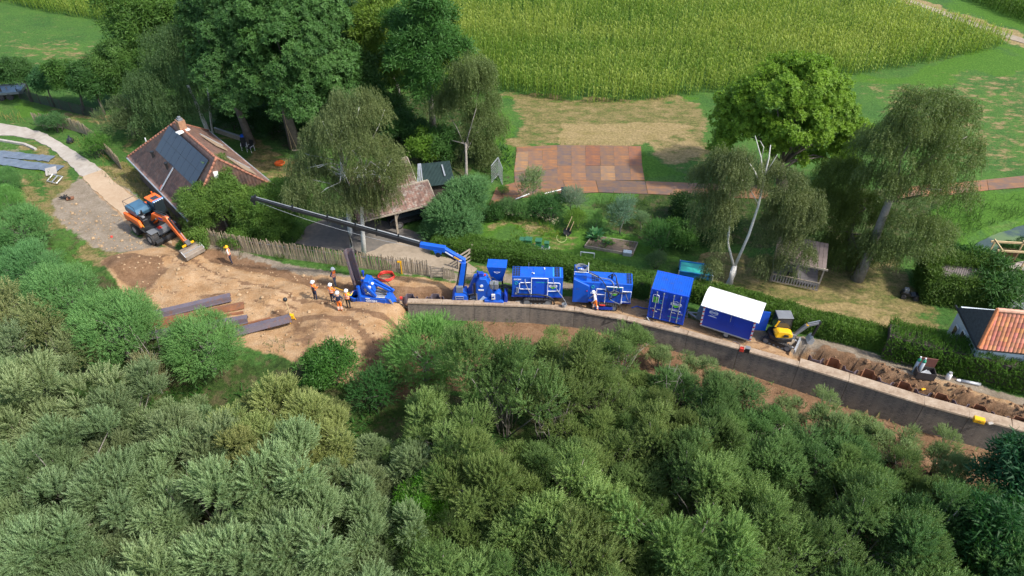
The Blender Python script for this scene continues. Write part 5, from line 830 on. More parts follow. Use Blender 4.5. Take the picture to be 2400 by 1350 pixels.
# ------------------------------------------------------------------ small corrugated shed behind the carport
sh = thing('shed', 'low shed with a dark green corrugated sheet roof behind the carport', 'shed', (*(-6.61, 54.55), 0), R(12))
mb = MB(); mb.box((0, 0, 1.1), (2.2, 2.6, 2.2)); mb.build('wall', M['darkwood'], sh)
mb = MB()
for i in range(22): x = -1.3 + i * .12; mb.prism([(x, -1.6, 2.22), (x + .06, -1.6, 2.27), (x + .12, -1.6, 2.22)], (0, 3.2, .45))
mb.build('roof', pm('dark_green_sheet', (.035, .06, .055), .45, .2, .2, 1.5), sh)
mb = MB(); mb.beam((.6, -.6, 2.50), (.55, 1.0, 2.72), .12, .05); mb.build('roof_light', M['galv'], sh)
for q_ in range(3): mb = MB(); mb.beam((-1.9 + q_ * .22, -1.4, 2.2), (-1.5 + q_ * .1, 1.5, 2.75), .09, .09); tag(mb.build('timber_post', M['galv']), ['grey timber lying between carport and green shed roof, next to the tiles', 'middle grey timber between carport and green shed roof', 'grey timber lying on the edge of the green shed roof'][q_], 'timber').matrix_world = Matrix.Translation(sh.location) @ Matrix.Rotation(R(12), 4, 'Z')

# ------------------------------------------------------------------ house with orange tiles at the right
rhB, rhC = Vector((*(30.52, 36.15), 2.8)), Vector((*(29.96, 32.48), 2.8)); rhA = Vector((*(30.41, 33.11), 5.4))
ld = (rhB - rhC).normalized(); fd = Vector((ld.y, -ld.x, 0)); rz_ = math.atan2(fd.y, fd.x)
rh = thing('cottage', 'white cottage with orange tiled roof and dark slate side behind the laurel hedge', 'house', (rhC.x, rhC.y, 0), rz_)
apx = Matrix.Rotation(-rz_, 3, 'Z') @ (rhA - Vector((rhC.x, rhC.y, 0))); LB = (rhB - rhC).length; FR = 8.0; EZ2 = 2.8
mb = MB(); mb.box((FR / 2 + .1, LB / 2 + .2, 1.4), (FR - .3, LB + .2, 2.8)); mb.build('wall', pm('pale_render', (.52, .58, .62), .8, 0, .06, 2), rh)
# slate side slope and back
mb = MB(); mb.prism([(-.05, -.15, EZ2), (-.05, LB + .15, EZ2), (apx.x, apx.y, apx.z)], (0, .0, -.1)); mb.prism([(apx.x, apx.y, apx.z), (-.05, LB + .15, EZ2), (FR, LB + .15, EZ2), (FR, apx.y, apx.z)], (0, 0, -.1)); mb.build('slate_roof', pm('dark_slate', (.055, .062, .070), .8, 0, .35, 6, bmp=.5), rh)
# orange front slope: every tile a piece
tv = Vector((0, apx.y + .15, apx.z - EZ2)); sl_ = tv.length; tv.normalize(); tn_ = Vector((1, 0, 0)).cross(tv); tn_ = tn_ if tn_.z > 0 else -tn_
mb = MB(); mb.prism([(0, -.15, EZ2 - .04), (FR, -.15, EZ2 - .04), (FR, apx.y, apx.z - .04), (apx.x, apx.y, apx.z - .04)], (0, 0, -.12)); mb.build('roof_deck', M['darkwood'], rh)
Mt = Matrix((Vector((1, 0, 0)), tv, tn_)).transposed(); tb = MB(); tw, tc = .25, .34
prof = [(-.12, 0), (-.06, .035), (0, .045), (.06, .03), (.12, -.005)]
for i in range(4):
    (xa, za), (xb, zb2) = prof[i], prof[i + 1]; tb.add([Mt @ Vector(v_) for v_ in ((xa, 0, za + .025), (xb, 0, zb2 + .025), (xb, .36, zb2), (xa, .36, za))], [(0, 1, 2, 3)]); tb.add([Mt @ Vector(v_) for v_ in ((xa, 0, za - .02), (xb, 0, zb2 - .02), (xb, 0, zb2 + .025), (xa, 0, za + .025))], [(0, 1, 2, 3)])
tmesh = tb.mesh('roof_tile', M['otile'], smooth=False); nt2 = 0; extra = MB()
for j in range(int(sl_ / tc) + 1):
    for i in range(int(FR / tw)):
        x = .14 + i * tw; t_ = j * tc
        if t_ > sl_ - .1 or x < apx.x * t_ / sl_ + .03: continue
        c_ = Vector((x, -.15, EZ2)) + tv * t_
        if nt2 < 292 and x < 5.2:
            o = link('roof_tile', tmesh, rh, loc=c_); j_ = rnd.uniform(.72, 1.2); o.color = (j_, j_ * rnd.uniform(.85, 1.2), j_ * rnd.uniform(.8, 1.3), 1); nt2 += 1
        else: extra.add([Mt @ Vector((a_, b_, .02 + h_)) + c_ for a_, b_, h_ in ((-.12, 0, .02), (.0, 0, .055), (.12, 0, .02), (.12, .36, 0), (0, .36, .035), (-.12, .36, 0))], [(0, 1, 4, 5), (1, 2, 3, 4)])
if extra.v: tag(extra.build('roof_tiles', M['otile'], rh), kind='stuff')
mb = MB()
for i in range(11): a_ = Vector((0, -.15, EZ2 + .1)).lerp(apx + Vector((0, 0, .1)), i / 11); b_ = Vector((0, -.15, EZ2 + .1)).lerp(apx + Vector((0, 0, .1)), (i + 1.05) / 11); mb.cyl(a_, b_, .13, 8, r2=.11)
mb.build('hip_tiles', pm('hip_tile', (.60, .20, .075), .6, 0, .2, 3), rh)
mb = MB()
for i in range(14): mb.cyl((apx.x + i * .42, apx.y, apx.z + .02), (apx.x + i * .42 + .44, apx.y, apx.z + .04), .14, 8)
mb.build('ridge_tiles', pm('pale_ridge_tile', (.55, .30, .20), .7, 0, .2, 3), rh)
for y, w, z0 in ((.7, .7, 1.2), (2.0, .8, 1.3), (3.1, .45, .9)):
    mb = MB(); mb.box((-.045 + .2, y, z0 + .4), (.06, w, .9)); wn = mb.build('window', M['white'], rh)
    for i in range(2): mb = MB(); mb.box((.155 - .05, y - w * .23 + i * w * .46, z0 + .4), (.05, w * .36, .72)); mb.build('pane', M['glass'], wn)
mb = MB(); mb.tube([(-.06, -.15, EZ2 - .05), (-.06, LB + .4, EZ2 - .05)], .07, 7); mb.build('gutter', M['dark'], rh)

# ------------------------------------------------------------------ ivy covered shed, pergola, play shed, pool
iv = thing('ivy_shed', 'garden shed almost swallowed by ivy with a strip of grey sheet roof showing', 'shed', (*(33.31, 40.16), 0), R(-14))
mb = MB(); mb.box((0, 1.0, 1.0), (4.0, 2.4, 2.0)); mb.build('wall', M['darkwood'], iv)
mb = MB()
for i in range(36): x = -2.2 + i * .122; mb.prism([(x, -.4, 2.05), (x + .06, -.4, 2.11), (x + .122, -.4, 2.05)], (0, 2.9, .35))
mb.build('roof', pm('grey_corrugated_sheet', (.22, .19, .17), .7, 0, .2, 2), iv)
gi = np.random.default_rng(88); n_ = 5200; ax = gi.uniform(-2.6, 2.6, n_); af = gi.random(n_); yy = np.where(af < .35, -.55 + gi.normal(0, .18, n_), np.where(af < .85, gi.uniform(-.6, 2.7, n_), 2.7)); zz_ = np.where(af < .35, gi.uniform(0, 2.2, n_), np.where(af < .85, 2.2 + (yy + .5) * .11 + np.abs(gi.normal(0, .14, n_)), gi.uniform(0, 2.6, n_)))
lf = gi.random(n_) < .2; ax = np.where(lf, -2.35 + gi.normal(0, .2, n_), ax); zz_ = np.where(lf, gi.uniform(0, 2.4, n_), zz_); yy = np.where(lf, gi.uniform(-.6, 2.5, n_), yy)
hole = (af >= .35) & (np.abs(yy - .55 - .05 * ax) < .62) & (ax > -1.7) & (ax < 1.6) & ~lf; k_ = ~hole
o = link('ivy', foliage('ivy', 'ball', np.stack([ax, yy, zz_], 1)[k_], np.stack([np.zeros(n_), np.where(af < .35, -.8, 0), np.ones(n_) * .8], 1)[k_] + gi.normal(0, .3, (k_.sum(), 3)), .34 * gi.uniform(.7, 1.3, k_.sum()), np.clip(gi.normal(.5, .2, k_.sum()), 0, 1), L['hedge'], gi), iv); o.color = (1.15, 1.0, 1.0, 1)
place('shrub0', 'ivy_bush', 'ivy mound joined to the right end of the overgrown shed', 'bush', (*(35.71, 40.21), 0), 1.7, None, (.9, 1.0, .75)); place('shrub0', 'ivy_bush', 'leafy mound behind the overgrown shed near the pergola', 'bush', (*(35.77, 42.07), 0), 1.6, None, (.9, 1.05, .7))
pg = thing('pergola', 'unpainted new timber pergola frame with a brown reed screen', 'pergola', (*(37.62, 43.54), 0), R(-6))
mb = MB(); mb.beam((-.3, 1.2, 2.2), (4.6, 1.2, 2.2), .08, .16); mb.build('beam', M['newwood'], pg); mb = MB(); mb.beam((-.3, 0, 2.2), (4.6, 0, 2.2), .08, .16); mb.build('beam', M['newwood'], pg)
for x in (0, 2.1, 4.2):
    mb = MB(); mb.beam((x, -.1, 2.3), (x, 1.35, 2.3), .07, .12); mb.build('rafter', M['newwood'], pg)
    for y in (0, 1.2): mb = MB(); mb.beam((x, y, 0), (x, y, 2.12), .1, .1); mb.build('post', M['newwood'], pg)
mb = MB(); [mb.cyl((.35 + i * .055, 1.1, .05), (.35 + i * .055 + rnd.uniform(-.03, .03), .95, 1.75 + rnd.uniform(-.08, .08)), .026, 4) for i in range(32)]; tag(mb.build('reed_screen', pm('brown_reed', (.16, .085, .045), .9, 0, .3, 5), pg), kind='stuff')
ps = thing('play_shed', 'open wooden play shed with a railed deck under the birches', 'shed', (*(21.63, 41.86), 0), R(-20))
mb = MB(); [mb.box((-1.7 + i * .31, 1.5, 2.35), (.29, 2.8, .05), M=Matrix.Rotation(R(9), 3, 'X')) for i in range(12)]; mb.build('roof', pm('worn_roof_boards', (.17, .13, .115), .85, 0, .2, 2), ps); mb = MB(); mb.beam((-1.9, .1, 2.08), (2.0, .1, 2.08), .08, .14); mb.build('edge_board', M['wood'], ps)
for x in (-1.7, 0, 1.75):
    for y in (.15, 2.8): mb = MB(); mb.beam((x, y, 0), (x, y, 2.15 + y * .12), .11, .11); mb.build('post', M['wood'], ps)
mb = MB(); mb.box((0, 1.6, .25), (3.4, 2.4, .12)); mb.build('deck', pm('grey_deck', (.13, .12, .12), .85, 0, .2, 4), ps); mb = MB(); mb.box((-.4, 2.75, 1.1), (2.6, .06, 1.7)); mb.build('back_wall', M['darkwood'], ps)
for i in range(17): mb = MB(); mb.box((-1.6 + i * .2, -.05, .5), (.10, .03, .75)); mb.build('slat', pm('grey_slat', (.24, .22, .21), .85, 0, .15, 4) if i == 0 else bpy.data.materials['grey_slat'], ps)
mb = MB(); mb.beam((-1.7, -.05, .86), (1.75, -.05, .86), .05, .08); mb.beam((-1.7, -.05, .2), (1.75, -.05, .2), .05, .08); mb.build('rail', M['wood'], ps); mb = MB(); mb.box((-.5, .4, .6), (.5, .5, .5)); mb.build('crate', M['dark'], ps)
pl = thing('swimming_pool', 'turquoise above ground frame pool beside the blue container', 'pool', (*(14.34, 43.22), 0), R(-14))
mb = MB(); mb.box((0, 0, .36), (2.5, 1.35, .70)); mb.build('liner', pm('pool_liner', (.02, .17, .42), .4), pl); pwm, pwt, pwb = nodes('pool_water'); pwb.inputs['Base Color'].default_value = (.03, .36, .30, 1); pwb.inputs['Roughness'].default_value = .1; mb = MB(); mb.box((0, 0, .715), (2.36, 1.2, .02)); mb.build('water', pwm, pl)
mb = MB(); mb.tube([(-1.25, -.67, .75), (1.25, -.67, .75), (1.25, .67, .75), (-1.25, .67, .75)], .055, 7, closed=True); mb.build('rim', pm('pool_rim', (.02, .22, .50), .4), pl)
for x in (-1.25, 1.25):
    for y in (-.67, .67): mb = MB(); mb.cyl((x * 1.04, y * 1.06, 0), (x * 1.02, y * 1.03, .8), .045, 7); mb.build('leg', M['galv'], pl)

# ------------------------------------------------------------------ picket fences: every slat a piece
slat_me = []
for i in range(4):
    mb = MB(); r_ = random.Random(i); h = 1.45 + r_.uniform(-.09, .09); mb.beam((0, 0, -.1), (r_.uniform(-.04, .04), r_.uniform(-.02, .02), h), .06, .028, up=(0, 1, 0), w2=.045); slat_me.append(mb.mesh('slat', pm('split_chestnut', (.38, .31, .215), .85, 0, .22, 4, objcol=True) if i == 0 else bpy.data.materials['split_chestnut']))
def picket(label, line, pitch, h=1.0, tone=1.0):
    t = thing('picket_fence', label, 'fence', (*line[0], 0)); o = Vector((*line[0], 0)); c = path_len(line); n_ = int(c[-1] / pitch)
    for i in range(min(n_, 295)):
        p, d = path_at(line, c, i * c[-1] / n_); s_ = link('slat', slat_me[rnd.randint(0, 3)], t, loc=p - o + Vector((0, 0, zg(p.x, p.y))), rot=(rnd.uniform(-.05, .05), rnd.uniform(-.05, .05), math.atan2(d.y, d.x) + rnd.uniform(-.2, .2)), scale=(1.1, 1, h * rnd.uniform(.93, 1.07))); j = tone * rnd.uniform(.65, 1.2); s_.color = (j, j * .98, j * .94, 1)
    for z in (.4 * h, 1.1 * h):
        mb = MB(); mb.tube([path_at(line, c, i * c[-1] / 40)[0] - o + Vector((0, .02, z)) for i in range(41)], .012, 4); mb.build('wire', M['galv'], t)
    for i in range(int(c[-1] / 2.4) + 1):
        p, d = path_at(line, c, min(c[-1], i * 2.4)); mb = MB(); mb.cyl((0, 0, -.2), (0, 0, 1.5 * h), .05, 7); mb.build('post', M['wood'], t, loc=p - o + Vector((0, .06, 0)))
picket('long split chestnut picket fence along the yard behind the excavated trench', [(-26.53, 47.81), (-23.94, 46.91), (-20.88, 46.04), (-17.9, 45.36), (-14.34, 44.63), (-11.03, 43.98), (-6.46, 43.12)], .088, 1.05)
picket('curved grey picket fence between the track and the left lawn', [(-50.34, 68.47), (-47.13, 67.9), (-44.54, 66.67), (-42.1, 64.49), (-39.32, 61.47), (-37.35, 59.28)], .085, .95, .8)
def gate(label, loc, rz, w, h, tilt=0):
    t = thing('wooden_gate', label, 'gate', loc, rz)
    for x in (-w / 2, w / 2): mb = MB(); mb.beam((x, 0, -.1), (x + tilt, 0, h + .12), .12, .12); mb.build('post', M['wood'], t)
    for i in range(4): mb = MB(); mb.beam((-w / 2, -.02, .18 + i * h / 4.1), (w / 2, -.02, .18 + i * h / 4.1), .04, .13, up=(0, 0, 1)); mb.build('rail', M['wood'], t)
    mb = MB(); mb.beam((-w / 2, -.05, .15), (w / 2, -.05, h - .1), .04, .09); mb.build('brace', M['wood'], t)
gate('low weathered gate at the right end of the long picket fence', (*(-5.81, 42.96), 0), R(-4), 1.0, 1.05); gate('tall weathered gate standing open against the clipped hedge end', (*(-3.72, 44.63), 0), R(48), 1.6, 1.45)
t = thing('picket_fence', 'short stretch of grey pickets between the low gate and the crane', 'fence', (*(-4.93, 42.85), 0), R(-3))
for i in range(8): o = link('slat', slat_me[i % 4], t, loc=(-.42 + i * .12, 0, 0), scale=(1.5, 1, .68)); o.color = (.8, .8, .8, 1)
mb = MB(); mb.beam((-.45, .03, .85), (.45, .03, .85), .04, .08); mb.build('rail', M['wood'], t)
t = thing('wire_fence', 'dark mesh fence behind the row of small trees at the far left', 'fence', (*(-55.41, 74.86), 0)); o_ = Vector((*(-55.41, 74.86), 0)); ln_ = [(-55.41, 74.86), (-51.56, 73.13), (-47.93, 71.46), (-43.32, 69.45)]; c_ = path_len(ln_)
for i in range(9):
    p, d = path_at(ln_, c_, c_[-1] * i / 8); mb = MB(); mb.cyl(p - o_, p - o_ + Vector((0, 0, 1.25)), .045, 6); mb.build('post', M['darkwood'], t)
mb = MB()
for i in range(8):
    a_, _ = path_at(ln_, c_, c_[-1] * i / 8); b_, _ = path_at(ln_, c_, c_[-1] * (i + 1) / 8)
    for z in np.arange(.1, 1.2, .12): mb.beam(a_ - o_ + Vector((0, 0, z)), b_ - o_ + Vector((0, 0, z)), .02, .05)
mb.build('mesh_panel', M['dark'], t)
for q_, (a_, b_, lab) in enumerate((((-1.91, 56.88), (-1.3, 58.41), 'temporary steel mesh fence panel left of the rusty plates, nearest the willow'), ((-1.3, 58.41), (-0.87, 56.43), 'temporary steel mesh fence panel left of the rusty plates, nearest the plates'))):
    t = thing('mesh_panel', lab, 'fence panel', (*a_, 0)); d = Vector((b_[0] - a_[0], b_[1] - a_[1], 0)); mb = MB(); mb.tube([(0, 0, .1), d + Vector((0, 0, .1)), d + Vector((0, 0, 1.9)), (0, 0, 1.9)], .025, 6, closed=True); mb.build('frame', M['galv'], t)
    mb = MB(); [mb.cyl(d * (i / 14) + Vector((0, 0, .1)), d * (i / 14) + Vector((0, 0, 1.9)), .008, 4) for i in range(15)]; [mb.cyl(Vector((0, 0, z)), d + Vector((0, 0, z)), .008, 4) for z in np.arange(.3, 1.9, .25)]; mb.build('mesh', M['galv'], t)

# ------------------------------------------------------------------ steel road plates
rm, rt, rb = nodes('rusty_steel_plate'); co_ = objco(rt); f1 = noise(rt, .9, 5, .65, co_); mpp = N(rt, 'ShaderNodeMapping'); mpp.inputs['Scale'].default_value = (.4, 2.2, 1); rt.links.new(co_, mpp.inputs[0])
cR = ramp(rt, mix(rt, .5, f1, noise(rt, 1.4, 5, .7, mpp.outputs[0])), [(.30, (.12, .092, .085)), (.44, (.19, .122, .088)), (.56, (.30, .148, .062)), (.72, (.40, .235, .11))]); cR = mix(rt, 1, cR, (.82, .80, .80), 'MULTIPLY'); cR = mix(rt, 1, cR, N(rt, 'ShaderNodeObjectInfo').outputs['Color'], 'MULTIPLY'); rt.links.new(cR, rb.inputs['Base Color']); rb.inputs['Roughness'].default_value = .72; rb.inputs['Metallic'].default_value = .1; bump(rt, rb, noise(rt, 9, 3, .6, co_), .25, .02); M['plate'] = rm
TONE = {'orange': (1.10, 1.0, .85), 'grey': (.72, .82, .98), 'red': (1.08, .84, .72), 'straw': (1.18, 1.28, 1.2), 'brown': (.98, .98, .96)}
def plate(q4, tone, lab, i):
    c = (sum(p[0] for p in q4) / 4, sum(p[1] for p in q4) / 4); k = .992
    mb = MB(); mb.slab([((p[0] - c[0]) * k, (p[1] - c[1]) * k) for p in q4], 0, .03); mb.cyl((0, .1, .03), (0, .1, .032), .06, 8)
    o = mb.build('steel_plate', M['plate'], loc=(*c, .035 + .006 * (i % 4)), rot=(0, 0, rnd.uniform(-.006, .006))); j = rnd.uniform(.9, 1.1); o.color = (*(q_ * j for q_ in TONE[tone]), 1); tag(o, lab, 'steel plate', 'rusty steel road plates')
ROW_A = [(4.57, 64.13), (6.0, 64.1), (7.42, 64.06), (8.88, 64.03), (10.25, 63.99), (11.71, 63.96), (13.0, 63.92)]
ROW_B = [(4.37, 60.04), (5.73, 60.04), (7.1, 60.04), (8.54, 60.04), (9.9, 60.04), (11.39, 60.04), (12.58, 60.04)]
ROW_C = [(4.28, 57.3), (5.56, 57.3), (6.96, 57.3), (8.32, 57.3), (9.72, 57.3), (11.16, 57.3), (12.44, 57.3)]
tn1 = ['grey', 'brown', 'red', 'brown', 'orange', 'red']; tn2 = ['orange', 'brown', 'grey', 'straw', 'grey', 'orange']; nth = ['first', 'second', 'third', 'fourth', 'fifth', 'sixth']
for i in range(6):
    plate([ROW_A[i], ROW_A[i + 1], ROW_B[i + 1], ROW_B[i]], tn1[i], nth[i] + ' ' + tn1[i] + ' steel plate from the left in the far row of the rusty pad', i)
    plate([ROW_B[i], ROW_B[i + 1], ROW_C[i + 1], ROW_C[i]], tn2[i], nth[i] + ' ' + tn2[i] + ' steel plate from the left in the near row of the rusty pad', i + 2)
for i, (q4, tone, lab) in enumerate((([(0.43, 63.69), (4.57, 64.13), (4.53, 63.17), (0.42, 62.65)], 'orange', 'orange steel plate laid crosswise at the far left of the rusty pad'), ([(0.42, 62.65), (1.62, 62.83), (1.55, 59.12), (0.2, 58.88)], 'straw', 'leftmost upright plate of the rusty pad, pale and orange'), ([(1.62, 62.83), (3.03, 63.0), (2.95, 59.28), (1.55, 59.12)], 'brown', 'second upright plate from the left on the rusty pad'), ([(3.03, 63.0), (4.53, 63.17), (4.34, 59.44), (2.95, 59.28)], 'orange', 'third upright plate from the left on the rusty pad'),
                                     ([(0.2, 58.88), (4.34, 59.44), (4.76, 57.34), (0.24, 56.96)], 'grey', 'wide grey plate where the track meets the pad'), ([(0.24, 56.96), (4.76, 57.34), (5.06, 55.04), (0.85, 54.33)], 'brown', 'wide brown plate at the inside of the track bend'), ([(-2.29, 51.92), (-1.46, 56.06), (0.24, 56.96), (0.85, 54.33)], 'orange', 'orange plate where the track turns to the carport'), ([(4.76, 57.34), (7.84, 57.34), (7.93, 55.26), (5.06, 55.04)], 'orange', 'orange track plate just right of the bend'), ([(7.84, 57.34), (12.46, 57.18), (12.38, 54.97), (7.93, 55.26)], 'grey', 'long grey track plate below the rusty pad'),
                                     ([(12.46, 57.18), (17.9, 56.81), (17.5, 54.54), (12.38, 54.97)], 'brown', 'long brown track plate left of the bright green tree'), ([(17.9, 56.81), (23.76, 56.43), (23.19, 54.12), (17.5, 54.54)], 'orange', 'track plate hidden under the birch beside the bright green tree'), ([(35.51, 56.14), (41.2, 56.88), (40.48, 54.97), (34.81, 54.26)], 'orange', 'track plate half hidden behind the drooping birch at the right'), ([(41.2, 56.88), (44.57, 57.49), (43.77, 55.62), (40.48, 54.97)], 'orange', 'orange track plate in the open right of the drooping birch'), ([(44.57, 57.49), (49.38, 58.33), (48.18, 56.21), (43.77, 55.62)], 'brown', 'last track plate, cut by the right frame edge'), ([(-7.64, 56.88), (-6.2, 57.34), (-5.45, 56.14), (-7.08, 54.97)], 'orange', 'orange plate lying between the carport and the willow bush'))): plate(q4, tone, lab, i + 1)

# ------------------------------------------------------------------ machine building blocks
def text(parent, s, size, loc, rot, mat, name='lettering', sx=1.0, bold=0.0):
    cu = bpy.data.curves.new(name, 'FONT'); cu.body = s; cu.size = size; cu.extrude = .004; cu.offset = bold; cu.resolution_u = 3; cu.materials.append(mat)
    o = bpy.data.objects.new(name, cu); COL.objects.link(o); me = bpy.data.meshes.new_from_object(o.evaluated_get(bpy.context.evaluated_depsgraph_get())); bpy.data.objects.remove(o)
    o = link(name, me, parent, loc, rot, (sx, 1, 1)); return o
FR = (R(90), 0, 0)                               # facing -y
def hexlogo(parent, c, w, h, green=True):
    """flat six sided badge: white outline, white band with a lettered look, green leaf below; lies on a face towards -y"""
    x, y, z = c; H6 = [(-.5, .12), (0, .5), (.5, .12), (.5, -.12), (0, -.5), (-.5, -.12)]; mb = MB()
    for i in range(6):
        a, b = H6[i], H6[(i + 1) % 6]; mb.beam((x + a[0] * w, y, z + a[1] * h), (x + b[0] * w, y, z + b[1] * h), .008, .035 * w, up=(0, -1, 0) if False else (0, 0, 1))
    mb.box((x, y, z), (w * .92, .008, h * .30)); lg = mb.build('logo', M['print'], parent)
    mb = MB(); [mb.box((x + (i - 3) * w * .115, y - .006, z), (w * (.055 if i % 2 else .075), .004, h * .15)) for i in range(7)]; mb.build('emblem_mark', M['navy'], lg)
    if green: mb = MB(); mb.prism([(x - w * .3, y - .003, z - h * .16), (x + w * .3, y - .003, z - h * .16), (x + w * .12, y - .003, z - h * .52), (x - w * .1, y - .003, z - h * .55)], (0, -.006, 0)); mb.build('emblem_leaf', M['lime'], lg)
    return lg
def ring_sign(parent, c, r):
    mb = MB(); mb.tube([(c[0] + r * math.cos(a), c[1], c[2] + r * math.sin(a)) for a in np.linspace(.4, 6.0, 14)], .018, 5); mb.build('ring_emblem', M['teal'], parent)
def track(parent, c, l, h, w, n=26, mat='rubber'):
    """crawler belt with plates, rollers and a frame, long axis x"""
    x0, y0, z0 = c; r = h / 2; t = bpy.data.objects.new('crawler_track', None); COL.objects.link(t); t.parent = parent; t.location = c
    per = 2 * (l - h) + math.pi * h; mb = MB()
    def at(s):
        s %= per; a = l - h
        if s < a: return Vector((-a / 2 + s, 0, h)), 0
        s -= a
        if s < math.pi * r: th = s / r; return Vector((a / 2 + r * math.sin(th), 0, r + r * math.cos(th))), -th
        s -= math.pi * r
        if s < a: return Vector((a / 2 - s, 0, 0)), math.pi
        s -= a; th = math.pi + s / r; return Vector((-a / 2 + r * math.sin(th), 0, r + r * math.cos(th))), -th
    for i in range(n):
        p, a = at(i * per / n); mb.box(p, (per / n * .78, w, .045), M=Matrix.Rotation(-a, 3, 'Y'))
    mb.build('track_plates', M[mat], t)
    mb = MB(); mb.box((0, 0, h / 2), (l - h, w * .7, h * .62)); mb.build('track_frame', M['dark'], t)
    mb = MB(); [mb.wheel((x, 0, h / 2), h * .40, w * .86) for x in (-(l - h) / 2, (l - h) / 2)]; [mb.wheel((-(l - h) / 2 + (l - h) * k / 5, 0, h * .24), h * .17, w * .9, n=10) for k in range(1, 5)]; mb.build('rollers', M['grey'], t)
    return t
def hose(parent, pts, r=.03, mat='black', name='hose'):
    P_ = [Vector(p) for p in pts]; out = []
    for i in range(len(P_) - 1):
        p0, p1, p2, p3 = P_[max(i - 1, 0)], P_[i], P_[i + 1], P_[min(i + 2, len(P_) - 1)]
        for k in range(4):
            t = k / 4; out.append(.5 * ((2 * p1) + (-p0 + p2) * t + (2 * p0 - 5 * p1 + 4 * p2 - p3) * t * t + (-p0 + 3 * p1 - 3 * p2 + p3) * t ** 3))
    out.append(P_[-1]); mb = MB(); mb.tube(out, r, 6); return mb.build(name, M[mat], parent, smooth=True)
def coil(parent, c, r, n=4, mat='black', tube=.03, name='hose_coil', tilt=0):
    mb = MB(); rr = random.Random(int(r * 1000)); pts = [(c[0] + (r + rr.uniform(-.05, .05)) * math.cos(a), c[1] + (r * .9 + rr.uniform(-.05, .05)) * math.sin(a), c[2] + .03 * a / 6.28 * 2) for a in np.linspace(0, 6.28 * n, 18 * n)]; mb.tube(pts, tube, 5); return mb.build(name, M[mat], parent, smooth=True)
def rail(parent, pts, r=.028, closed=False, mat='print', name='guard_rail'):
    mb = MB(); mb.tube(pts, r, 6, closed=closed); return mb.build(name, M[mat], parent)
def grille(parent, c, sx, sy, nx, ny, name='grille'):
    """dark opening with a light bar grid lying on a roof"""
    mb = MB(); mb.box(c, (sx, sy, .012)); g_ = mb.build(name, M['dark'], parent); mb = MB()
    for i in range(nx + 1): mb.box((c[0] - sx / 2 + sx * i / nx, c[1], c[2] + .012), (.022, sy, .012))
    for j in range(ny + 1): mb.box((c[0], c[1] - sy / 2 + sy * j / ny, c[2] + .016), (sx, .022, .012))
    mb.build('grille_bars', M['blue'], g_); return g_

# ------------------------------------------------------------------ sheet piles
def pile_mesh(l, w=.75, d=.32, t=.03):
    prof = [(-w / 2, 0), (-w / 2 + .10, 0), (-w * .28, -d), (w * .28, -d), (w / 2 - .10, 0), (w / 2, 0)]
    o_ = [(x, y + t) for x, y in reversed(prof)]; mb = MB(); n = len(prof)
    for (x1, y1), (x2, y2) in zip(prof[:-1], prof[1:]):
        dx, dy = x2 - x1, y2 - y1; k = math.hypot(dx, dy); nx, ny = -dy / k * t, dx / k * t
        mb.prism([(x1, y1, 0), (x2, y2, 0), (x2 + nx, y2 + ny, 0), (x1 + nx, y1 + ny, 0)], (0, 0, l))
    return mb
def lay_pile(a, b, z, roll, mat, lab, end=None, w=.75):
    a, b = Vector((*a, z)), Vector((*b, z)); l = (b - a).length; mb = pile_mesh(l, w); t = thing('sheet_pile', lab, 'sheet pile', a, 0, 'sheet piles lying on the sand'); d = (b - a).normalized(); s = Vector((-d.y, d.x, 0)); u = Vector((0, 0, 1)); cr, sr = math.cos(roll), math.sin(roll)
    Mx = Matrix((s * cr + u * sr, -s * sr + u * cr, d)).transposed().to_4x4(); Mx.translation = a; t.matrix_world = Mx
    mb.build('pile_body', M[mat], t)
    if end: m2 = MB(); m2.box((w * .42 if roll < 1 else -w * .42, -.02, l - .9), (.09, .06, 1.8)); m2.build('painted_edge', M[end], t)
    return t
zs_ = .22
lay_pile((-26.58, 37.99), (-21.06, 40.21), .30, math.pi, 'pile', 'farthest sheet pile of the stack on the sand, with a red painted edge', 'red', .8)
lay_pile((-26.17, 37.35), (-19.86, 39.39), .18, math.pi * .93, 'rustpile', 'narrow looking sheet pile with a green painted tip, second from the back', 'lime', .6)
lay_pile((-25.87, 36.73), (-19.65, 38.45), .24, 0, 'rustpile', 'open side up rusty sheet pile in the middle of the stack', None, .7)
lay_pile((-25.57, 36.2), (-19.15, 37.9), .20, math.pi, 'pile', 'purplish sheet pile ending behind the round bush, blunt end showing', None, .75)
lay_pile((-20.19, 36.91), (-17.53, 37.99), .12, .06, 'rustpile', 'short looking rusty pile beside the nearest long pile', None, .6)
lay_pile((-21.07, 35.86), (-16.04, 37.99), .20, math.pi * .96, 'pile', 'nearest and rightmost sheet pile, its end under the yellow tripod', None, .8)
for i in range(5):   # driven piles seen in the open cut
    t = thing('driven_pile', ['driven sheet pile head with red paint marks next to the first pile driver', 'driven pile head in the open cut, second from the first pile driver', 'driven pile head in the middle of the open cut', 'driven pile head in the open cut, second from the crane', 'driven pile head in the open cut beside the crane base'][i], 'sheet pile', (*[(-8.77, 40.76), (-7.79, 40.76), (-6.82, 40.76), (-5.85, 40.76), (-4.87, 40.76)][i], -1.6), R(-2 + 180 * (i % 2)), 'driven sheet piles in the trench'); pile_mesh(1.55, .92, .34).build('pile_body', M['pile'], t)
    if i == 0: mb = MB(); mb.cyl((.05, -.34, 1.2), (.05, -.37, 1.2), .09, 10); mb.build('red_mark', M['red'], t); mb = MB(); mb.box((.35, -.1, 1.5), (.2, .2, .14)); mb.build('red_cap', M['red'], t)
nth_ = 'first second third fourth fifth sixth seventh eighth ninth tenth eleventh twelfth thirteenth fourteenth fifteenth'.split()
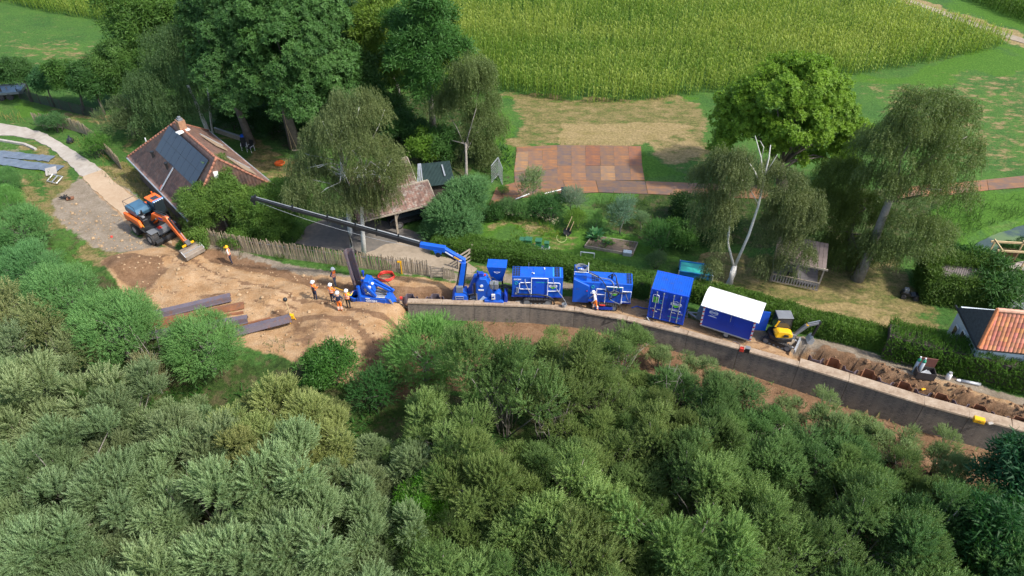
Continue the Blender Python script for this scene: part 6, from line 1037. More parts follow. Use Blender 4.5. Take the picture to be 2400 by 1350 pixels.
for i in range(15):  # pile heads showing as pockets along the right hand trench
    p, d = path_at(TRENCH, path_len(TRENCH), 1.3 + i * 1.12); t = thing('driven_pile', nth_[i] + ' sheet pile head from the mini excavator, showing between coping and spoil', 'sheet pile', (p.x, p.y, -1.28), math.atan2(d.y, d.x) + (math.pi if i % 2 else 0) + rnd.uniform(-.05, .05), 'driven piles in the right hand trench'); pile_mesh(1.32 + rnd.uniform(-.06, .06), 1.0, .34).build('pile_body', M['rustpile' if i % 2 else 'pile'], t)

# ------------------------------------------------------------------ first pile driver, gripping an upright pile
pd = thing('pile_driver', 'squat blue pile driving machine gripping an upright sheet pile at the sand edge', 'pile driver', (*(-10.44, 40.46), -.28), R(-7))
mb = MB(); mb.side([(-.85, .32), (-.75, .15), (1.0, .12), (1.12, .35), (1.12, .78), (-.8, .86), (-.9, .7)], -.55, .55); sd = mb.build('saddle', M['blue'], pd, bevel=.04)
text(sd, 'GIKEN', .27, (-.42, -.562, .44), FR, M['print'], sx=1.1, bold=.008); mb = MB(); mb.box((-.25, -.556, .74), (.36, .01, .09)); mb.build('maker_plate', M['print'], sd)
mb = MB(); mb.box((.62, 0, .86), (.82, .95, .06)); mb.build('step_plate', M['galv'], pd); rail(pd, [(.2, -.5, .9), (1.05, -.5, .9), (1.05, .5, .9)], .02, mat='white')
for x in (-.55, -.05, .45, .9): mb = MB(); mb.cyl((x, 0, -.85), (x, 0, .2), .2, 10); mb.box((x, 0, -.2), (.3, .5, .5)); mb.build('clamp', M['dark'], pd)
mb = MB(); mb.prism([(1.05, -.5, .95), (1.35, -.5, .85), (1.75, -.5, -.1), (1.45, -.5, -.5), (1.15, -.5, .1)], (0, .9, 0)); mb.build('rear_plate', M['blue'], pd, bevel=.03); mb = MB(); mb.beam((1.4, -.52, .8), (1.8, -.52, -.1), .04, .12); mb.build('rear_trim', M['galv'], pd)
mb = MB(); mb.prism([(-.55, -.35, .8), (.15, -.35, .8), (.35, -.35, 1.25), (-.05, -.35, 2.2), (-.45, -.35, 2.25), (-.75, -.35, 1.6)], (0, .8, 0)); mast = mb.build('mast', M['blue'], pd, bevel=.04)
mb = MB(); mb.beam((-.35, -.45, 1.95), (.35, -.45, .9), .16, .22); mb.beam((-.45, .42, 2.1), (1.55, .3, .95), .16, .22); mb.beam((.1, .1, 1.75), (1.35, .1, 1.1), .12, .12); mb.build('slanted_arm', M['blue'], pd)
mb = MB(); mb.cyl((.1, -.2, 1.35), (1.15, -.2, .98), .055, 8); mb.cyl((.1, .0, 1.45), (1.15, .0, 1.08), .055, 8); mb.build('hydraulic_ram', M['dark'], pd)
mb = MB(); mb.cyl((-.05, -.38, 1.72), (-.05, -.44, 1.72), .14, 12); mb.cyl((.2, -.25, 2.0), (.2, -.3, 2.05), .1, 10); mb.build('white_cap', M['print'], mast); mb = MB(); mb.box((-.35, -.40, 1.45), (.16, .06, .3)); mb.box((-.3, -.41, 1.1), (.22, .05, .14)); mb.build('valve_block', M['galv'], mast)
mb = MB(); mb.lathe([(.42, 0), (.55, .05), (.58, .4), (.5, .45), (.44, .4), (.42, 0)], (-1.28, .05, .15), 14); mb.build('chuck_ring', M['blue'], pd, smooth=False)
mb = MB(); mb.cyl((-.86, -.45, .15), (-.90, -.42, 1.75), .14, 10); mb.cyl((-.85, .5, .15), (-.85, .5, 1.6), .13, 10); mb.beam((-.9, -.45, .45), (.1, -.42, .38), .18, .22); mb.box((-.95, 0, .45), (.3, 1.1, .5)); mb.build('chuck_frame', M['blue'], pd)
mb = MB(); mb.cyl((-.62, .3, 2.1), (-.62, .3, 2.55), .05, 8); mb.cyl((-.62, .3, 2.5), (-.62, .3, 2.66), .1, 10); mb.build('beacon_post', M['navy'], pd)
hose(pd, [(-.5, -.4, 2.1), (-.8, -.5, 2.4), (-.95, -.45, 1.9), (-.8, -.5, 1.3)], .025); hose(pd, [(.2, .2, 2.1), (.9, .3, 2.0), (1.5, .2, 1.3)], .03); hose(pd, [(1.6, -.2, .3), (2.1, -.3, .3), (2.6, -.2, -.2), (3.2, -.1, -.4)], .035); hose(pd, [(-.6, -.3, 1.5), (-.2, -.5, 1.3), (.1, -.5, 1.0)], .02, 'steel')
sp = thing('sheet_pile', 'brown sheet pile standing upright in the jaws of the first pile driver', 'sheet pile', (*(-11.55, 41.36), -.9), R(4)); pl_ = pile_mesh(4.75, .80, .30).build('pile_body', M['pile'], sp); sp.rotation_euler = (0, R(5), R(176))

# ------------------------------------------------------------------ crane with long black telescopic boom
cr = thing('crawler_crane', 'blue knuckle boom crane with a long black telescopic boom reaching left', 'crane', (*(-3.91, 40.61), -.1), 0); c0 = Vector((*(-3.91, 40.61), -.1))
def lc(p): return Vector(p) - c0
mb = MB(); mb.prism([(-.62, -.45, .05), (.62, -.45, .05), (.5, -.45, .62), (-.38, -.45, .68), (-.55, -.45, .4)], (0, 1.2, 0)); mb.build('base_frame', M['blue'], cr, bevel=.03); mb = MB(); mb.box((0, .1, -.15), (.9, 1.0, .5)); mb.build('clamp', M['dark'], cr)
mb = MB(); mb.box((-.02, .1, .95), (.52, .55, .6)); mb.build('valve_cabinet', M['grey'], cr, bevel=.03)
rail(cr, [(-.3, -.5, -.15), (-.3, -.5, .6), (.28, -.5, .6), (.28, -.5, -.15)], .025, mat='galv', name='ladder'); mb = MB(); [mb.beam((-.3, -.5, z), (.28, -.5, z), .03, .03) for z in (0, .2, .4)]; mb.build('ladder_rung', M['galv'], cr)
top = lc((-3.61, 41.2, 3.05)); knee = lc((-4.97, 41.3, 3.96)); be = lc((-6.7, 41.5, 4.31)); tip = lc((-18.07, 42.2, 7.78))
mb = MB(); mb.beam((.02, .15, .9), tuple(top + Vector((.05, 0, -.1))), .38, .42, up=(0, 1, 0), w2=.34); mb.build('column', M['blue'], cr, bevel=.03); mb = MB(); mb.cyl((.28, .1, 1.0), tuple(top + Vector((.26, -.05, -.2))), .06, 8); mb.cyl((-.24, .05, 1.1), tuple(top + Vector((-.18, -.05, -.25))), .05, 8); mb.build('hydraulic_ram', M['black'], cr)
mb = MB(); mb.beam(tuple(top + Vector((.1, 0, -.05))), tuple(knee + Vector((.0, 0, .12))), .30, .42, up=(0, 0, 1), h2=.32); ma = mb.build('main_arm', M['blue'], cr, bevel=.03)
dm = (knee - top).normalized(); mp_ = top.lerp(knee, .34); mb = MB(); mb.beam(tuple(mp_ + Vector((.0, -.162, .0)) - dm * .28), tuple(mp_ + Vector((.0, -.162, .02)) + dm * .22), .014, .13); mb.build('yellow_sticker', M['yellow'], ma); mb = MB(); mb.beam(tuple(top.lerp(knee, .52) + Vector((0, -.162, .0))), tuple(top.lerp(knee, .92) + Vector((0, -.162, .02))), .014, .08); mb.box(tuple(top.lerp(knee, .12) + Vector((0, -.16, .02))), (.2, .015, .1)); mb.build('white_sticker', M['print'], ma)
mb = MB(); mb.cyl(tuple(top.lerp(knee, .3) + Vector((-.15, 0, -.25))), tuple(knee + Vector((-.25, 0, -.18))), .06, 8); mb.build('hydraulic_ram', M['black'], cr); mb = MB(); mb.cyl(tuple(knee + Vector((-.18, 0, -.18))), tuple(knee + Vector((-.45, 0, -.02))), .035, 8); mb.build('ram_rod', M['steel'], cr)
db = (tip - be).normalized(); k0 = knee + Vector((.12, 0, .08)); mb = MB(); mb.beam(tuple(k0), tuple(be - db * 0), .36, .46, h2=.34); oa = mb.build('outer_arm', M['blue'], cr, bevel=.03)
mb = MB(); mb.prism([tuple(knee + Vector((-.1, -.15, -.05))), tuple(knee + Vector((-.75, -.15, .08))), tuple(knee + Vector((-.6, -.15, -.32))), tuple(knee + Vector((-.2, -.15, -.3)))], (0, .3, 0)); mb.build('winch_bracket', M['blue'], cr); mb = MB(); mb.cyl(tuple(knee + Vector((-.42, -.2, -.33))), tuple(knee + Vector((-.42, .2, -.33))), .20, 14); mb.build('winch', M['black'], cr)
sec = [0, .135, .27, .40, .57, .78, 1.0]
for i in range(6):
    a, b = be.lerp(tip, max(0, sec[i] - .02)), be.lerp(tip, sec[i + 1]); w = .30 - .028 * i; mb = MB(); mb.beam(tuple(a), tuple(b), w, w * 1.18); mb.beam(tuple(b - db * .12), tuple(b), w + .06, w * 1.18 + .07); s_ = mb.build('boom_section', M['black'], cr, bevel=.012)
    up_ = Vector((0, 0, w * .59 + .10)); mb = MB(); mb.cyl(tuple(a + up_), tuple(b + up_ - db * .05), .045 - .003 * i, 8); mb.build('ram_rod', M['steel'], s_); mb = MB(); mb.box(tuple(b + up_ * .7 - db * .06), (.10, .18, .26)); mb.box(tuple(b + up_ + Vector((0, 0, .09)) - db * .06), (.1, .1, .1)); mb.build('ram_bracket', M['black'], s_)
mb = MB(); mb.box(tuple(tip + db * .1), (.3, .22, .3)); mb.wheel(tuple(tip + db * .22 + Vector((0, 0, -.18))), .17, .1, n=12); mb.box(tuple(tip + db * .15 + Vector((0, 0, -.38))), (.14, .12, .3)); mb.build('boom_head', M['dark'], cr)
hose(cr, [tuple(knee + Vector((-.42, 0, -.15))), tuple(be.lerp(tip, .3) + Vector((0, -.1, -.55))), tuple(be.lerp(tip, .7) + Vector((0, -.1, -.5))), tuple(tip + Vector((0, 0, -.2)))], .009, 'galv', 'hoist_rope')

# ------------------------------------------------------------------ second pile driver beside the crane
p2 = thing('pile_driver', 'tall blue piling machine with hose drum between the crane and the tipping hopper', 'pile driver', (*(-1.93, 40.46), -.2), R(-3))
mb = MB(); mb.prism([(-.75, -.3, .25), (-.72, -.3, 1.9), (-.45, -.3, 2.35), (.05, -.3, 2.3), (.35, -.3, 1.6), (.55, -.3, 1.15), (.55, -.3, .25)], (0, .8, 0)); mast = mb.build('mast', M['blue'], p2, bevel=.04)
mb = MB(); mb.prism([(-1.55, .2, .35), (-.8, .2, .5), (-.72, .2, 2.1), (-.95, .2, 2.0)], (0, .5, 0)); mb.build('side_plate', M['blue'], p2, bevel=.02); mb = MB(); mb.beam((-1.5, .18, .36), (-.8, .18, .56), .03, .08); mb.build('plate_edge', M['galv'], mast)
mb = MB(); mb.side([(-.15, .08), (.0, -.1), (1.2, -.1), (1.38, .1), (1.3, .5), (-.1, .55)], -.6, .5); mb.build('saddle', M['blue'], p2, bevel=.04); mb = MB(); mb.side([(1.35, -.1), (1.62, -.2), (1.6, .9), (1.4, 1.3)], -.5, .45); mb.build('rear_plate', M['navy'], p2, bevel=.02)
for x in (-.5, .1, .6, 1.1): mb = MB(); mb.cyl((x, 0, -1.0), (x, 0, .1), .2, 10); mb.build('clamp', M['dark'], p2)
mb = MB(); mb.cyl((-.82, -.42, .85), (-.82, -.42, 2.0), .08, 8); mb.build('hydraulic_ram', M['black'], p2); mb = MB(); mb.cyl((-.68, -.4, .3), (-.68, -.4, 1.0), .05, 8); mb.cyl((-.95, -.44, 1.0), (-.95, -.44, 1.8), .012, 5); mb.build('ram_rod', M['steel'], p2)
mb = MB(); mb.cyl((-.6, .1, 2.25), (-.6, .1, 2.75), .07, 8); mb.box((-.35, .1, 2.45), (.3, .3, .35)); mb.build('top_block', M['navy'], p2); mb = MB(); mb.box((-.05, 0, 2.5), (.14, .1, .12)); mb.build('red_fitting', M['red'], p2)
mb = MB(); mb.cyl((.82, -.55, .85), (.82, .2, .85), .34, 16); mb.build('hose_drum', M['blue'], p2); mb = MB(); mb.box((.58, -.62, .95), (.26, .08, .48)); mb.build('white_cover', M['print'], p2); mb = MB(); mb.cyl((.58, -.67, .95), (.58, -.69, .95), .07, 10); mb.build('cover_hub', M['navy'], p2)
mb = MB(); mb.box((.42, -.1, 1.62), (.3, .4, .5)); mb.box((.78, -.1, 1.62), (.3, .4, .5)); mb.build('motor_box', M['grey'], p2, bevel=.02); mb = MB(); mb.prism([(-.55, -.34, .3), (-.2, -.34, .75), (.15, -.34, .45)], (0, -.02, 0)); mb.build('white_triangle', pm('pale_blue_plate', (.42, .55, .75), .4), mast)
mb = MB(); mb.box((-.35, -.32, 1.3), (.4, .03, .12)); mb.cyl((-.3, -.31, 1.7), (-.3, -.34, 1.7), .12, 12); mb.build('mark', M['print'], mast)
mb = MB(); mb.box((-.9, -.05, .1), (.7, .7, .25)); mb.build('work_step', M['galv'], p2)
hose(p2, [(.1, 0, 2.3), (.5, .1, 2.2), (.75, .1, 1.9)], .03); hose(p2, [(.9, .2, 1.3), (1.4, .2, 1.45), (1.9, .1, 1.3), (2.1, .2, 1.25)], .07); hose(p2, [(.9, .1, 1.2), (1.5, .1, 1.3), (2.0, .0, 1.15)], .05); hose(p2, [(.3, -.3, 1.9), (.5, -.5, 1.5), (.6, -.5, 1.2)], .022)
hp = thing('hopper', 'blue tipping hopper with a white badge standing behind the second pile driver', 'hopper', (*(-1.11, 41.66), 0), R(-4))
mb = MB(); mb.prism([(-.72, -.45, 2.45), (.72, -.45, 2.45), (.72, .45, 2.45), (-.72, .45, 2.45)], (0, 0, .03)); mb.v = []; mb.f = []; mb.m = []
v_ = [(-.40, -.25, .95), (.40, -.25, .95), (.40, .3, .95), (-.40, .3, .95), (-.74, -.5, 2.45), (.74, -.5, 2.45), (.74, .5, 2.45), (-.74, .5, 2.45)]; mb.add(v_, [(3, 2, 1, 0), (0, 1, 5, 4), (1, 2, 6, 5), (2, 3, 7, 6), (3, 0, 4, 7), (4, 5, 6, 7)]); hb = mb.build('bin', M['blue'], hp, bevel=.02)
mb = MB(); mb.box((0, -.24, .93), (.7, .06, .06)); mb.build('outlet_bar', M['print'], hp)
for x in (-.38, .38):
    for y in (-.2, .25): mb = MB(); mb.beam((x, y, 0), (x, y, 1.0), .08, .08); mb.build('leg', M['dark'], hp)
lg = hexlogo(hp, (0, 0, 0), .46, .30, False); lg.location = (.02, -.42, 1.98); lg.rotation_euler = (R(-9.5), 0, 0)

# ------------------------------------------------------------------ crawler power units
def power_unit(label, loc, rz, L_, D_, z0, z1, tall=0):
    t = thing('power_unit', label, 'power unit', loc, rz); mb = MB(); mb.box((L_ / 2, D_ / 2, (z0 + z1) / 2), (L_, D_, z1 - z0)); b = mb.build('housing', M['blue'], t, bevel=.03)
    mb = MB(); mb.box((L_ / 2, D_ / 2, z0 + .02), (L_ + .06, D_ + .06, .10)); mb.build('base_frame', M['navy'], t); mb = MB(); mb.box((L_ / 2, D_ / 2, z0 / 2 + .05), (L_ * .3, D_ * .7, z0)); mb.build('undercarriage', M['dark'], t)
    return t, b
u1, b1 = power_unit('blue crawler power unit with two roof grilles, left of the pair', (*(0.0, 40.02), 0), R(-2), 3.72, 1.25, .62, 2.5)
track(u1, (1.9, -.12, .0), 2.15, .56, .42); track(u1, (1.9, 1.3, .0), 2.15, .56, .42)
grille(u1, (.32, .62, 2.51), .55, 1.1, 3, 5); grille(u1, (3.28, .62, 2.51), .42, 1.1, 2, 5); mb = MB(); mb.box((3.02, .62, 2.515), (.12, 1.1, .03)); mb.box((3.52, .62, 2.51), (.06, 1.1, .02)); mb.build('roof_trim', pm('light_blue_paint', (.03, .25, .62), .4), u1)
mb = MB(); mb.box((1.55, .62, 2.515), (.02, .9, .01)); mb.box((2.35, .62, 2.515), (.02, 1.2, .01)); mb.box((1.95, .25, 2.515), (.8, .02, .01)); mb.build('roof_seam', M['navy'], b1); mb = MB(); mb.cyl((2.36, .95, 2.5), (2.36, .95, 2.62), .05, 8); mb.cyl((1.45, .5, 2.5), (1.6, .3, 2.62), .05, 6); mb.build('roof_fitting', M['print'], b1); mb = MB(); mb.cyl((1.2, .95, 2.5), (1.2, .95, 3.1), .012, 5); mb.build('aerial', M['galv'], b1)
text(u1, 'GIKEN', .17, (.12, -.012, 2.2), FR, M['print'], sx=1.1, bold=.004); ring_sign(u1, (.32, -.02, 1.92), .11); text(u1, '100% elektrisch', .14, (1.72, -.022, 1.98), FR, M['teal'], bold=.003); hexlogo(u1, (3.02, -.03, 1.70), .62, .46)
mb = MB(); mb.box((2.1, -.012, 1.5), (1.12, .02, 1.6)); mb.build('door', pm('blue_door', (.010, .085, .56), .4, 0, .08, 1.5), u1); mb = MB(); mb.box((1.7, -.03, 1.6), (.07, .02, .05)); mb.build('handle', M['black'], u1)
rail(u1, [(1.42, -.1, .75), (1.42, -.1, 2.48), (2.62, -.1, 2.48), (2.62, -.1, .75)], .035); rail(u1, [(1.42, -.08, 2.05), (.62, -.08, 2.02), (.55, -.08, 1.95), (.55, -.08, 1.5), (.62, -.08, 1.42), (1.42, -.08, 1.42)], .03); rail(u1, [(2.62, -.08, 2.05), (3.45, -.08, 2.05), (3.52, -.08, 1.98), (3.52, -.08, 1.3), (2.62, -.08, 1.25)], .03)
mb = MB(); [mb.cyl((.32, -.05, 1.1 + i * .1), (.5, -.12, 1.12 + i * .1), .035, 6) for i in range(5)]; mb.box((.33, -.04, .95), (.2, .08, .14)); mb.build('coupling', M['galv'], u1)
hose(u1, [(.4, -.12, .95), (1.2, -.16, .95), (2.0, -.2, .98), (2.7, -.2, .85), (3.1, -.25, .5), (3.15, -.3, .1)], .055); hose(u1, [(.95, -.05, 2.3), (1.0, -.15, 2.0), (1.3, -.18, 1.2), (1.38, -.15, .95)], .03, 'galv'); hose(u1, [(3.0, .1, 2.5), (3.02, -.08, 2.2), (3.3, -.12, 1.5), (3.9, -.3, .6), (4.1, -.4, .1), (3.7, -.55, .1)], .022, 'galv')
u2, b2 = power_unit('blue crawler power unit with a taller hose covered left end, right of the pair', (*(4.49, 39.68), 0), R(-5.5), 4.25, 1.3, .55, 2.35)
track(u2, (2.35, -.15, .0), 1.9, .52, .42); track(u2, (2.35, 1.35, .0), 1.9, .52, .42); mb = MB(); mb.box((2.35, -.37, .26), (1.25, .02, .26)); mb.build('track_guard', M['navy'], u2)
mb = MB(); mb.prism([(-.02, -.12, .45), (1.15, -.12, .45), (1.15, -.12, 2.05), (-.02, -.12, 2.65)], (0, 1.5, 0)); mb.prism([(-.02, .1, 2.3), (.95, .1, 2.3), (.95, .1, 2.9), (-.02, .1, 2.9)], (0, 1.2, 0)); mb.build('end_cabinet', M['blue'], u2, bevel=.03); coil(u2, (.5, .65, 2.93), .42, 5, 'grey'); mb = MB(); [mb.cyl((.35 + i * .12, .55 + (i % 2) * .2, 2.9), (.38 + i * .12, .6, 3.05), .05, 6) for i in range(3)]; mb.build('hose_fitting', M['print'], u2)
grille(u2, (1.55, .45, 2.36), .5, .7, 4, 4); grille(u2, (4.0, .65, 2.36), .36, 1.15, 2, 6); rail(u2, [(0, .1, 2.9), (0, .1, 3.15), (1.0, .1, 3.15), (1.0, 1.25, 3.15)], .02)
ring_sign(u2, (1.42, -.03, 1.95), .11); text(u2, '100% elektrisch', .15, (2.55, -.025, 1.93), FR, M['teal'], bold=.003); hexlogo(u2, (3.0, -.03, 1.5), .72, .50); mb = MB(); mb.cyl((1.0, -.13, 1.62), (1.0, -.15, 1.62), .05, 10); mb.build('red_button', M['red'], u2)
rail(u2, [(1.7, -.1, .8), (1.7, -.1, 1.85), (2.35, -.1, 1.85)], .03); rail(u2, [(2.35, -.14, .6), (2.35, -.14, 2.15), (3.55, -.14, 2.15), (3.55, -.14, .6)], .035); rail(u2, [(3.55, -.1, 1.75), (4.2, -.1, 1.75), (4.2, -.1, .75), (3.55, -.1, .75)], .03); rail(u2, [(1.75, -.12, 1.35), (2.3, -.12, 1.35)], .028)
for i, pts in enumerate(([(.9, .5, 2.95), (1.6, .4, 2.7), (2.2, -.1, 2.4), (2.5, -.2, 1.7), (2.7, -.25, 1.0)], [(1.0, .4, 2.9), (1.8, .3, 2.6), (2.6, .2, 2.5), (2.9, -.1, 2.2), (2.8, -.25, 1.4), (2.65, -.25, 1.1)], [(2.5, .7, 2.4), (2.9, .6, 2.75), (3.2, -.1, 2.3), (3.3, -.2, 1.6), (2.75, -.25, 1.1)], [(2.7, .6, 2.4), (3.0, .5, 2.7), (3.1, -.12, 2.1), (3.05, -.2, 1.6)], [(2.2, -.2, 1.75), (2.9, -.24, 1.72), (3.7, -.2, 1.68), (4.1, -.15, 1.75)], [(2.7, -.25, 1.05), (3.1, -.25, .8), (3.5, -.25, .62)], [(3.2, -.2, .75), (3.6, -.4, .4), (3.7, -.6, .1)], [(3.75, -.1, 1.7), (3.95, -.2, 1.2), (4.15, -.2, .8)])): hose(u2, pts, .035 if i < 5 else .025, 'grey' if i % 2 else 'black')
mb = MB(); mb.cyl((2.75, .6, 2.3), (2.75, .6, 2.65), .08, 8); mb.build('hose_post', M['dark'], u2); mb = MB(); mb.box((2.2, -.42, .58), (.4, .08, .06)); mb.build('red_strap', M['red'], u2)

# ------------------------------------------------------------------ blue battery container
bc = thing('shipping_container', 'short blue shipping container with battery sign and white door bars', 'container', (*(9.83, 38.22), .18), R(-20))
CW, CD, CH = 2.62, 2.2, 2.70; mb = MB(); mb.box((CW / 2, CD / 2, CH / 2), (CW - .08, CD - .08, CH - .06)); cbx = mb.build('body', M['blue'], bc)
mb = MB(); [mb.box((CW * (i + .5) / 17, CD / 2, CH - .015), (CW / 17 * .55, CD - .2, .035)) for i in range(17)]; mb.build('roof_corrugation', M['blue'], cbx); mb = MB(); [mb.box((CW - .03, CD * (i + .5) / 12, CH / 2), (.035, CD / 12 * .5, CH - .3)) for i in range(12)]; mb.build('side_corrugation', M['blue'], cbx)
mb = MB()
for x in (.06, CW - .06):
    for y in (.06, CD - .06): mb.box((x, y, CH / 2), (.13, .13, CH))
    mb.box((x, CD / 2, CH - .05), (.10, CD, .10)); mb.box((x, CD / 2, .07), (.10, CD, .14))
for y in (.05, CD - .05): mb.box((CW / 2, y, CH - .05), (CW, .10, .11)); mb.box((CW / 2, y, .07), (CW, .10, .14))
mb.build('frame', pm('blue_frame', (.012, .075, .55), .4, 0, .1, 1.5), bc, bevel=.01)
for k, x in enumerate((.13, CW / 2 + .01)):
    mb = MB(); mb.box((x + .57, -.005 + .03, CH / 2 + .02), (1.12, .05, CH - .34)); [mb.box((x + .57, -.005, .45 + i * .55), (1.0, .03, .22)) for i in range(4)]; dr = mb.build('door', M['navy'], bc)
    for j in range(2):
        xx = x + .33 + j * .48; mb = MB(); mb.cyl((xx, -.05, .12), (xx, -.05, CH - .12), .026, 7); [mb.box((xx, -.04, z), (.09, .05, .12)) for z in (.2, 1.2, CH - .2)]; lb = mb.build('lock_bar', M['galv'], dr); mb = MB(); mb.box((xx + (-.16 if k == 0 else .16), -.06, .98 - .0 * j), (.32, .03, .035)); mb.prism([(xx + (-.2 if k == 0 else .14), -.07, 1.0), (xx + (-.08 if k == 0 else .26), -.07, 1.0), (xx + (-.14 if k == 0 else .2), -.07, 1.1)], (0, -.02, 0)); mb.build('handle', M['galv'], lb)
yb = -.028
bs = MB(); bs.tube([(.22, yb, 1.55), (.22, yb, 2.22), (.34, yb, 2.27), (.44, yb, 2.30), (.52, yb, 2.27), (.62, yb, 2.22), (.62, yb, 1.55)], .022, 5); sg = bs.build('battery_sign', M['print'], bc); bs = MB(); [bs.box((.42, yb, 1.60 + i * .14), (.32, .012, .105)) for i in range(4)]; bs.build('battery_level', M['lime'], sg)
ring_sign(bc, (.83, yb - .01, 1.72), .13); hexlogo(bc, (1.88, yb, 1.78), .78, .56); mb = MB(); mb.box((1.80, yb, 1.30), (.70, .01, .03)); mb.box((1.85, yb, 1.20), (.88, .01, .055)); mb.build('white_line_print', M['print'], bc); text(bc, '100% elektrisch', .13, (1.42, yb, .52), FR, M['teal'], bold=.003); mb = MB(); mb.box((.40, yb, .76), (.18, .01, .10)); mb.build('red_print', M['red'], bc); mb = MB(); mb.box((.58, yb, .74), (.16, .01, .09)); mb.build('white_print', M['print'], bc)
mb = MB(); mb.box((CW / 2, CD / 2, -.09), (CW - .4, CD - .3, .18)); mb.build('skid', M['dark'], bc); hose(bc, [(.0, -.1, .1), (.4, -.35, -.12), (1.0, -.55, -.14), (1.7, -.5, -.12), (2.5, -.25, -.1)], .03, 'galv'); hose(bc, [(.05, -.08, .05), (.5, -.45, -.13), (1.1, -.66, -.14), (1.8, -.58, -.13), (2.5, -.3, -.1)], .03, 'grey'); hose(bc, [(.1, -.05, 0), (.7, -.3, -.12), (1.4, -.4, -.12), (2.45, -.1, -.1)], .035, 'black')

# ------------------------------------------------------------------ site wagon
sw = thing('site_wagon', 'blue site wagon trailer with curved white roof and striped corner posts', 'trailer', (*(13.44, 37.05), 0), R(-27.5))
TL, TD = 3.55, 1.95; mb = MB(); mb.box((TL / 2, TD / 2, 1.5), (TL, TD, 1.95)); bd = mb.build('body', M['navy'], sw, bevel=.02)
mb = MB(); n_ = 10; sec_ = [(-.18 + (TD + .36) * i / n_, 2.40 + .42 * math.sin(math.pi * i / n_)) for i in range(n_ + 1)]; mb.prism([(-.22, y, z) for y, z in sec_] + [(-.22, y, z - .06) for y, z in reversed(sec_)], (TL + .44, 0, 0)); mb.build('roof', M['white'], sw)
mb = MB(); mb.box((TL / 2, -.02, .50), (TL + .06, .05, .09)); mb.build('floor_trim', M['galv'], sw); mb = MB(); mb.box((TL / 2, TD / 2, .42), (TL - .1, TD - .2, .12)); mb.build('chassis', M['dark'], sw)
for x in (.03, TL - .03):
    mb = MB(); mb.box((x, -.025, 1.48), (.11, .05, 1.9)); cpst = mb.build('corner_post', M['print'], sw); mb = MB(); [mb.box((x, -.053, .66 + i * .38), (.10, .012, .16), M=Matrix.Rotation(R(25), 3, 'Y')) for i in range(5)]; mb.build('red_stripe', M['red'], cpst)
hexlogo(sw, (.72, -.01, 1.93), .62, .48, False); mb = MB(); mb.box((.68, -.01, 1.60), (.42, .01, .025)); mb.box((.68, -.01, 1.55), (.62, .01, .03)); mb.build('white_line_print', M['print'], sw); mb = MB(); mb.box((1.93, -.02, 1.9), (.03, .02, .62)); mb.build('shutter_bar', M['galv'], sw); mb = MB(); mb.box((1.75, -.006, 1.6), (.9, .015, 1.0)); mb.build('shutter', pm('blue_shutter', (.009, .04, .34), .4, 0, .08, 1.5), sw)
mb = MB(); mb.box((.36, 0, .0), (.72, .05, 1.75)); mb.build('door', M['blue'], sw, loc=(TL + .02, TD * .62, 1.42), rot=(0, 0, R(20)))
for x in (TL / 2 + .1,):
    for y in (.12, TD - .12): mb = MB(); mb.wheel((x, y, .28), .28, .2); w_ = mb.build('wheel', M['rubber'], sw); mb = MB(); mb.wheel((x, y - .08 if y < 1 else y + .08, .28), .16, .06, n=10); mb.build('rim', M['galv'], w_)
mb = MB(); mb.box((-.25, TD / 2, .85), (.42, 1.0, .75)); mb.build('front_locker', pm('grey_green_locker', (.10, .15, .16), .5), sw, bevel=.02); mb = MB(); mb.beam((.1, TD * .25, .42), (-1.15, TD / 2, .42), .09, .09); mb.beam((.1, TD * .75, .42), (-1.15, TD / 2, .42), .09, .09); mb.beam((-1.1, TD / 2, .42), (-1.5, TD / 2, .45), .1, .1); mb.cyl((-1.2, TD / 2 - .1, .05), (-1.2, TD / 2 - .1, .75), .04, 7); mb.wheel((-1.2, TD / 2 - .1, .1), .1, .06, n=10); mb.build('drawbar', M['galv'], sw)

# ------------------------------------------------------------------ yellow mini digger
md = thing('mini_excavator', 'yellow and black mini excavator parked beside the white roofed wagon', 'excavator', (*(18.78, 35.86), 0), R(-32))
track(md, (0, -.55, 0), 1.95, .46, .32, 30); track(md, (0, .55, 0), 1.95, .46, .32, 30); mb = MB(); mb.box((0, 0, .36), (1.1, .9, .22)); mb.cyl((0, 0, .4), (0, 0, .58), .42, 14); mb.build('undercarriage', M['dark'], md)
mb = MB(); mb.beam((.85, -.4, .3), (1.25, -.4, .22), .08, .1); mb.beam((.85, .4, .3), (1.25, .4, .22), .08, .1); mb.prism([(1.22, -.75, .02), (1.30, -.75, .02), (1.34, -.75, .2), (1.28, -.75, .42), (1.2, -.75, .42)], (0, 1.5, 0)); mb.build('dozer_blade', M['galv'], md)
hd = R(30); up_ = bpy.data.objects.new('upper_body', None); COL.objects.link(up_); up_.parent = md; up_.location = (0, 0, .56); up_.rotation_euler = (0, 0, hd)
mb = MB(); pts_ = [(.65 * math.cos(a) * 1.15 - .12, .68 * math.sin(a)) for a in np.linspace(math.pi * .5, math.pi * 1.5, 9)] + [(.62, -.66), (.62, .66)]; mb.slab(pts_, 0, .34); mb.build('counterweight', M['black'], up_, bevel=.03)
mb = MB(); mb.prism([(-.55, -.64, .34), (.35, -.68, .34), (.62, -.62, .36), (.56, -.62, .68), (.3, -.66, .86), (-.45, -.62, .92), (-.68, -.5, .7)], (0, .52, 0)); hdm = mb.build('hood', M['yellow'], up_, bevel=.06); mb = MB(); mb.prism([(-.1, -.69, .48), (.3, -.70, .48), (.24, -.70, .68), (-.04, -.69, .72)], (0, .02, 0)); mb.build('hood_vent', M['black'], hdm)
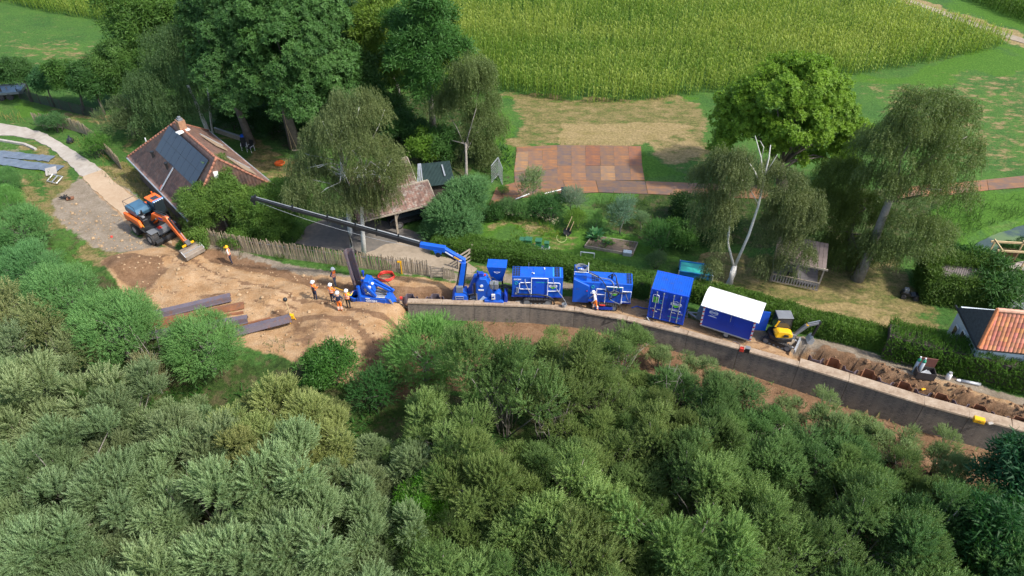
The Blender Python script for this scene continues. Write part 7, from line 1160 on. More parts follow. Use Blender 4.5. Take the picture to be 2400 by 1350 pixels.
mb = MB(); [mb.beam(a, b, .055, .055) for a, b in (((-.6, -.12, .4), (-.55, -.12, 1.72)), ((.5, -.12, .35), (.42, -.12, 1.72)), ((-.6, .64, .4), (-.55, .62, 1.72)), ((.5, .64, .35), (.42, .62, 1.72)), ((-.55, -.12, 1.7), (.42, -.12, 1.7)), ((-.55, .62, 1.7), (.42, .62, 1.7)))]; mb.build('cab_frame', M['black'], up_); mb = MB(); mb.box((-.06, .25, 1.76), (1.08, .84, .07)); mb.build('cab_roof', M['grey'], up_, bevel=.03)
mb = MB(); mb.box((-.05, -.125, 1.05), (.98, .012, 1.2)); mb.box((-.05, .635, 1.05), (.98, .012, 1.2)); mb.box((.46, .25, 1.1), (.012, .74, 1.15)); mb.box((-.58, .25, 1.2), (.012, .74, .95)); mb.build('cab_glass', M['glass'], up_); mb = MB(); mb.box((-.15, .25, .6), (.45, .45, .14)); mb.box((-.36, .25, .85), (.12, .45, .5)); mb.build('seat', M['black'], up_)
mb = MB(); mb.beam((-.6, -.14, .95), (-.45, -.15, 1.5), .03, .12); mb.build('yellow_flash', M['yellow'], up_)
mb = MB(); mb.box((.75, -.2, .2), (.3, .28, .4)); mb.beam((.85, -.2, .3), (1.45, -.2, 1.25), .17, .22); mb.beam((1.42, -.2, 1.2), (2.35, -.2, 1.5), .16, .22, h2=.16); mb.build('boom', M['grey'], up_, bevel=.015)
mb = MB(); mb.cyl((.95, -.2, .25), (1.6, -.2, 1.1), .05, 8); mb.cyl((1.5, -.2, 1.42), (2.25, -.2, 1.68), .045, 8); mb.build('hydraulic_ram', M['steel'], up_); mb = MB(); mb.box((1.5, -.2, 1.28), (.14, .185, .1)); mb.build('yellow_flash', M['yellow'], up_)
mb = MB(); mb.beam((2.30, -.2, 1.58), (2.10, -.2, .28), .13, .17, h2=.12); mb.build('stick', M['black'], up_); mb = MB(); mb.prism([(2.1, -.48, .3), (2.25, -.48, .05), (2.2, -.48, -.28), (1.95, -.48, -.42), (1.8, -.48, -.2), (1.95, -.48, .15)], (0, .56, 0)); mb.build('bucket', M['galv'], up_)

# ------------------------------------------------------------------ orange wheeled excavator
ex = thing('wheeled_excavator', 'orange wheeled excavator digging beside the farmhouse with its bucket down', 'excavator', (-30.06, 48.97, .04), R(-38))
tyre = None
for x in (-1.05, 1.3):
    for y in (-.95, .95):
        mb = MB(); mb.wheel((x, y, .52), .52, .62, n=22); w_ = mb.build('wheel', M['rubber'], ex, bevel=.05); mb = MB(); mb.wheel((x, y + (.3 if y > 0 else -.3), .52), .26, .06, n=14); mb.build('rim', M['galv'], w_); mb = MB(); [mb.box((x + .52 * math.cos(a), y, .52 + .52 * math.sin(a)), (.05, .6, .09), M=Matrix.Rotation(-a, 3, 'Y')) for a in np.linspace(0, 6.28, 24, endpoint=False)]; mb.build('tread', M['rubber'], w_)
    mb = MB(); mb.cyl((x, -.8, .52), (x, .8, .52), .14, 8); mb.build('axle', M['dark'], ex)
mb = MB(); mb.box((.1, 0, .78), (2.9, 1.0, .40)); mb.cyl((0, 0, .9), (0, 0, 1.15), .6, 16); mb.build('chassis', M['grey'], ex, bevel=.03); mb = MB(); mb.box((1.3, 0, 1.12), (.75, 2.3, .05)); mb.box((1.55, 0, .95), (.3, 1.1, .3)); mb.box((-.2, -.75, .8), (1.0, .5, .35)); mb.build('mudguard', M['grey'], ex); mb = MB(); mb.box((1.3, -.15, 1.17), (.35, .3, .04)); mb.build('red_step', M['red'], ex)
mb = MB(); mb.prism([(1.95, -1.1, .15), (2.05, -1.1, .15), (2.1, -1.1, .4), (2.0, -1.1, .65), (1.93, -1.1, .6)], (0, 2.2, 0)); mb.beam((1.5, -.4, .6), (1.98, -.4, .4), .1, .12); mb.beam((1.5, .4, .6), (1.98, .4, .4), .1, .12); mb.build('stabiliser_blade', M['dark'], ex)
ux = bpy.data.objects.new('upper_body', None); COL.objects.link(ux); ux.parent = ex; ux.location = (0, 0, 1.15); ux.rotation_euler = (0, 0, R(1))
mb = MB(); mb.slab([(-1.75, -1.0), (-1.95, -.5), (-1.95, .5), (-1.75, 1.0), (1.0, 1.2), (1.1, .3), (1.1, -.3), (.7, -1.2), (-1.3, -1.22)], 0, .25); mb.build('deck', M['dark'], ux)
mb = MB(); mb.side([(-1.85, .15), (-1.6, .08), (.35, .08), (.55, .3), (.3, .78), (-1.9, .82), (-2.0, .5)], -1.26, -1.02); cwp = mb.build('side_panel', M['orange'], ux, bevel=.05); mb = MB(); mb.box((-.6, -1.27, .22), (1.5, .02, .14)); mb.box((-1.1, -1.275, .24), (.35, .02, .08)); mb.build('panel_stripe', M['black'], cwp); mb = MB(); mb.prism([(.55, -1.1, .35), (.8, -1.1, .35), (.68, -1.1, .55)], (0, -.03, 0)); mb.build('warning_sign', M['yellow'], ux)
mb = MB(); mb.slab([(-1.6, -1.0), (-2.0, -.6), (-2.0, .6), (-1.6, 1.15), (-1.3, 1.2), (-1.3, -1.0)], .1, .85); mb.build('counterweight', M['orange'], ux, bevel=.05); mb = MB(); mb.side([(-1.9, .8), (-.2, .8), (-.1, 1.15), (-.4, 1.35), (-1.75, 1.4), (-1.95, 1.1)], -.98, .35); mb.build('engine_cover', pm('blue_grey_cover', (.055, .13, .20), .35, .1, .2, 1.5), ux, bevel=.05)
rail(ux, [(-1.9, -.95, 1.2), (-1.9, -.95, 1.75), (-.3, -.95, 1.7), (-.2, -.95, 1.2)], .02, mat='black', name='hand_rail'); rail(ux, [(-1.9, .4, 1.2), (-1.9, .4, 1.75), (-1.9, -.95, 1.75)], .02, mat='black', name='hand_rail')
mb = MB(); mb.box((-.05, -.7, .65), (.55, .5, .8)); mb.box((.35, -.75, .5), (.5, .45, .6)); mb.cyl((.1, -.6, 1.0), (.1, -.6, 1.45), .07, 8); mb.build('machinery', M['dark'], ux, bevel=.02); mb = MB(); mb.box((.3, -.72, .95), (.22, .2, .1)); mb.cyl((-.15, -.72, 1.1), (-.15, -.6, 1.25), .08, 8); mb.build('silver_fitting', M['galv'], ux)
mb = MB(); [mb.beam(a, b, .08, .08) for a, b in (((-.55, .35, .2), (-.5, .38, 1.85)), ((.75, .35, .2), (.45, .38, 1.85)), ((-.55, 1.2, .2), (-.5, 1.15, 1.85)), ((.75, 1.2, .2), (.45, 1.15, 1.85)), ((.75, .35, .75), (.75, 1.2, .75)))]; mb.build('cab_frame', M['black'], ux); mb = MB(); mb.box((.02, .35, 1.05), (1.1, .015, 1.5)); mb.box((.02, 1.2, 1.05), (1.1, .015, 1.5)); mb.box((.62, .77, 1.2), (.015, .8, 1.2)); mb.box((-.54, .77, 1.2), (.015, .8, 1.2)); mb.build('cab_glass', M['glass'], ux)
mb = MB(); mb.box((-.02, .77, 1.92), (1.25, .98, .10)); cbr = mb.build('cab_roof', M['orange'], ux, bevel=.03); mb = MB(); mb.box((.12, .77, 1.975), (.55, .55, .02)); mb.build('roof_window', M['glass'], cbr); mb = MB(); mb.box((.62, .77, 1.95), (.10, .95, .13)); lbr = mb.build('light_bar', pm('light_blue_bar', (.05, .24, .50), .4), cbr); mb = MB(); [mb.cyl((.66, .40 + i * .18, 1.95), (.70, .40 + i * .18, 1.95), .055, 8) for i in range(5)]; mb.build('work_light', M['print'], lbr); mb = MB(); mb.cyl((-.45, .95, 1.95), (-.45, .95, 2.12), .03, 6); mb.cyl((-.45, .95, 2.12), (-.45, .95, 2.27), .06, 8); mb.build('beacon', M['orange'], cbr)
by = -.1
mb = MB(); mb.beam((.6, by, .35), (1.2, by, 1.25), .38, .42); mb.beam((1.1, by, 1.15), (3.05, by, 1.45), .34, .48, h2=.34); bm_ = mb.build('boom', M['orange'], ux, bevel=.03); mb = MB(); mb.beam((2.0, by - .175, 1.30), (2.6, by - .175, 1.40), .012, .16); mb.build('dark_print', M['navy'], bm_)
mb = MB(); mb.cyl((.75, by + .28, .4), (1.7, by + .24, 1.15), .075, 8); mb.cyl((.75, by - .28, .4), (1.7, by - .24, 1.15), .075, 8); mb.cyl((1.5, by, 1.62), (2.9, by, 1.82), .075, 8); mb.build('hydraulic_ram', M['dark'], ux); mb = MB(); mb.cyl((2.3, by, 1.74), (3.1, by, 1.82), .045, 8); mb.build('ram_rod', M['steel'], ux)
mb = MB(); mb.prism([(2.75, by - .14, 1.75), (3.25, by - .14, 1.85), (3.6, by - .14, 1.45), (5.05, by - .14, .22), (4.85, by - .14, -.02), (3.2, by - .14, 1.05), (2.85, by - .14, 1.3)], (0, .28, 0)); mb.build('stick', M['orange'], ux, bevel=.02); mb = MB(); mb.cyl((3.4, by, 1.78), (4.6, by, .85), .07, 8); mb.build('hydraulic_ram', M['dark'], ux); mb = MB(); mb.cyl((4.4, by, 1.0), (5.1, by, .45), .04, 8); mb.build('ram_rod', M['steel'], ux)
mb = MB(); mb.box((5.1, by, .02), (.45, .36, .5), M=Matrix.Rotation(R(40), 3, 'Y')); mb.build('quick_coupler', M['black'], ux); mb = MB(); mb.beam((5.15, by - .5, -.02), (5.35, by + .45, .12), .1, .14); mb.build('yellow_bar', M['yellow'], ux)
mb = MB(); mb.prism([(5.05, by - .85, -.2), (5.35, by - .85, -.25), (5.85, by - .85, -.55), (5.95, by - .85, -.85), (5.6, by - .85, -1.1), (5.15, by - .85, -1.0), (4.9, by - .85, -.6)], (0, 1.7, 0)); mb.build('bucket', pm('worn_bucket', (.20, .165, .13), .6, .3, .25, 2, (.22, .13, .07), .3), ux, bevel=.03); mb = MB(); mb.beam((5.37, by - .85, -.24), (5.87, by - .85, -.55), .04, .06); mb.beam((5.37, by + .85, -.24), (5.87, by + .85, -.55), .04, .06); mb.beam((5.6, by - .85, -.38), (5.6, by + .85, -.38), .06, .04); mb.build('bucket_rib', M['galv'], ux)
hose(ux, [(1.0, by + .1, 1.5), (2.0, by + .12, 1.8), (3.0, by + .1, 2.0), (3.5, by + .1, 1.6)], .025)

# ------------------------------------------------------------------ people
C_ = {'skin': pm('skin', (.50, .30, .21), .6, 0, .05), 'navy_cloth': pm('navy_cloth', (.018, .025, .06), .9, 0, .2, 6), 'jeans': pm('denim', (.05, .09, .17), .9, 0, .2, 6), 'black_cloth': pm('black_cloth', (.02, .02, .023), .9, 0, .2, 6), 'hivis': pm('orange_hi_vis_cloth', (.95, .20, .02), .8, 0, .1, 6), 'hiyellow': pm('yellow_hi_vis_cloth', (.85, .55, .03), .8, 0, .1, 6), 'white_cloth': pm('pale_work_shirt', (.70, .62, .58), .9, 0, .1, 6), 'boot': pm('work_boot', (.07, .05, .035), .8, 0, .2, 6), 'helmet': M['print'], 'yhelmet': M['yellow'], 'refl': pm('reflective_tape', (.75, .76, .74), .3, .2, .03)}
def hand_mesh():
    mb = MB(); mb.beam((0, 0, 0), (0, 0, -.085), .075, .03, w2=.085)
    for i, l in enumerate((.062, .075, .070, .052)):
        x = -.033 + i * .022; a = Vector((x, 0, -.083)); b = a + Vector((0, -.012, -l * .5)); c = b + Vector((0, -.028, -l * .42)); mb.tube([a, b, c], [.0095, .009, .007], 5)
    mb.tube([(.04, 0, -.025), (.066, -.016, -.052), (.064, -.034, -.082)], [.012, .011, .008], 5); return mb.mesh('hand', C_['skin'], smooth=True)
HAND = hand_mesh()
def person(label, loc, rz, top, legs, helmet, vest, lean=0, arms=((.27, .02, 1.16, .25, -.12, .93), (.27, .02, 1.16, .25, -.12, .93)), stride=(.0, .0), sleeves=None, height=1.0):
    """arms: per side (elbow x, y, z, wrist x, y, z); faces local -y"""
    t = thing('person', label, 'person', loc, rz); t.scale = (height,) * 3
    def ln(p):
        v = Vector(p)
        if v.z > .96 and lean: v = Vector((0, 0, .96)) + Matrix.Rotation(R(lean), 3, 'X') @ (v - Vector((0, 0, .96)))
        return v
    V = []; Ed = []; Rd = []; Bn = []
    def av(p, r, par=None, bone='torso'):
        V.append(ln(p)); Rd.append(r)
        if par is not None: Ed.append((par, len(V) - 1)); Bn.append((par, len(V) - 1, bone))
        return len(V) - 1
    pel = av((0, 0, .97), .145); sp = av((0, -.01, 1.16), .135, pel); ch = av((0, 0, 1.36), .16, sp); nk = av((0, -.005, 1.50), .062, ch, 'skin'); hl = av((0, -.025, 1.585), .082, nk, 'skin'); av((0, -.02, 1.70), .088, hl, 'skin')
    wr = []
    for s, (ex, ey, ez, wx, wy, wz) in zip((-1, 1), arms):
        a = av((s * .175, 0, 1.40), .078, ch); e = av((s * ex, ey, ez), .050, a, 'arm'); w = av((s * wx, wy, wz), .034, e, 'fore'); wr.append((e, w))
    for s, st in zip((-1, 1), stride):
        h = av((s * .095, 0, .90), .098, pel, 'leg'); k = av((s * .105, st * .5 - .02, .50), .066, h, 'leg'); an = av((s * .11, st + .02, .09), .047, k, 'leg'); av((s * .12, st - .15, .045), .042, an, 'boot')
    me = bpy.data.meshes.new('body_cage'); me.from_pydata([tuple(v) for v in V], Ed, []); o = bpy.data.objects.new('body_cage', me); COL.objects.link(o)
    sk_ = o.modifiers.new('skin', 'SKIN'); sk_.use_smooth_shade = True
    for i, d in enumerate(me.skin_vertices[0].data): d.radius = (Rd[i] * (1.12 if i in (1, 2, 0) else 1), Rd[i] * (.78 if i in (1, 2, 0) else 1))
    me.skin_vertices[0].data[0].use_root = True; sb_ = o.modifiers.new('sub', 'SUBSURF'); sb_.levels = 1; sb_.render_levels = 1
    dg = bpy.context.evaluated_depsgraph_get(); ev = o.evaluated_get(dg); bm_ = bpy.data.meshes.new_from_object(ev); bpy.data.objects.remove(o)
    bm_.name = 'body'; bm_.materials.clear(); mats = [C_[top], C_[sleeves or top], C_['skin'], C_[legs], C_['boot']]
    for m_ in mats: bm_.materials.append(m_)
    key = {'torso': 0, 'arm': 1, 'fore': 1 if sleeves else 2, 'skin': 2, 'leg': 3, 'boot': 4}
    for p in bm_.polygons:
        c = Vector(p.center); bd = 1e9; kk = 0
        for a, b, bn in Bn:
            d = V[b] - V[a]; f = max(0, min(1, (c - V[a]).dot(d) / d.length_squared)); q_ = (c - V[a] - d * f).length - .5 * (Rd[a] * (1 - f) + Rd[b] * f)
            if q_ < bd: bd = q_; kk = key[bn]
        if kk == 0 and c.z < .98 and not lean: kk = 3
        p.material_index = kk; p.use_smooth = True
    link('body', bm_, t)
    hd_ = ln((0, -.02, 1.66)); hm = MB(); [hm.lathe([(.012, 0), (.014, .01), (0.002, .02)], hd_ + Vector((s * .035, -.088, -.01)), 6) for s in (-1, 1)]; f_ = hm.build('eyes', M['black'], t)
    hm = MB(); hm.prism([hd_ + Vector((-.014, -.08, -.045)), hd_ + Vector((.014, -.08, -.045)), hd_ + Vector((0, -.085, .01))], (0, -.028, -.006)); [hm.cyl(hd_ + Vector((s * .088, .01, -.03)), hd_ + Vector((s * .098, .015, .03)), .018, 6) for s in (-1, 1)]; hm.box(hd_ + Vector((0, -.082, -.075)), (.05, .012, .012)); hm.build('face', C_['skin'], t)
    if helmet:
        hm = MB(); Mx = Matrix.Rotation(R(lean), 3, 'X'); hm.lathe([(.155, -.01), (.150, .005), (.128, .02), (.122, .075), (.09, .125), (.04, .15), (.001, .155)], hd_ + Vector((0, 0, .03)), 14, M=Mx); hm.box(hd_ + Mx @ Vector((0, -.155, .025)), (.17, .09, .012), M=Mx); hm.build('helmet', C_[helmet], t, smooth=False)
    for (e, w), s in zip(wr, (-1, 1)):
        d = (V[w] - V[e]).normalized(); q_ = d.to_track_quat('-Z', 'Y'); link('hand', HAND, t, loc=V[w], rot=q_.to_euler(), scale=(s * 1.0, 1, 1.0))
    if vest:
        vb = MB(); n_ = 14; rings = [(.99, .185, .135), (1.12, .185, .135), (1.25, .200, .145), (1.38, .205, .145), (1.45, .165, .12), (1.49, .10, .085)]; vs = []
        for z, a, b in rings: vs += [ln((a * math.cos(2 * math.pi * j / n_), b * math.sin(2 * math.pi * j / n_), z)) for j in range(n_)]
        vb.add(vs, [(i * n_ + j, i * n_ + (j + 1) % n_, (i + 1) * n_ + (j + 1) % n_, (i + 1) * n_ + j) for i in range(len(rings) - 1) for j in range(n_)]); v_ = vb.build('vest', C_[vest], t, smooth=True)
        rb_ = MB()
        for z, a, b in ((1.07, .19, .14), (1.22, .202, .148)):
            vs = []
            for dz in (0, .05): vs += [ln((a * math.cos(2 * math.pi * j / n_), b * math.sin(2 * math.pi * j / n_), z + dz)) for j in range(n_)]
            rb_.add(vs, [(j, (j + 1) % n_, n_ + (j + 1) % n_, n_ + j) for j in range(n_)])
        for s in (-1, 1): rb_.add([ln((s * .07, y * k_, z)) for y, z in ((.149, 1.22), (.126, 1.455)) for k_ in (1,)] + [ln((s * .115, .145, 1.22)), ln((s * .11, .12, 1.455))], [(0, 1, 3, 2)])
        rb_.build('reflective_band', C_['refl'], v_)
    if legs == 'hivis':
        rb_ = MB()
        for s, st in zip((-1, 1), stride):
            for z in (.22, .36): rb_.cyl((s * .108, st * .8, z), (s * .108, st * .78, z + .06), .075, 10)
        rb_.build('reflective_band', C_['refl'], t)
    return t
HIPS = ((.36, .06, 1.20, .19, .0, 1.02), (.36, .06, 1.20, .19, .0, 1.02)); FWD = ((.24, -.05, 1.15, .16, -.30, 1.12), (.24, -.05, 1.15, .16, -.30, 1.12)); DOWN = ((.25, .02, 1.15, .25, -.06, .90), (.25, .02, 1.15, .25, -.06, .90)); BACK = ((.27, .06, 1.16, .10, .15, 1.02), (.25, .02, 1.15, .25, -.06, .90))
def pz(p): return (*p, zg(*p))
person('worker in a yellow helmet and orange vest watching the excavator bucket', pz((-22.67, 45.19)), R(-80), 'white_cloth', 'navy_cloth', 'yhelmet', 'hivis', arms=DOWN, stride=(-.05, .06))
person('worker in navy shirt and orange vest standing nearest the upright sheet pile', pz((-13.69, 42.28)), R(70), 'navy_cloth', 'jeans', 'helmet', 'hivis', arms=HIPS, stride=(-.12, .14), sleeves='navy_cloth')
person('worker in an orange vest with a dark bag standing apart left of the group', pz((-14.75, 40.26)), R(150), 'hivis', 'navy_cloth', 'helmet', 'hivis', arms=FWD, sleeves='hivis')
person('worker in an orange vest standing behind the one in orange trousers', pz((-13.36, 39.87)), R(160), 'hivis', 'navy_cloth', 'helmet', 'hivis', arms=FWD, sleeves='hivis')
person('worker in a navy tee shirt and orange trousers with hands on hips', pz((-12.7, 39.11)), R(176), 'navy_cloth', 'hivis', 'helmet', None, arms=HIPS, stride=(.0, .03), height=1.03)
person('worker with yellow sleeves and black trousers holding a yellow pole', pz((-12.12, 39.39)), R(168), 'hiyellow', 'black_cloth', 'helmet', 'hivis', arms=((.27, -.1, 1.2, .3, -.38, 1.28), (.25, -.05, 1.15, .18, -.26, 1.05)), sleeves='hiyellow')
person('worker in pale shirt and orange trousers bending beside the hose covered power unit', (*(6.12, 39.1), .13), R(-95), 'white_cloth', 'hivis', 'helmet', None, lean=17, arms=((.26, -.12, 1.16, .2, -.36, 1.08), (.28, -.05, 1.15, .24, -.25, .98)), stride=(-.16, .2), sleeves='white_cloth')
t = thing('measuring_pole', 'long yellow pole held by the worker with yellow sleeves', 'pole', pz((-12.12, 39.39))); mb = MB(); mb.cyl((.25, .30, 1.22), (-1.05, .95, 1.25), .022, 6); mb.build('pole', M['yellow'], t)
t = thing('shoulder_bag', 'dark bag on the back of the worker standing apart', 'bag', pz((-14.75, 40.26))); mb = MB(); mb.box((.05, -.20, 1.22), (.24, .12, .30), rz=R(150)); mb.build('bag', M['black'], t, bevel=.03)

# ------------------------------------------------------------------ site clutter
def solo(name, label, cat, loc, rz=0, group=None): return thing(name, label, cat, (loc[0], loc[1], loc[2] if len(loc) > 2 else zg(loc[0], loc[1])), rz, group)
t = solo('survey_tripod', 'yellow survey stand with a black ball atop its pole at the nearest sheet pile end', 'survey stand', (-16.06, 38.08)); mb = MB(); mb.cyl((0, 0, .2), (-.12, .1, 1.85), .035, 7); mb.build('pole', M['newwood'], t); mb = MB(); [mb.cyl((.3 * math.cos(a), .3 * math.sin(a), 0), (0, 0, .75), .03, 6) for a in (.3, 2.4, 4.5)]; mb.box((.05, 0, .45), (.3, .25, .3)); mb.build('stand', M['yellow'], t); mb = MB(); mb.lathe([(.02, -.17), (.13, -.1), (.165, 0), (.13, .1), (.03, .17)], (-.13, .1, 1.98), 12); mb.build('ball', M['black'], t, smooth=True)
t = solo('hose_ring', 'coiled bright red hose ring on the sand behind the first pile driver', 'hose', (*(-9.81, 42.9), .06)); coil(t, (0, 0, .03), .62, 4, 'red', .05, 'coil')
t = solo('marker_post', 'thin yellow gas marker post in front of the picket fence', 'marker post', (-8.67, 43.44)); mb = MB(); mb.cyl((0, 0, -.1), (0, 0, 1.15), .045, 8); mb.build('post', M['yellow'], t); mb = MB(); mb.box((-.08, 0, 1.2), (.34, .04, .16)); mb.build('sign', M['yellow'], t)
t = solo('bucket', 'grey bucket on the coping between the two power units', 'bucket', (*(3.86, 39.39), .13)); mb = MB(); mb.lathe([(.14, 0), (.19, .3), (.17, .3), (.13, .04)], n=14); mb.build('bucket', M['galv'], t); mb = MB(); mb.tube([(.18 * math.cos(a), .02, .3 + .14 * math.sin(a)) for a in np.linspace(0, 3.14, 9)], .01, 5); mb.build('handle', M['dark'], t)
t = solo('jerrycan', 'red fuel can on the coping beside the black box', 'fuel can', (*(15.86, 34.75), .13), R(-20)); mb = MB(); mb.box((0, 0, .18), (.30, .20, .34)); mb.cyl((.08, 0, .34), (.1, 0, .44), .035, 7); mb.build('can', M['red'], t, bevel=.03); mb = MB(); mb.tube([(-.1, 0, .35), (-.06, 0, .42), (.04, 0, .42), (.06, 0, .35)], .018, 5); mb.build('handle', M['red'], t)
t = solo('toolbox', 'black box on the coping below the mini excavator', 'box', (*(16.23, 34.67), .13), R(-20)); mb = MB(); mb.box((0, 0, .2), (.32, .28, .40)); mb.build('box', M['black'], t, bevel=.02); mb = MB(); mb.box((0, 0, .42), (.34, .30, .05)); mb.build('lid', M['grey'], t)
t = solo('crate', 'bright yellow case on the coping at the far right', 'case', (*(29.14, 28.56), .13), R(-22)); mb = MB(); mb.box((0, 0, .13), (.62, .36, .26)); mb.build('case', M['yellow'], t, bevel=.03); mb = MB(); mb.box((0, 0, .285), (.60, .34, .05)); mb.build('lid', M['yellow'], t, bevel=.015); mb = MB(); mb.box((0, -.19, .2), (.16, .03, .05)); mb.build('handle', M['black'], t)
t = solo('stone', 'small pale stone right of the yellow case', 'stone', (*(29.8, 28.39), .13)); mb = MB(); mb.box((0, 0, .05), (.36, .18, .1), rz=.2); mb.build('stone', M['concrete'], t, bevel=.03)
for i, (q0, lab) in enumerate((((26.89, 32.75), 'grey gas bottle with green shoulder, rear one of the pair'), ((27.07, 32.51), 'grey gas bottle with green shoulder, front one of the pair'))):
    t = solo('gas_bottle', lab, 'gas bottle', q0, 0, 'gas bottles by the trench'); mb = MB(); mb.lathe([(.11, 0), (.115, .05), (.115, 1.1)], n=14); mb.build('cylinder', M['galv'], t, smooth=True); mb = MB(); mb.lathe([(.116, 1.1), (.11, 1.22), (.06, 1.33), (.045, 1.36)], n=14); mb.build('shoulder', pm('green_shoulder', (.03, .30, .17), .5), t, smooth=True); mb = MB(); mb.cyl((0, 0, 1.34), (0, 0, 1.48), .05, 8); mb.build('valve_cap', M['print'], t)
t = solo('tool_chest', 'open brown steel tool chest against the laurel hedge', 'chest', (27.31, 32.28), R(-14)); mb = MB(); mb.box((0, -.33, .28), (1.15, .04, .56)); mb.box((0, .33, .28), (1.15, .04, .56)); mb.box((-.56, 0, .28), (.04, .7, .56)); mb.box((.56, 0, .28), (.04, .7, .56)); mb.box((0, 0, .04), (1.1, .66, .06)); mb.build('chest', pm('dark_brown_steel', (.05, .04, .038), .6), t); mb = MB(); mb.box((0, .42, .9), (1.15, .05, .72)); mb.build('lid', pm('red_brown_steel', (.16, .06, .045), .6), t); mb = MB(); mb.box((.1, 0, .25), (.5, .3, .2), rz=.4); mb.cyl((-.3, -.1, .3), (.1, .15, .42), .05, 7); mb.build('tools', M['galv'], t)
t = solo('gas_bottle', 'short white gas keg standing right of the tool chest', 'gas bottle', (28.96, 32.21), 0); mb = MB(); mb.lathe([(.13, 0), (.17, .06), (.17, .42), (.12, .52), (.05, .55)], n=14); mb.build('cylinder', M['white'], t, smooth=True); mb = MB(); mb.lathe([(.11, .52), (.11, .64), (.09, .64)], n=12); mb.build('collar', M['galv'], t)
t = solo('gas_bottle', 'long grey gas bottle lying on the ground below the laurel hedge', 'gas bottle', (30.18, 31.86), R(-16)); mb = MB(); mb.cyl((-.5, 0, .12), (.7, 0, .12), .115, 14); mb.build('cylinder', M['galv'], t, smooth=True); mb = MB(); mb.cyl((-.72, 0, .12), (-.5, 0, .12), .07, 10, r2=.11); mb.build('shoulder', M['print'], t)
t = solo('rag', 'small yellow rag on the soil beside the tool chest', 'rag', (27.25, 31.64)); mb = MB(); mb.box((0, 0, .04), (.3, .16, .07), rz=.3); mb.build('rag', M['yellow'], t, bevel=.03)
for i, (pts, lab, r_, m_) in enumerate((([(-3.21, 40.26), (-0.64, 40.07), (1.91, 39.68), (4.12, 39.3), (6.89, 38.45), (9.27, 37.62)], 'black hose lying along the coping behind the power units', .035, 'black'), ([(-1.28, 40.07), (0.96, 39.92), (3.49, 39.39), (5.05, 38.96)], 'grey hose lying along the coping below the left power unit', .03, 'grey'), ([(8.43, 38.31), (10.51, 37.62), (12.79, 36.64), (15.03, 35.77)], 'dark hose on the ground in front of the container', .035, 'black'), ([(8.88, 39.39), (9.51, 39.3), (10.13, 39.2)], 'blue hose running into the container', .04, 'blue'), ([(9.32, 37.99), (11.65, 37.08), (14.47, 35.94), (16.96, 35.09)], 'thin brown cable on the ground in front of the wagon', .022, 'pile'))):
    t = solo('ground_hose', lab, 'hose', (*pts[0], .0)); q_ = []
    c_ = path_len(pts)
    for k in range(int(c_[-1] / .4) + 1):
        p, d = path_at(pts, c_, min(c_[-1], k * .4)); wv = .16 * math.sin(k * 1.1 + i * 2) + .08 * math.sin(k * 2.3); x, y = p.x - d.y * wv, p.y + d.x * wv; q_.append((x - pts[0][0], y - pts[0][1], max(zg(x, y), -.1) + .15 if i < 2 else zg(x, y) + .05))
    mb = MB(); mb.tube(q_, r_, 6); mb.build('hose', M[m_], t, smooth=True)
t = solo('board', 'pale timber offcut sticking out of the trench spoil', 'board', (23.36, 32.75)); mb = MB(); mb.beam((0, 0, .1), (.5, .2, .5), .16, .04); mb.build('board', M['newwood'], t)
g = np.random.default_rng(5)                                          # clods and stones on the worked ground
Q = [(-32.59, 45.76), (-22.02, 45.19), (-11.94, 42.49), (-8.0, 39.97), (-8.69, 33.38), (-16.86, 35.86), (-26.51, 39.01)]; Q2 = [(19.41, 35.35), (25.93, 33.06), (33.12, 29.46), (32.45, 28.26), (25.34, 31.64), (19.42, 34.39)]; Q3 = [(-10.07, 36.73), (-3.7, 37.4), (1.21, 36.29), (-2.9, 33.38), (-9.15, 32.59)]; Q4 = [(-40.39, 53.98), (-33.49, 51.26), (-28.51, 46.91), (-33.19, 46.33), (-39.49, 50.61)]
def clods(name, polys, m_, n, r0):
    mb = MB(); k = 0
    while k < n:
        p = polys[int(g.integers(0, len(polys)))]; x = float(g.uniform(min(q[0] for q in p), max(q[0] for q in p))); y = float(g.uniform(min(q[1] for q in p), max(q[1] for q in p)))
        if not inside(np.array([x]), np.array([y]), p)[0]: continue
        r = r0 * float(g.uniform(.35, 1.5)) * (1 if g.random() < .9 else 1.8); z = zg(x, y); a = g.uniform(0, 6.28); vs = []
        for dz, rr in ((-.3, .8), (.35, 1.0), (.9, .45)): vs += [(x + r * rr * math.cos(a + j * 1.257) * float(g.uniform(.7, 1.2)), y + r * rr * math.sin(a + j * 1.257) * float(g.uniform(.7, 1.2)), z + r * dz) for j in range(5)]
        mb.add(vs, [(i * 5 + j, i * 5 + (j + 1) % 5, i * 5 + 5 + (j + 1) % 5, i * 5 + 5 + j) for i in range(2) for j in range(5)] + [(10, 11, 12, 13, 14)]); k += 1
    tag(mb.build(name, m_), kind='stuff')
clods('sand_clods', [Q, Q, Q4], pm('sand_clod', (.34, .235, .135), .95, 0, .3, 3), 520, .07); clods('soil_clods', [Q2, Q2, Q3], pm('soil_clod', (.20, .115, .060), .95, 0, .35, 3), 620, .09)

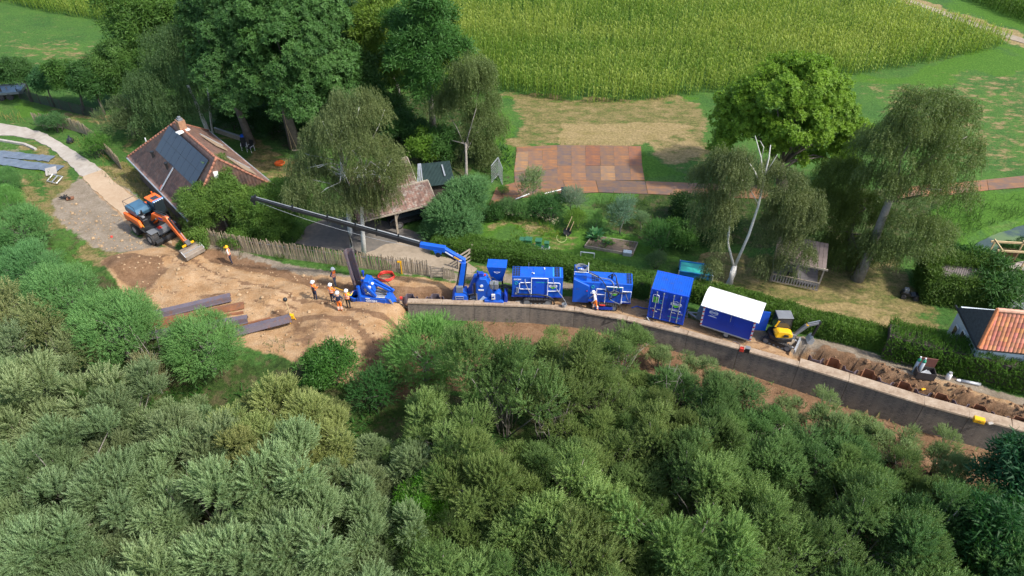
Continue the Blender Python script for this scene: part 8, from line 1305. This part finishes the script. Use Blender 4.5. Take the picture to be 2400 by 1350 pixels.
# ------------------------------------------------------------------ garden
for i, (u, s, lab) in enumerate((((0.88, 47.09), .95, 'leftmost of the four green beehives, low lid'), ((1.37, 47.0), 1.05, 'second green beehive from the left, tallest'), ((2.18, 46.91), 1.0, 'third green beehive, standing apart on its own stand'), ((2.85, 46.83), .75, 'rightmost and smallest green beehive'))):
    t = solo('beehive', lab, 'beehive', u, R(-8), 'green beehives in the garden'); t.scale = (s, s, s)
    mb = MB(); mb.box((0, 0, .32), (.48, .48, .36)); mb.box((0, 0, .62), (.46, .46, .22)); mb.build('hive_box', M['green'], t, bevel=.01); mb = MB(); mb.box((0, 0, .77), (.54, .54, .08)); mb.build('lid', pm('dark_green_lid', (.03, .12, .06), .5) if i == 0 else bpy.data.materials['dark_green_lid'], t); mb = MB(); mb.box((0, -.1, .08), (.75, .6, .08)); [mb.box((x, 0, .02), (.08, .5, .1)) for x in (-.3, .3)]; mb.build('stand', M['galv'], t); mb = MB(); mb.box((0, -.25, .2), (.25, .03, .03)); mb.build('entrance', M['black'], t)
def bed(lab, q4, w=.10):
    c = (sum(p[0] for p in q4) / 4, sum(p[1] for p in q4) / 4); t = solo('raised_bed', lab, 'raised bed', (*c, 0))
    for a, b in zip(q4, q4[1:] + q4[:1]): mb = MB(); mb.beam((a[0] - c[0], a[1] - c[1], .12), (b[0] - c[0], b[1] - c[1], .12), .06, .26); mb.build('board', M['wood'], t)
    mb = MB(); mb.slab([((p[0] - c[0]) * .98, (p[1] - c[1]) * .98) for p in q4], -.1, .18); mb.build('soil', pm('bed_soil', (.13, .095, .065), .95, 0, .3, 3) if 'bed_soil' not in bpy.data.materials else bpy.data.materials['bed_soil'], t)
bed('board edged vegetable bed right of the rhubarb', [(5.98, 46.86), (6.74, 48.29), (10.41, 47.33), (9.78, 45.76)]); t = solo('glass_cloche', 'small pale glass cloche box at the corner of the vegetable bed', 'cloche', (9.38, 45.93), R(-12)); mb = MB(); mb.box((0, 0, .15), (.7, .45, .3)); mb.build('box', M['galv'], t); mb = MB(); mb.box((0, 0, .32), (.66, .42, .03)); mb.build('glass', pm('pale_glass', (.35, .42, .46), .15), t)
t = solo('goal_frame', 'small white wooden goal frame on the lawn behind the hedge', 'goal', (6.07, 45.36), R(-10)); mb = MB(); mb.beam((-.55, 0, 0), (-.55, 0, .62), .06, .06); mb.beam((.55, 0, 0), (.55, 0, .62), .06, .06); mb.beam((-.58, 0, .64), (.58, 0, .64), .06, .06); mb.build('frame', M['white'], t)
t = solo('wheelbarrow', 'black barrow tipped up with its long handles in the air', 'wheelbarrow', (4.64, 48.6)); mb = MB(); mb.lathe([(.05, -.2), (.28, -.12), (.36, .1), (.33, .1), (.2, -.08)], (0, 0, .45), 12, M=Matrix.Rotation(R(70), 3, 'X')); mb.build('tray', M['black'], t); mb = MB(); mb.cyl((-.1, .0, .6), (.35, .3, 1.75), .03, 6); mb.cyl((.2, -.05, .5), (.5, .1, 1.35), .03, 6); mb.build('handle', M['newwood'], t); mb = MB(); mb.wheel((0, -.1, .18), .18, .08, n=12); mb.build('wheel', M['rubber'], t)
t = solo('garden_hoop', 'yellow plastic hoop propped on the lawn left of the barrow', 'hoop', (4.13, 47.75)); mb = MB(); mb.tube([(.42 * math.cos(a), .1 * math.sin(a), .42 + .42 * math.sin(a)) for a in np.linspace(2.6, 6.8, 16)], .025, 6); mb.build('hoop', pm('yellow_green_pipe', (.45, .50, .20), .5), t)
for i, (a, b, lab) in enumerate((((2.92, 54.9), (4.99, 55.7), 'white pole lying on the rusty track near the dark bin'), ((0.31, 53.98), (1.55, 54.76), 'white pole end showing left of the pale feathery bush'))):
    t = solo('white_pole', lab, 'pole', (*a, .09)); mb = MB(); mb.cyl((0, 0, .05), (b[0] - a[0], b[1] - a[1], .12), .05, 8); mb.build('pole', M['white'], t)
t = solo('waste_bin', 'dark green bin at the near edge of the rusty track', 'bin', (*(4.66, 54.83), .06)); mb = MB(); mb.prism([(-.2, -.2, 0), (.2, -.2, 0), (.2, .2, 0), (-.2, .2, 0)], (0, 0, .65)); mb.build('bin', pm('dark_green_plastic', (.015, .05, .04), .5), t, bevel=.03); mb = MB(); mb.box((0, 0, .68), (.46, .46, .06)); mb.build('lid', M['dark'], t)
def rosette(name, label, cat, loc, n, l, col, seed):
    g = np.random.default_rng(seed); t = solo(name, label, cat, loc); a = g.uniform(0, 6.28, n); e = g.uniform(.3, 1.35, n); d = np.stack([np.cos(a) * np.sin(e), np.sin(a) * np.sin(e), np.cos(e)], 1); p = d * g.uniform(.3, 1.0, (n, 1)) * l
    mb = MB(); [mb.tube([(0, 0, 0), tuple(p[i] * .6), tuple(p[i])], .018, 4) for i in range(0, n, 2)]; mb.build('stems', M['green'], t); vs = []
    for i in range(n): vs += _leafquad(p[i], p[i] + d[i] * l * .55 + np.array([0, 0, -.08]), l * .52, (0, 0, 1))
    V_ = np.array(vs); T_ = np.repeat(np.clip(g.normal(.5, .25, n), 0, 1), 3); o = link('leaves', np_mesh('leaves', V_, np.arange(len(V_)).reshape(-1, 3), L['round'], np.stack([T_] * 3 + [np.ones_like(T_)], 1)), t); o.color = (*col, 1)
rosette('rhubarb', 'big leaved rhubarb clump at the left end of the vegetable bed', 'plant', (*(7.01, 48.11), .1), 60, .75, (.9, 1.15, 1.1), 3); rosette('squash_plant', 'lighter leafy plant trailing over the front of the vegetable bed', 'plant', (*(7.95, 47.21), .15), 40, .5, (1.3, 1.2, .6), 4)
growth('flower_bed', [([(-0.29, 48.6), (0.55, 49.97), (2.57, 50.1), (4.27, 49.03), (4.2, 47.81), (1.79, 48.11), (0.0, 47.81)], 1.0)], 22, 'weed', 'shoot', .55, (1.7, 1.35, .45), 81); growth('vegetables', [([(6.05, 46.86), (6.72, 48.11), (10.25, 47.21), (9.72, 45.87)], .8)], 14, 'weed', 'ball', .32, (1.1, 1.0, .6), 82, zoff=.15)
growth('white_flowers', [([(-1.31, 51.59), (1.88, 51.92), (4.21, 49.97), (3.63, 49.34), (1.11, 50.61), (-1.11, 50.61)], 1.0)], 16, 'dryg', 'ball', .16, (2.4, 2.5, 4.5), 83, zoff=.75); growth('border_plants', [([(-1.31, 51.59), (1.88, 51.92), (4.21, 49.97), (3.62, 49.03), (1.1, 50.29), (-1.11, 50.48)], 1.4), ([(4.03, 49.97), (6.93, 49.65), (11.44, 48.11), (11.17, 47.51), (6.86, 48.84)], .8)], 10, 'weed', 'shoot', .8, (.85, .9, .8), 84)
growth('plate_joint_weeds', [([(0.12, 59.36), (0.64, 63.78), (0.34, 63.78), (-0.16, 59.2)], 2.0), ([(13.07, 64.13), (12.51, 57.26), (12.79, 57.26), (13.29, 64.13)], 2.0), ([(4.33, 64.4), (13.11, 64.4), (13.07, 64.13), (4.31, 64.13)], 1.0), ([(7.91, 55.04), (17.4, 54.4), (17.31, 53.98), (7.87, 54.69)], 1.5)], 14, 'weed', 'shoot', .32, (.9, 1.1, .7), 85)
growth('hedge_foot_grass', [([(-3.36, 43.54), (-0.34, 43.54), (3.96, 42.07), (10.28, 40.21), (9.91, 39.87), (3.92, 41.36), (-0.33, 42.75)], .8), ([(13.79, 38.54), (18.24, 36.51), (20.86, 35.22), (25.22, 33.46), (24.81, 33.14), (20.18, 34.93), (13.68, 37.99)], .6)], 9, 'dryg', 'shoot', .3, (.8, .9, .7), 86)
for i, (p, rz, lab) in enumerate((((-26.78, 63.34), .3, 'dark garden chair with white arms below the leaning oak, left one'), ((-26.02, 62.91), -.4, 'dark garden chair with white arms below the leaning oak, right one'))):
    t = solo('garden_chair', lab, 'chair', p, rz, 'garden chairs under the oak'); mb = MB(); mb.box((0, 0, .45), (.5, .5, .05)); mb.build('seat', M['black'], t); mb = MB(); mb.box((0, .26, .8), (.5, .05, .7), M=Matrix.Rotation(R(-12), 3, 'X')); mb.build('backrest', M['black'], t)
    for x in (-.27, .27): mb = MB(); mb.tube([(x, -.25, 0), (x, -.28, .62), (x, .22, .64), (x, .25, 0)], .025, 6); mb.build('leg', M['print'], t)
t = solo('kettle_grill', 'dark kettle grill with a blue lid behind the garden chairs', 'grill', (-27.11, 64.49)); mb = MB(); mb.lathe([(.05, .6), (.28, .7), (.3, .85)], n=14); mb.build('bowl', M['black'], t); mb = MB(); mb.lathe([(.3, .86), (.26, 1.0), (.05, 1.1)], n=14); mb.build('lid', M['blue'], t); mb = MB(); [mb.cyl((.3 * math.cos(a), .3 * math.sin(a), 0), (.1 * math.cos(a), .1 * math.sin(a), .65), .02, 5) for a in (0, 2.1, 4.2)]; mb.build('leg', M['galv'], t)
t = solo('swing', 'rope swing hanging beside the thick chestnut trunk', 'swing', (-21.7, 62.31)); mb = MB(); mb.cyl((0, 0, .45), (-.15, .3, 4.2), .02, 5); mb.cyl((.5, .1, .45), (-.15, .3, 3.2), .02, 5); mb.build('rope', M['newwood'], t); mb = MB(); mb.box((.25, .05, .45), (.6, .2, .04)); mb.build('seat', M['wood'], t)
t = solo('orange_toy', 'small orange toy on the lawn right of the farmhouse', 'toy', (-22.56, 60.48)); mb = MB(); mb.lathe([(.5, .02), (.52, .1), (.4, .12), (.1, .06)], n=12); mb.build('tub', M['orange'], t); mb = MB(); mb.tube([(.45 * math.cos(a), .45 * math.sin(a), .13) for a in np.linspace(0, 6.28, 13)[:-1]], .03, 5, closed=True); mb.build('rim', M['orange'], t)
t = solo('garden_wall', 'low pale wall edge behind the farmhouse lawn', 'wall', (-29.55, 66.21)); a_ = Vector((*(-30.89, 66.95), 0)) - t.location; b_ = Vector((*(-27.33, 64.93), 0)) - t.location; mb = MB(); mb.beam(a_ + Vector((0, 0, .25)), b_ + Vector((0, 0, .25)), .12, .5); mb.build('wall', M['wood'], t); mb = MB(); mb.beam(a_ + Vector((0, 0, .53)), b_ + Vector((0, 0, .53)), .18, .06); mb.build('coping', M['galv'], t)

# ------------------------------------------------------------------ far left: flatbed trailer, tarpaulins, frame, bags
t = solo('flatbed_trailer', 'grey flatbed trailer parked at the far left edge', 'trailer', (-57.58, 75.3), R(12)); mb = MB(); mb.box((0, 0, .85), (5.2, 2.0, .12)); mb.build('bed', pm('blue_grey_bed', (.20, .27, .32), .5), t); mb = MB(); mb.box((0, -.98, .76), (5.2, .06, .24)); mb.box((0, .98, .95), (5.2, .06, .3)); mb.box((2.58, 0, .95), (.06, 2.0, .3)); mb.build('side_board', M['grey'], t); mb = MB(); mb.beam((-2.4, 0, .6), (2.6, 0, .6), .5, .14); mb.build('chassis', M['dark'], t)
for x in (.2, 1.1):
    for y in (-.9, .9): mb = MB(); mb.wheel((x, y, .35), .35, .22, n=14); mb.build('wheel', M['rubber'], t)
t = solo('leaning_post', 'pale post leaning beside the flatbed trailer', 'post', (-56.56, 75.3)); mb = MB(); mb.cyl((0, 0, -.1), (-.3, .1, 1.2), .05, 7); mb.build('post', M['wood'], t)
for lab, pts, w in (('upper grey tarpaulin strip lying on the grass at the left', [(-53.56, 62.74), (-50.77, 62.31), (-47.97, 61.81), (-45.11, 61.39)], 1.1), ('lower grey tarpaulin strip lying on the grass at the left', [(-52.92, 61.64), (-49.98, 60.89), (-46.6, 60.0), (-43.28, 59.36)], 1.2)):
    t = solo('tarpaulin', lab, 'tarpaulin', (*pts[0], 0)); c_ = path_len(pts); mb = MB(); n_ = 24; vs = []
    for k in range(n_ + 1):
        p, d = path_at(pts, c_, c_[-1] * k / n_); 
        for s in (-1, -.4, .3, 1): vs.append((p.x - d.y * w / 2 * s - pts[0][0] + rnd.uniform(-.05, .05), p.y + d.x * w / 2 * s - pts[0][1] + rnd.uniform(-.08, .08), zg(p.x, p.y) + .08 + rnd.uniform(0, .07)))
    mb.add(vs, [(k * 4 + j, k * 4 + j + 1, k * 4 + 5 + j, k * 4 + 4 + j) for k in range(n_) for j in range(3)]); o = mb.build('sheet', M['tarp'], t); so_ = o.modifiers.new('thick', 'SOLIDIFY'); so_.thickness = .03
t = solo('board', 'pale grey panel lying on the grass by the tarpaulin ends', 'board', (*(-43.94, 58.88), .10), R(-60)); mb = MB(); mb.box((0, 0, .05), (1.5, .95, .06)); mb.build('board', M['concrete'], t); mb = MB(); mb.box((0, 0, -.02), (1.3, .1, .08)); mb.build('batten', M['wood'], t)
t = solo('framework', 'small open timber pallet lying at the track verge', 'framework', (*(-42.66, 57.18), .1), R(-20)); mb = MB(); mb.tube([(-.6, -.4, .1), (.6, -.4, .1), (.6, .4, .35), (-.6, .4, .35)], .06, 4, closed=True); mb.build('border', M['galv'], t); mb = MB(); mb.beam((0, -.4, .12), (0, .4, .36), .08, .06); mb.build('crossbar', M['galv'], t)  # an open timber frame: border and crossbar only, no deck boards
t = solo('rubbish_bag', 'black rubbish bag on the verge beside the pale track', 'bag', (-44.87, 64.75)); mb = MB(); mb.lathe([(.2, 0), (.36, .15), (.32, .4), (.12, .55), (.05, .68)], n=10); mb.build('bag', M['black'], t); mb = MB(); mb.lathe([(.05, .6), (.12, .72), (.1, .74)], n=8); mb.build('knot', M['black'], t)
t = solo('scrap_heap', 'small heap of dark scrap on the rubble left of the track', 'scrap', (-40.21, 54.26)); mb = MB(); [mb.beam((rnd.uniform(-.5, .5), rnd.uniform(-.3, .3), .1), (rnd.uniform(-.6, .6), rnd.uniform(-.4, .4), rnd.uniform(.2, .5)), .08, .06) for _ in range(9)]; mb.build('bars', M['dark'], t); mb = MB(); mb.box((.35, -.1, .15), (.6, .4, .12), rz=.4); mb.build('plate', M['rustpile'], t)
t = solo('paint_mark', 'small red cap on the rubble left of the excavator', 'cap', (-33.64, 48.35)); mb = MB(); mb.lathe([(.1, 0), (.1, .1), (.05, .14)], n=10); mb.build('cap', M['red'], t)
t = solo('low_kerb', 'old stone edge left of the pale track at the left frame edge', 'kerb', (*(-53.63, 65.11), 0)); pts = [(-55.36, 65.84), (-52.32, 65.11), (-49.23, 64.22), (-47.61, 63.17)]; c_ = path_len(pts)
for k in range(8): a_, _ = path_at(pts, c_, c_[-1] * k / 8); b_, _ = path_at(pts, c_, c_[-1] * (k + .96) / 8); mb = MB(); mb.beam(a_ - t.location + Vector((0, 0, .06)), b_ - t.location + Vector((0, 0, .06)), .25, .25); mb.build('kerb_stone', M['concrete'], t)
t = solo('garden_scooter', 'dark ride-on mower in the shade left of the ivy shed', 'mower', (29.97, 40.61), R(-15)); mb = MB(); mb.side([(-.6, .25), (-.55, .6), (-.1, .55), (.1, .35), (.4, .45), (.65, .4), (.65, .25)], -.25, .25); mb.build('body', M['black'], t, bevel=.03); mb = MB(); [mb.wheel((x, y, .18), .18, .12, n=10) for x in (-.4, .45) for y in (-.3, .3)]; mb.build('wheels', M['rubber'], t); mb = MB(); mb.box((-.3, 0, .65), (.3, .35, .3)); mb.build('seat', M['grey'], t)
for p, rz, lab in (((37.24, 39.49), .3, 'dark sunbed on the patio behind the cottage, left one'), ((38.17, 39.11), .3, 'dark sunbed on the patio behind the cottage, at the frame edge')):
    t = solo('sunbed', lab, 'sunbed', (*p, .08), rz); mb = MB(); mb.box((0, 0, .3), (1.5, .6, .1)); mb.build('seat', M['grey'], t); mb = MB(); mb.box((.85, 0, .5), (.6, .6, .08), M=Matrix.Rotation(R(-45), 3, 'Y')); mb.build('backrest', M['grey'], t); mb = MB(); [mb.cyl((x, y, 0), (x, y, .28), .03, 6) for x in (-.6, .6) for y in (-.25, .25)]; mb.build('legs', M['galv'], t)
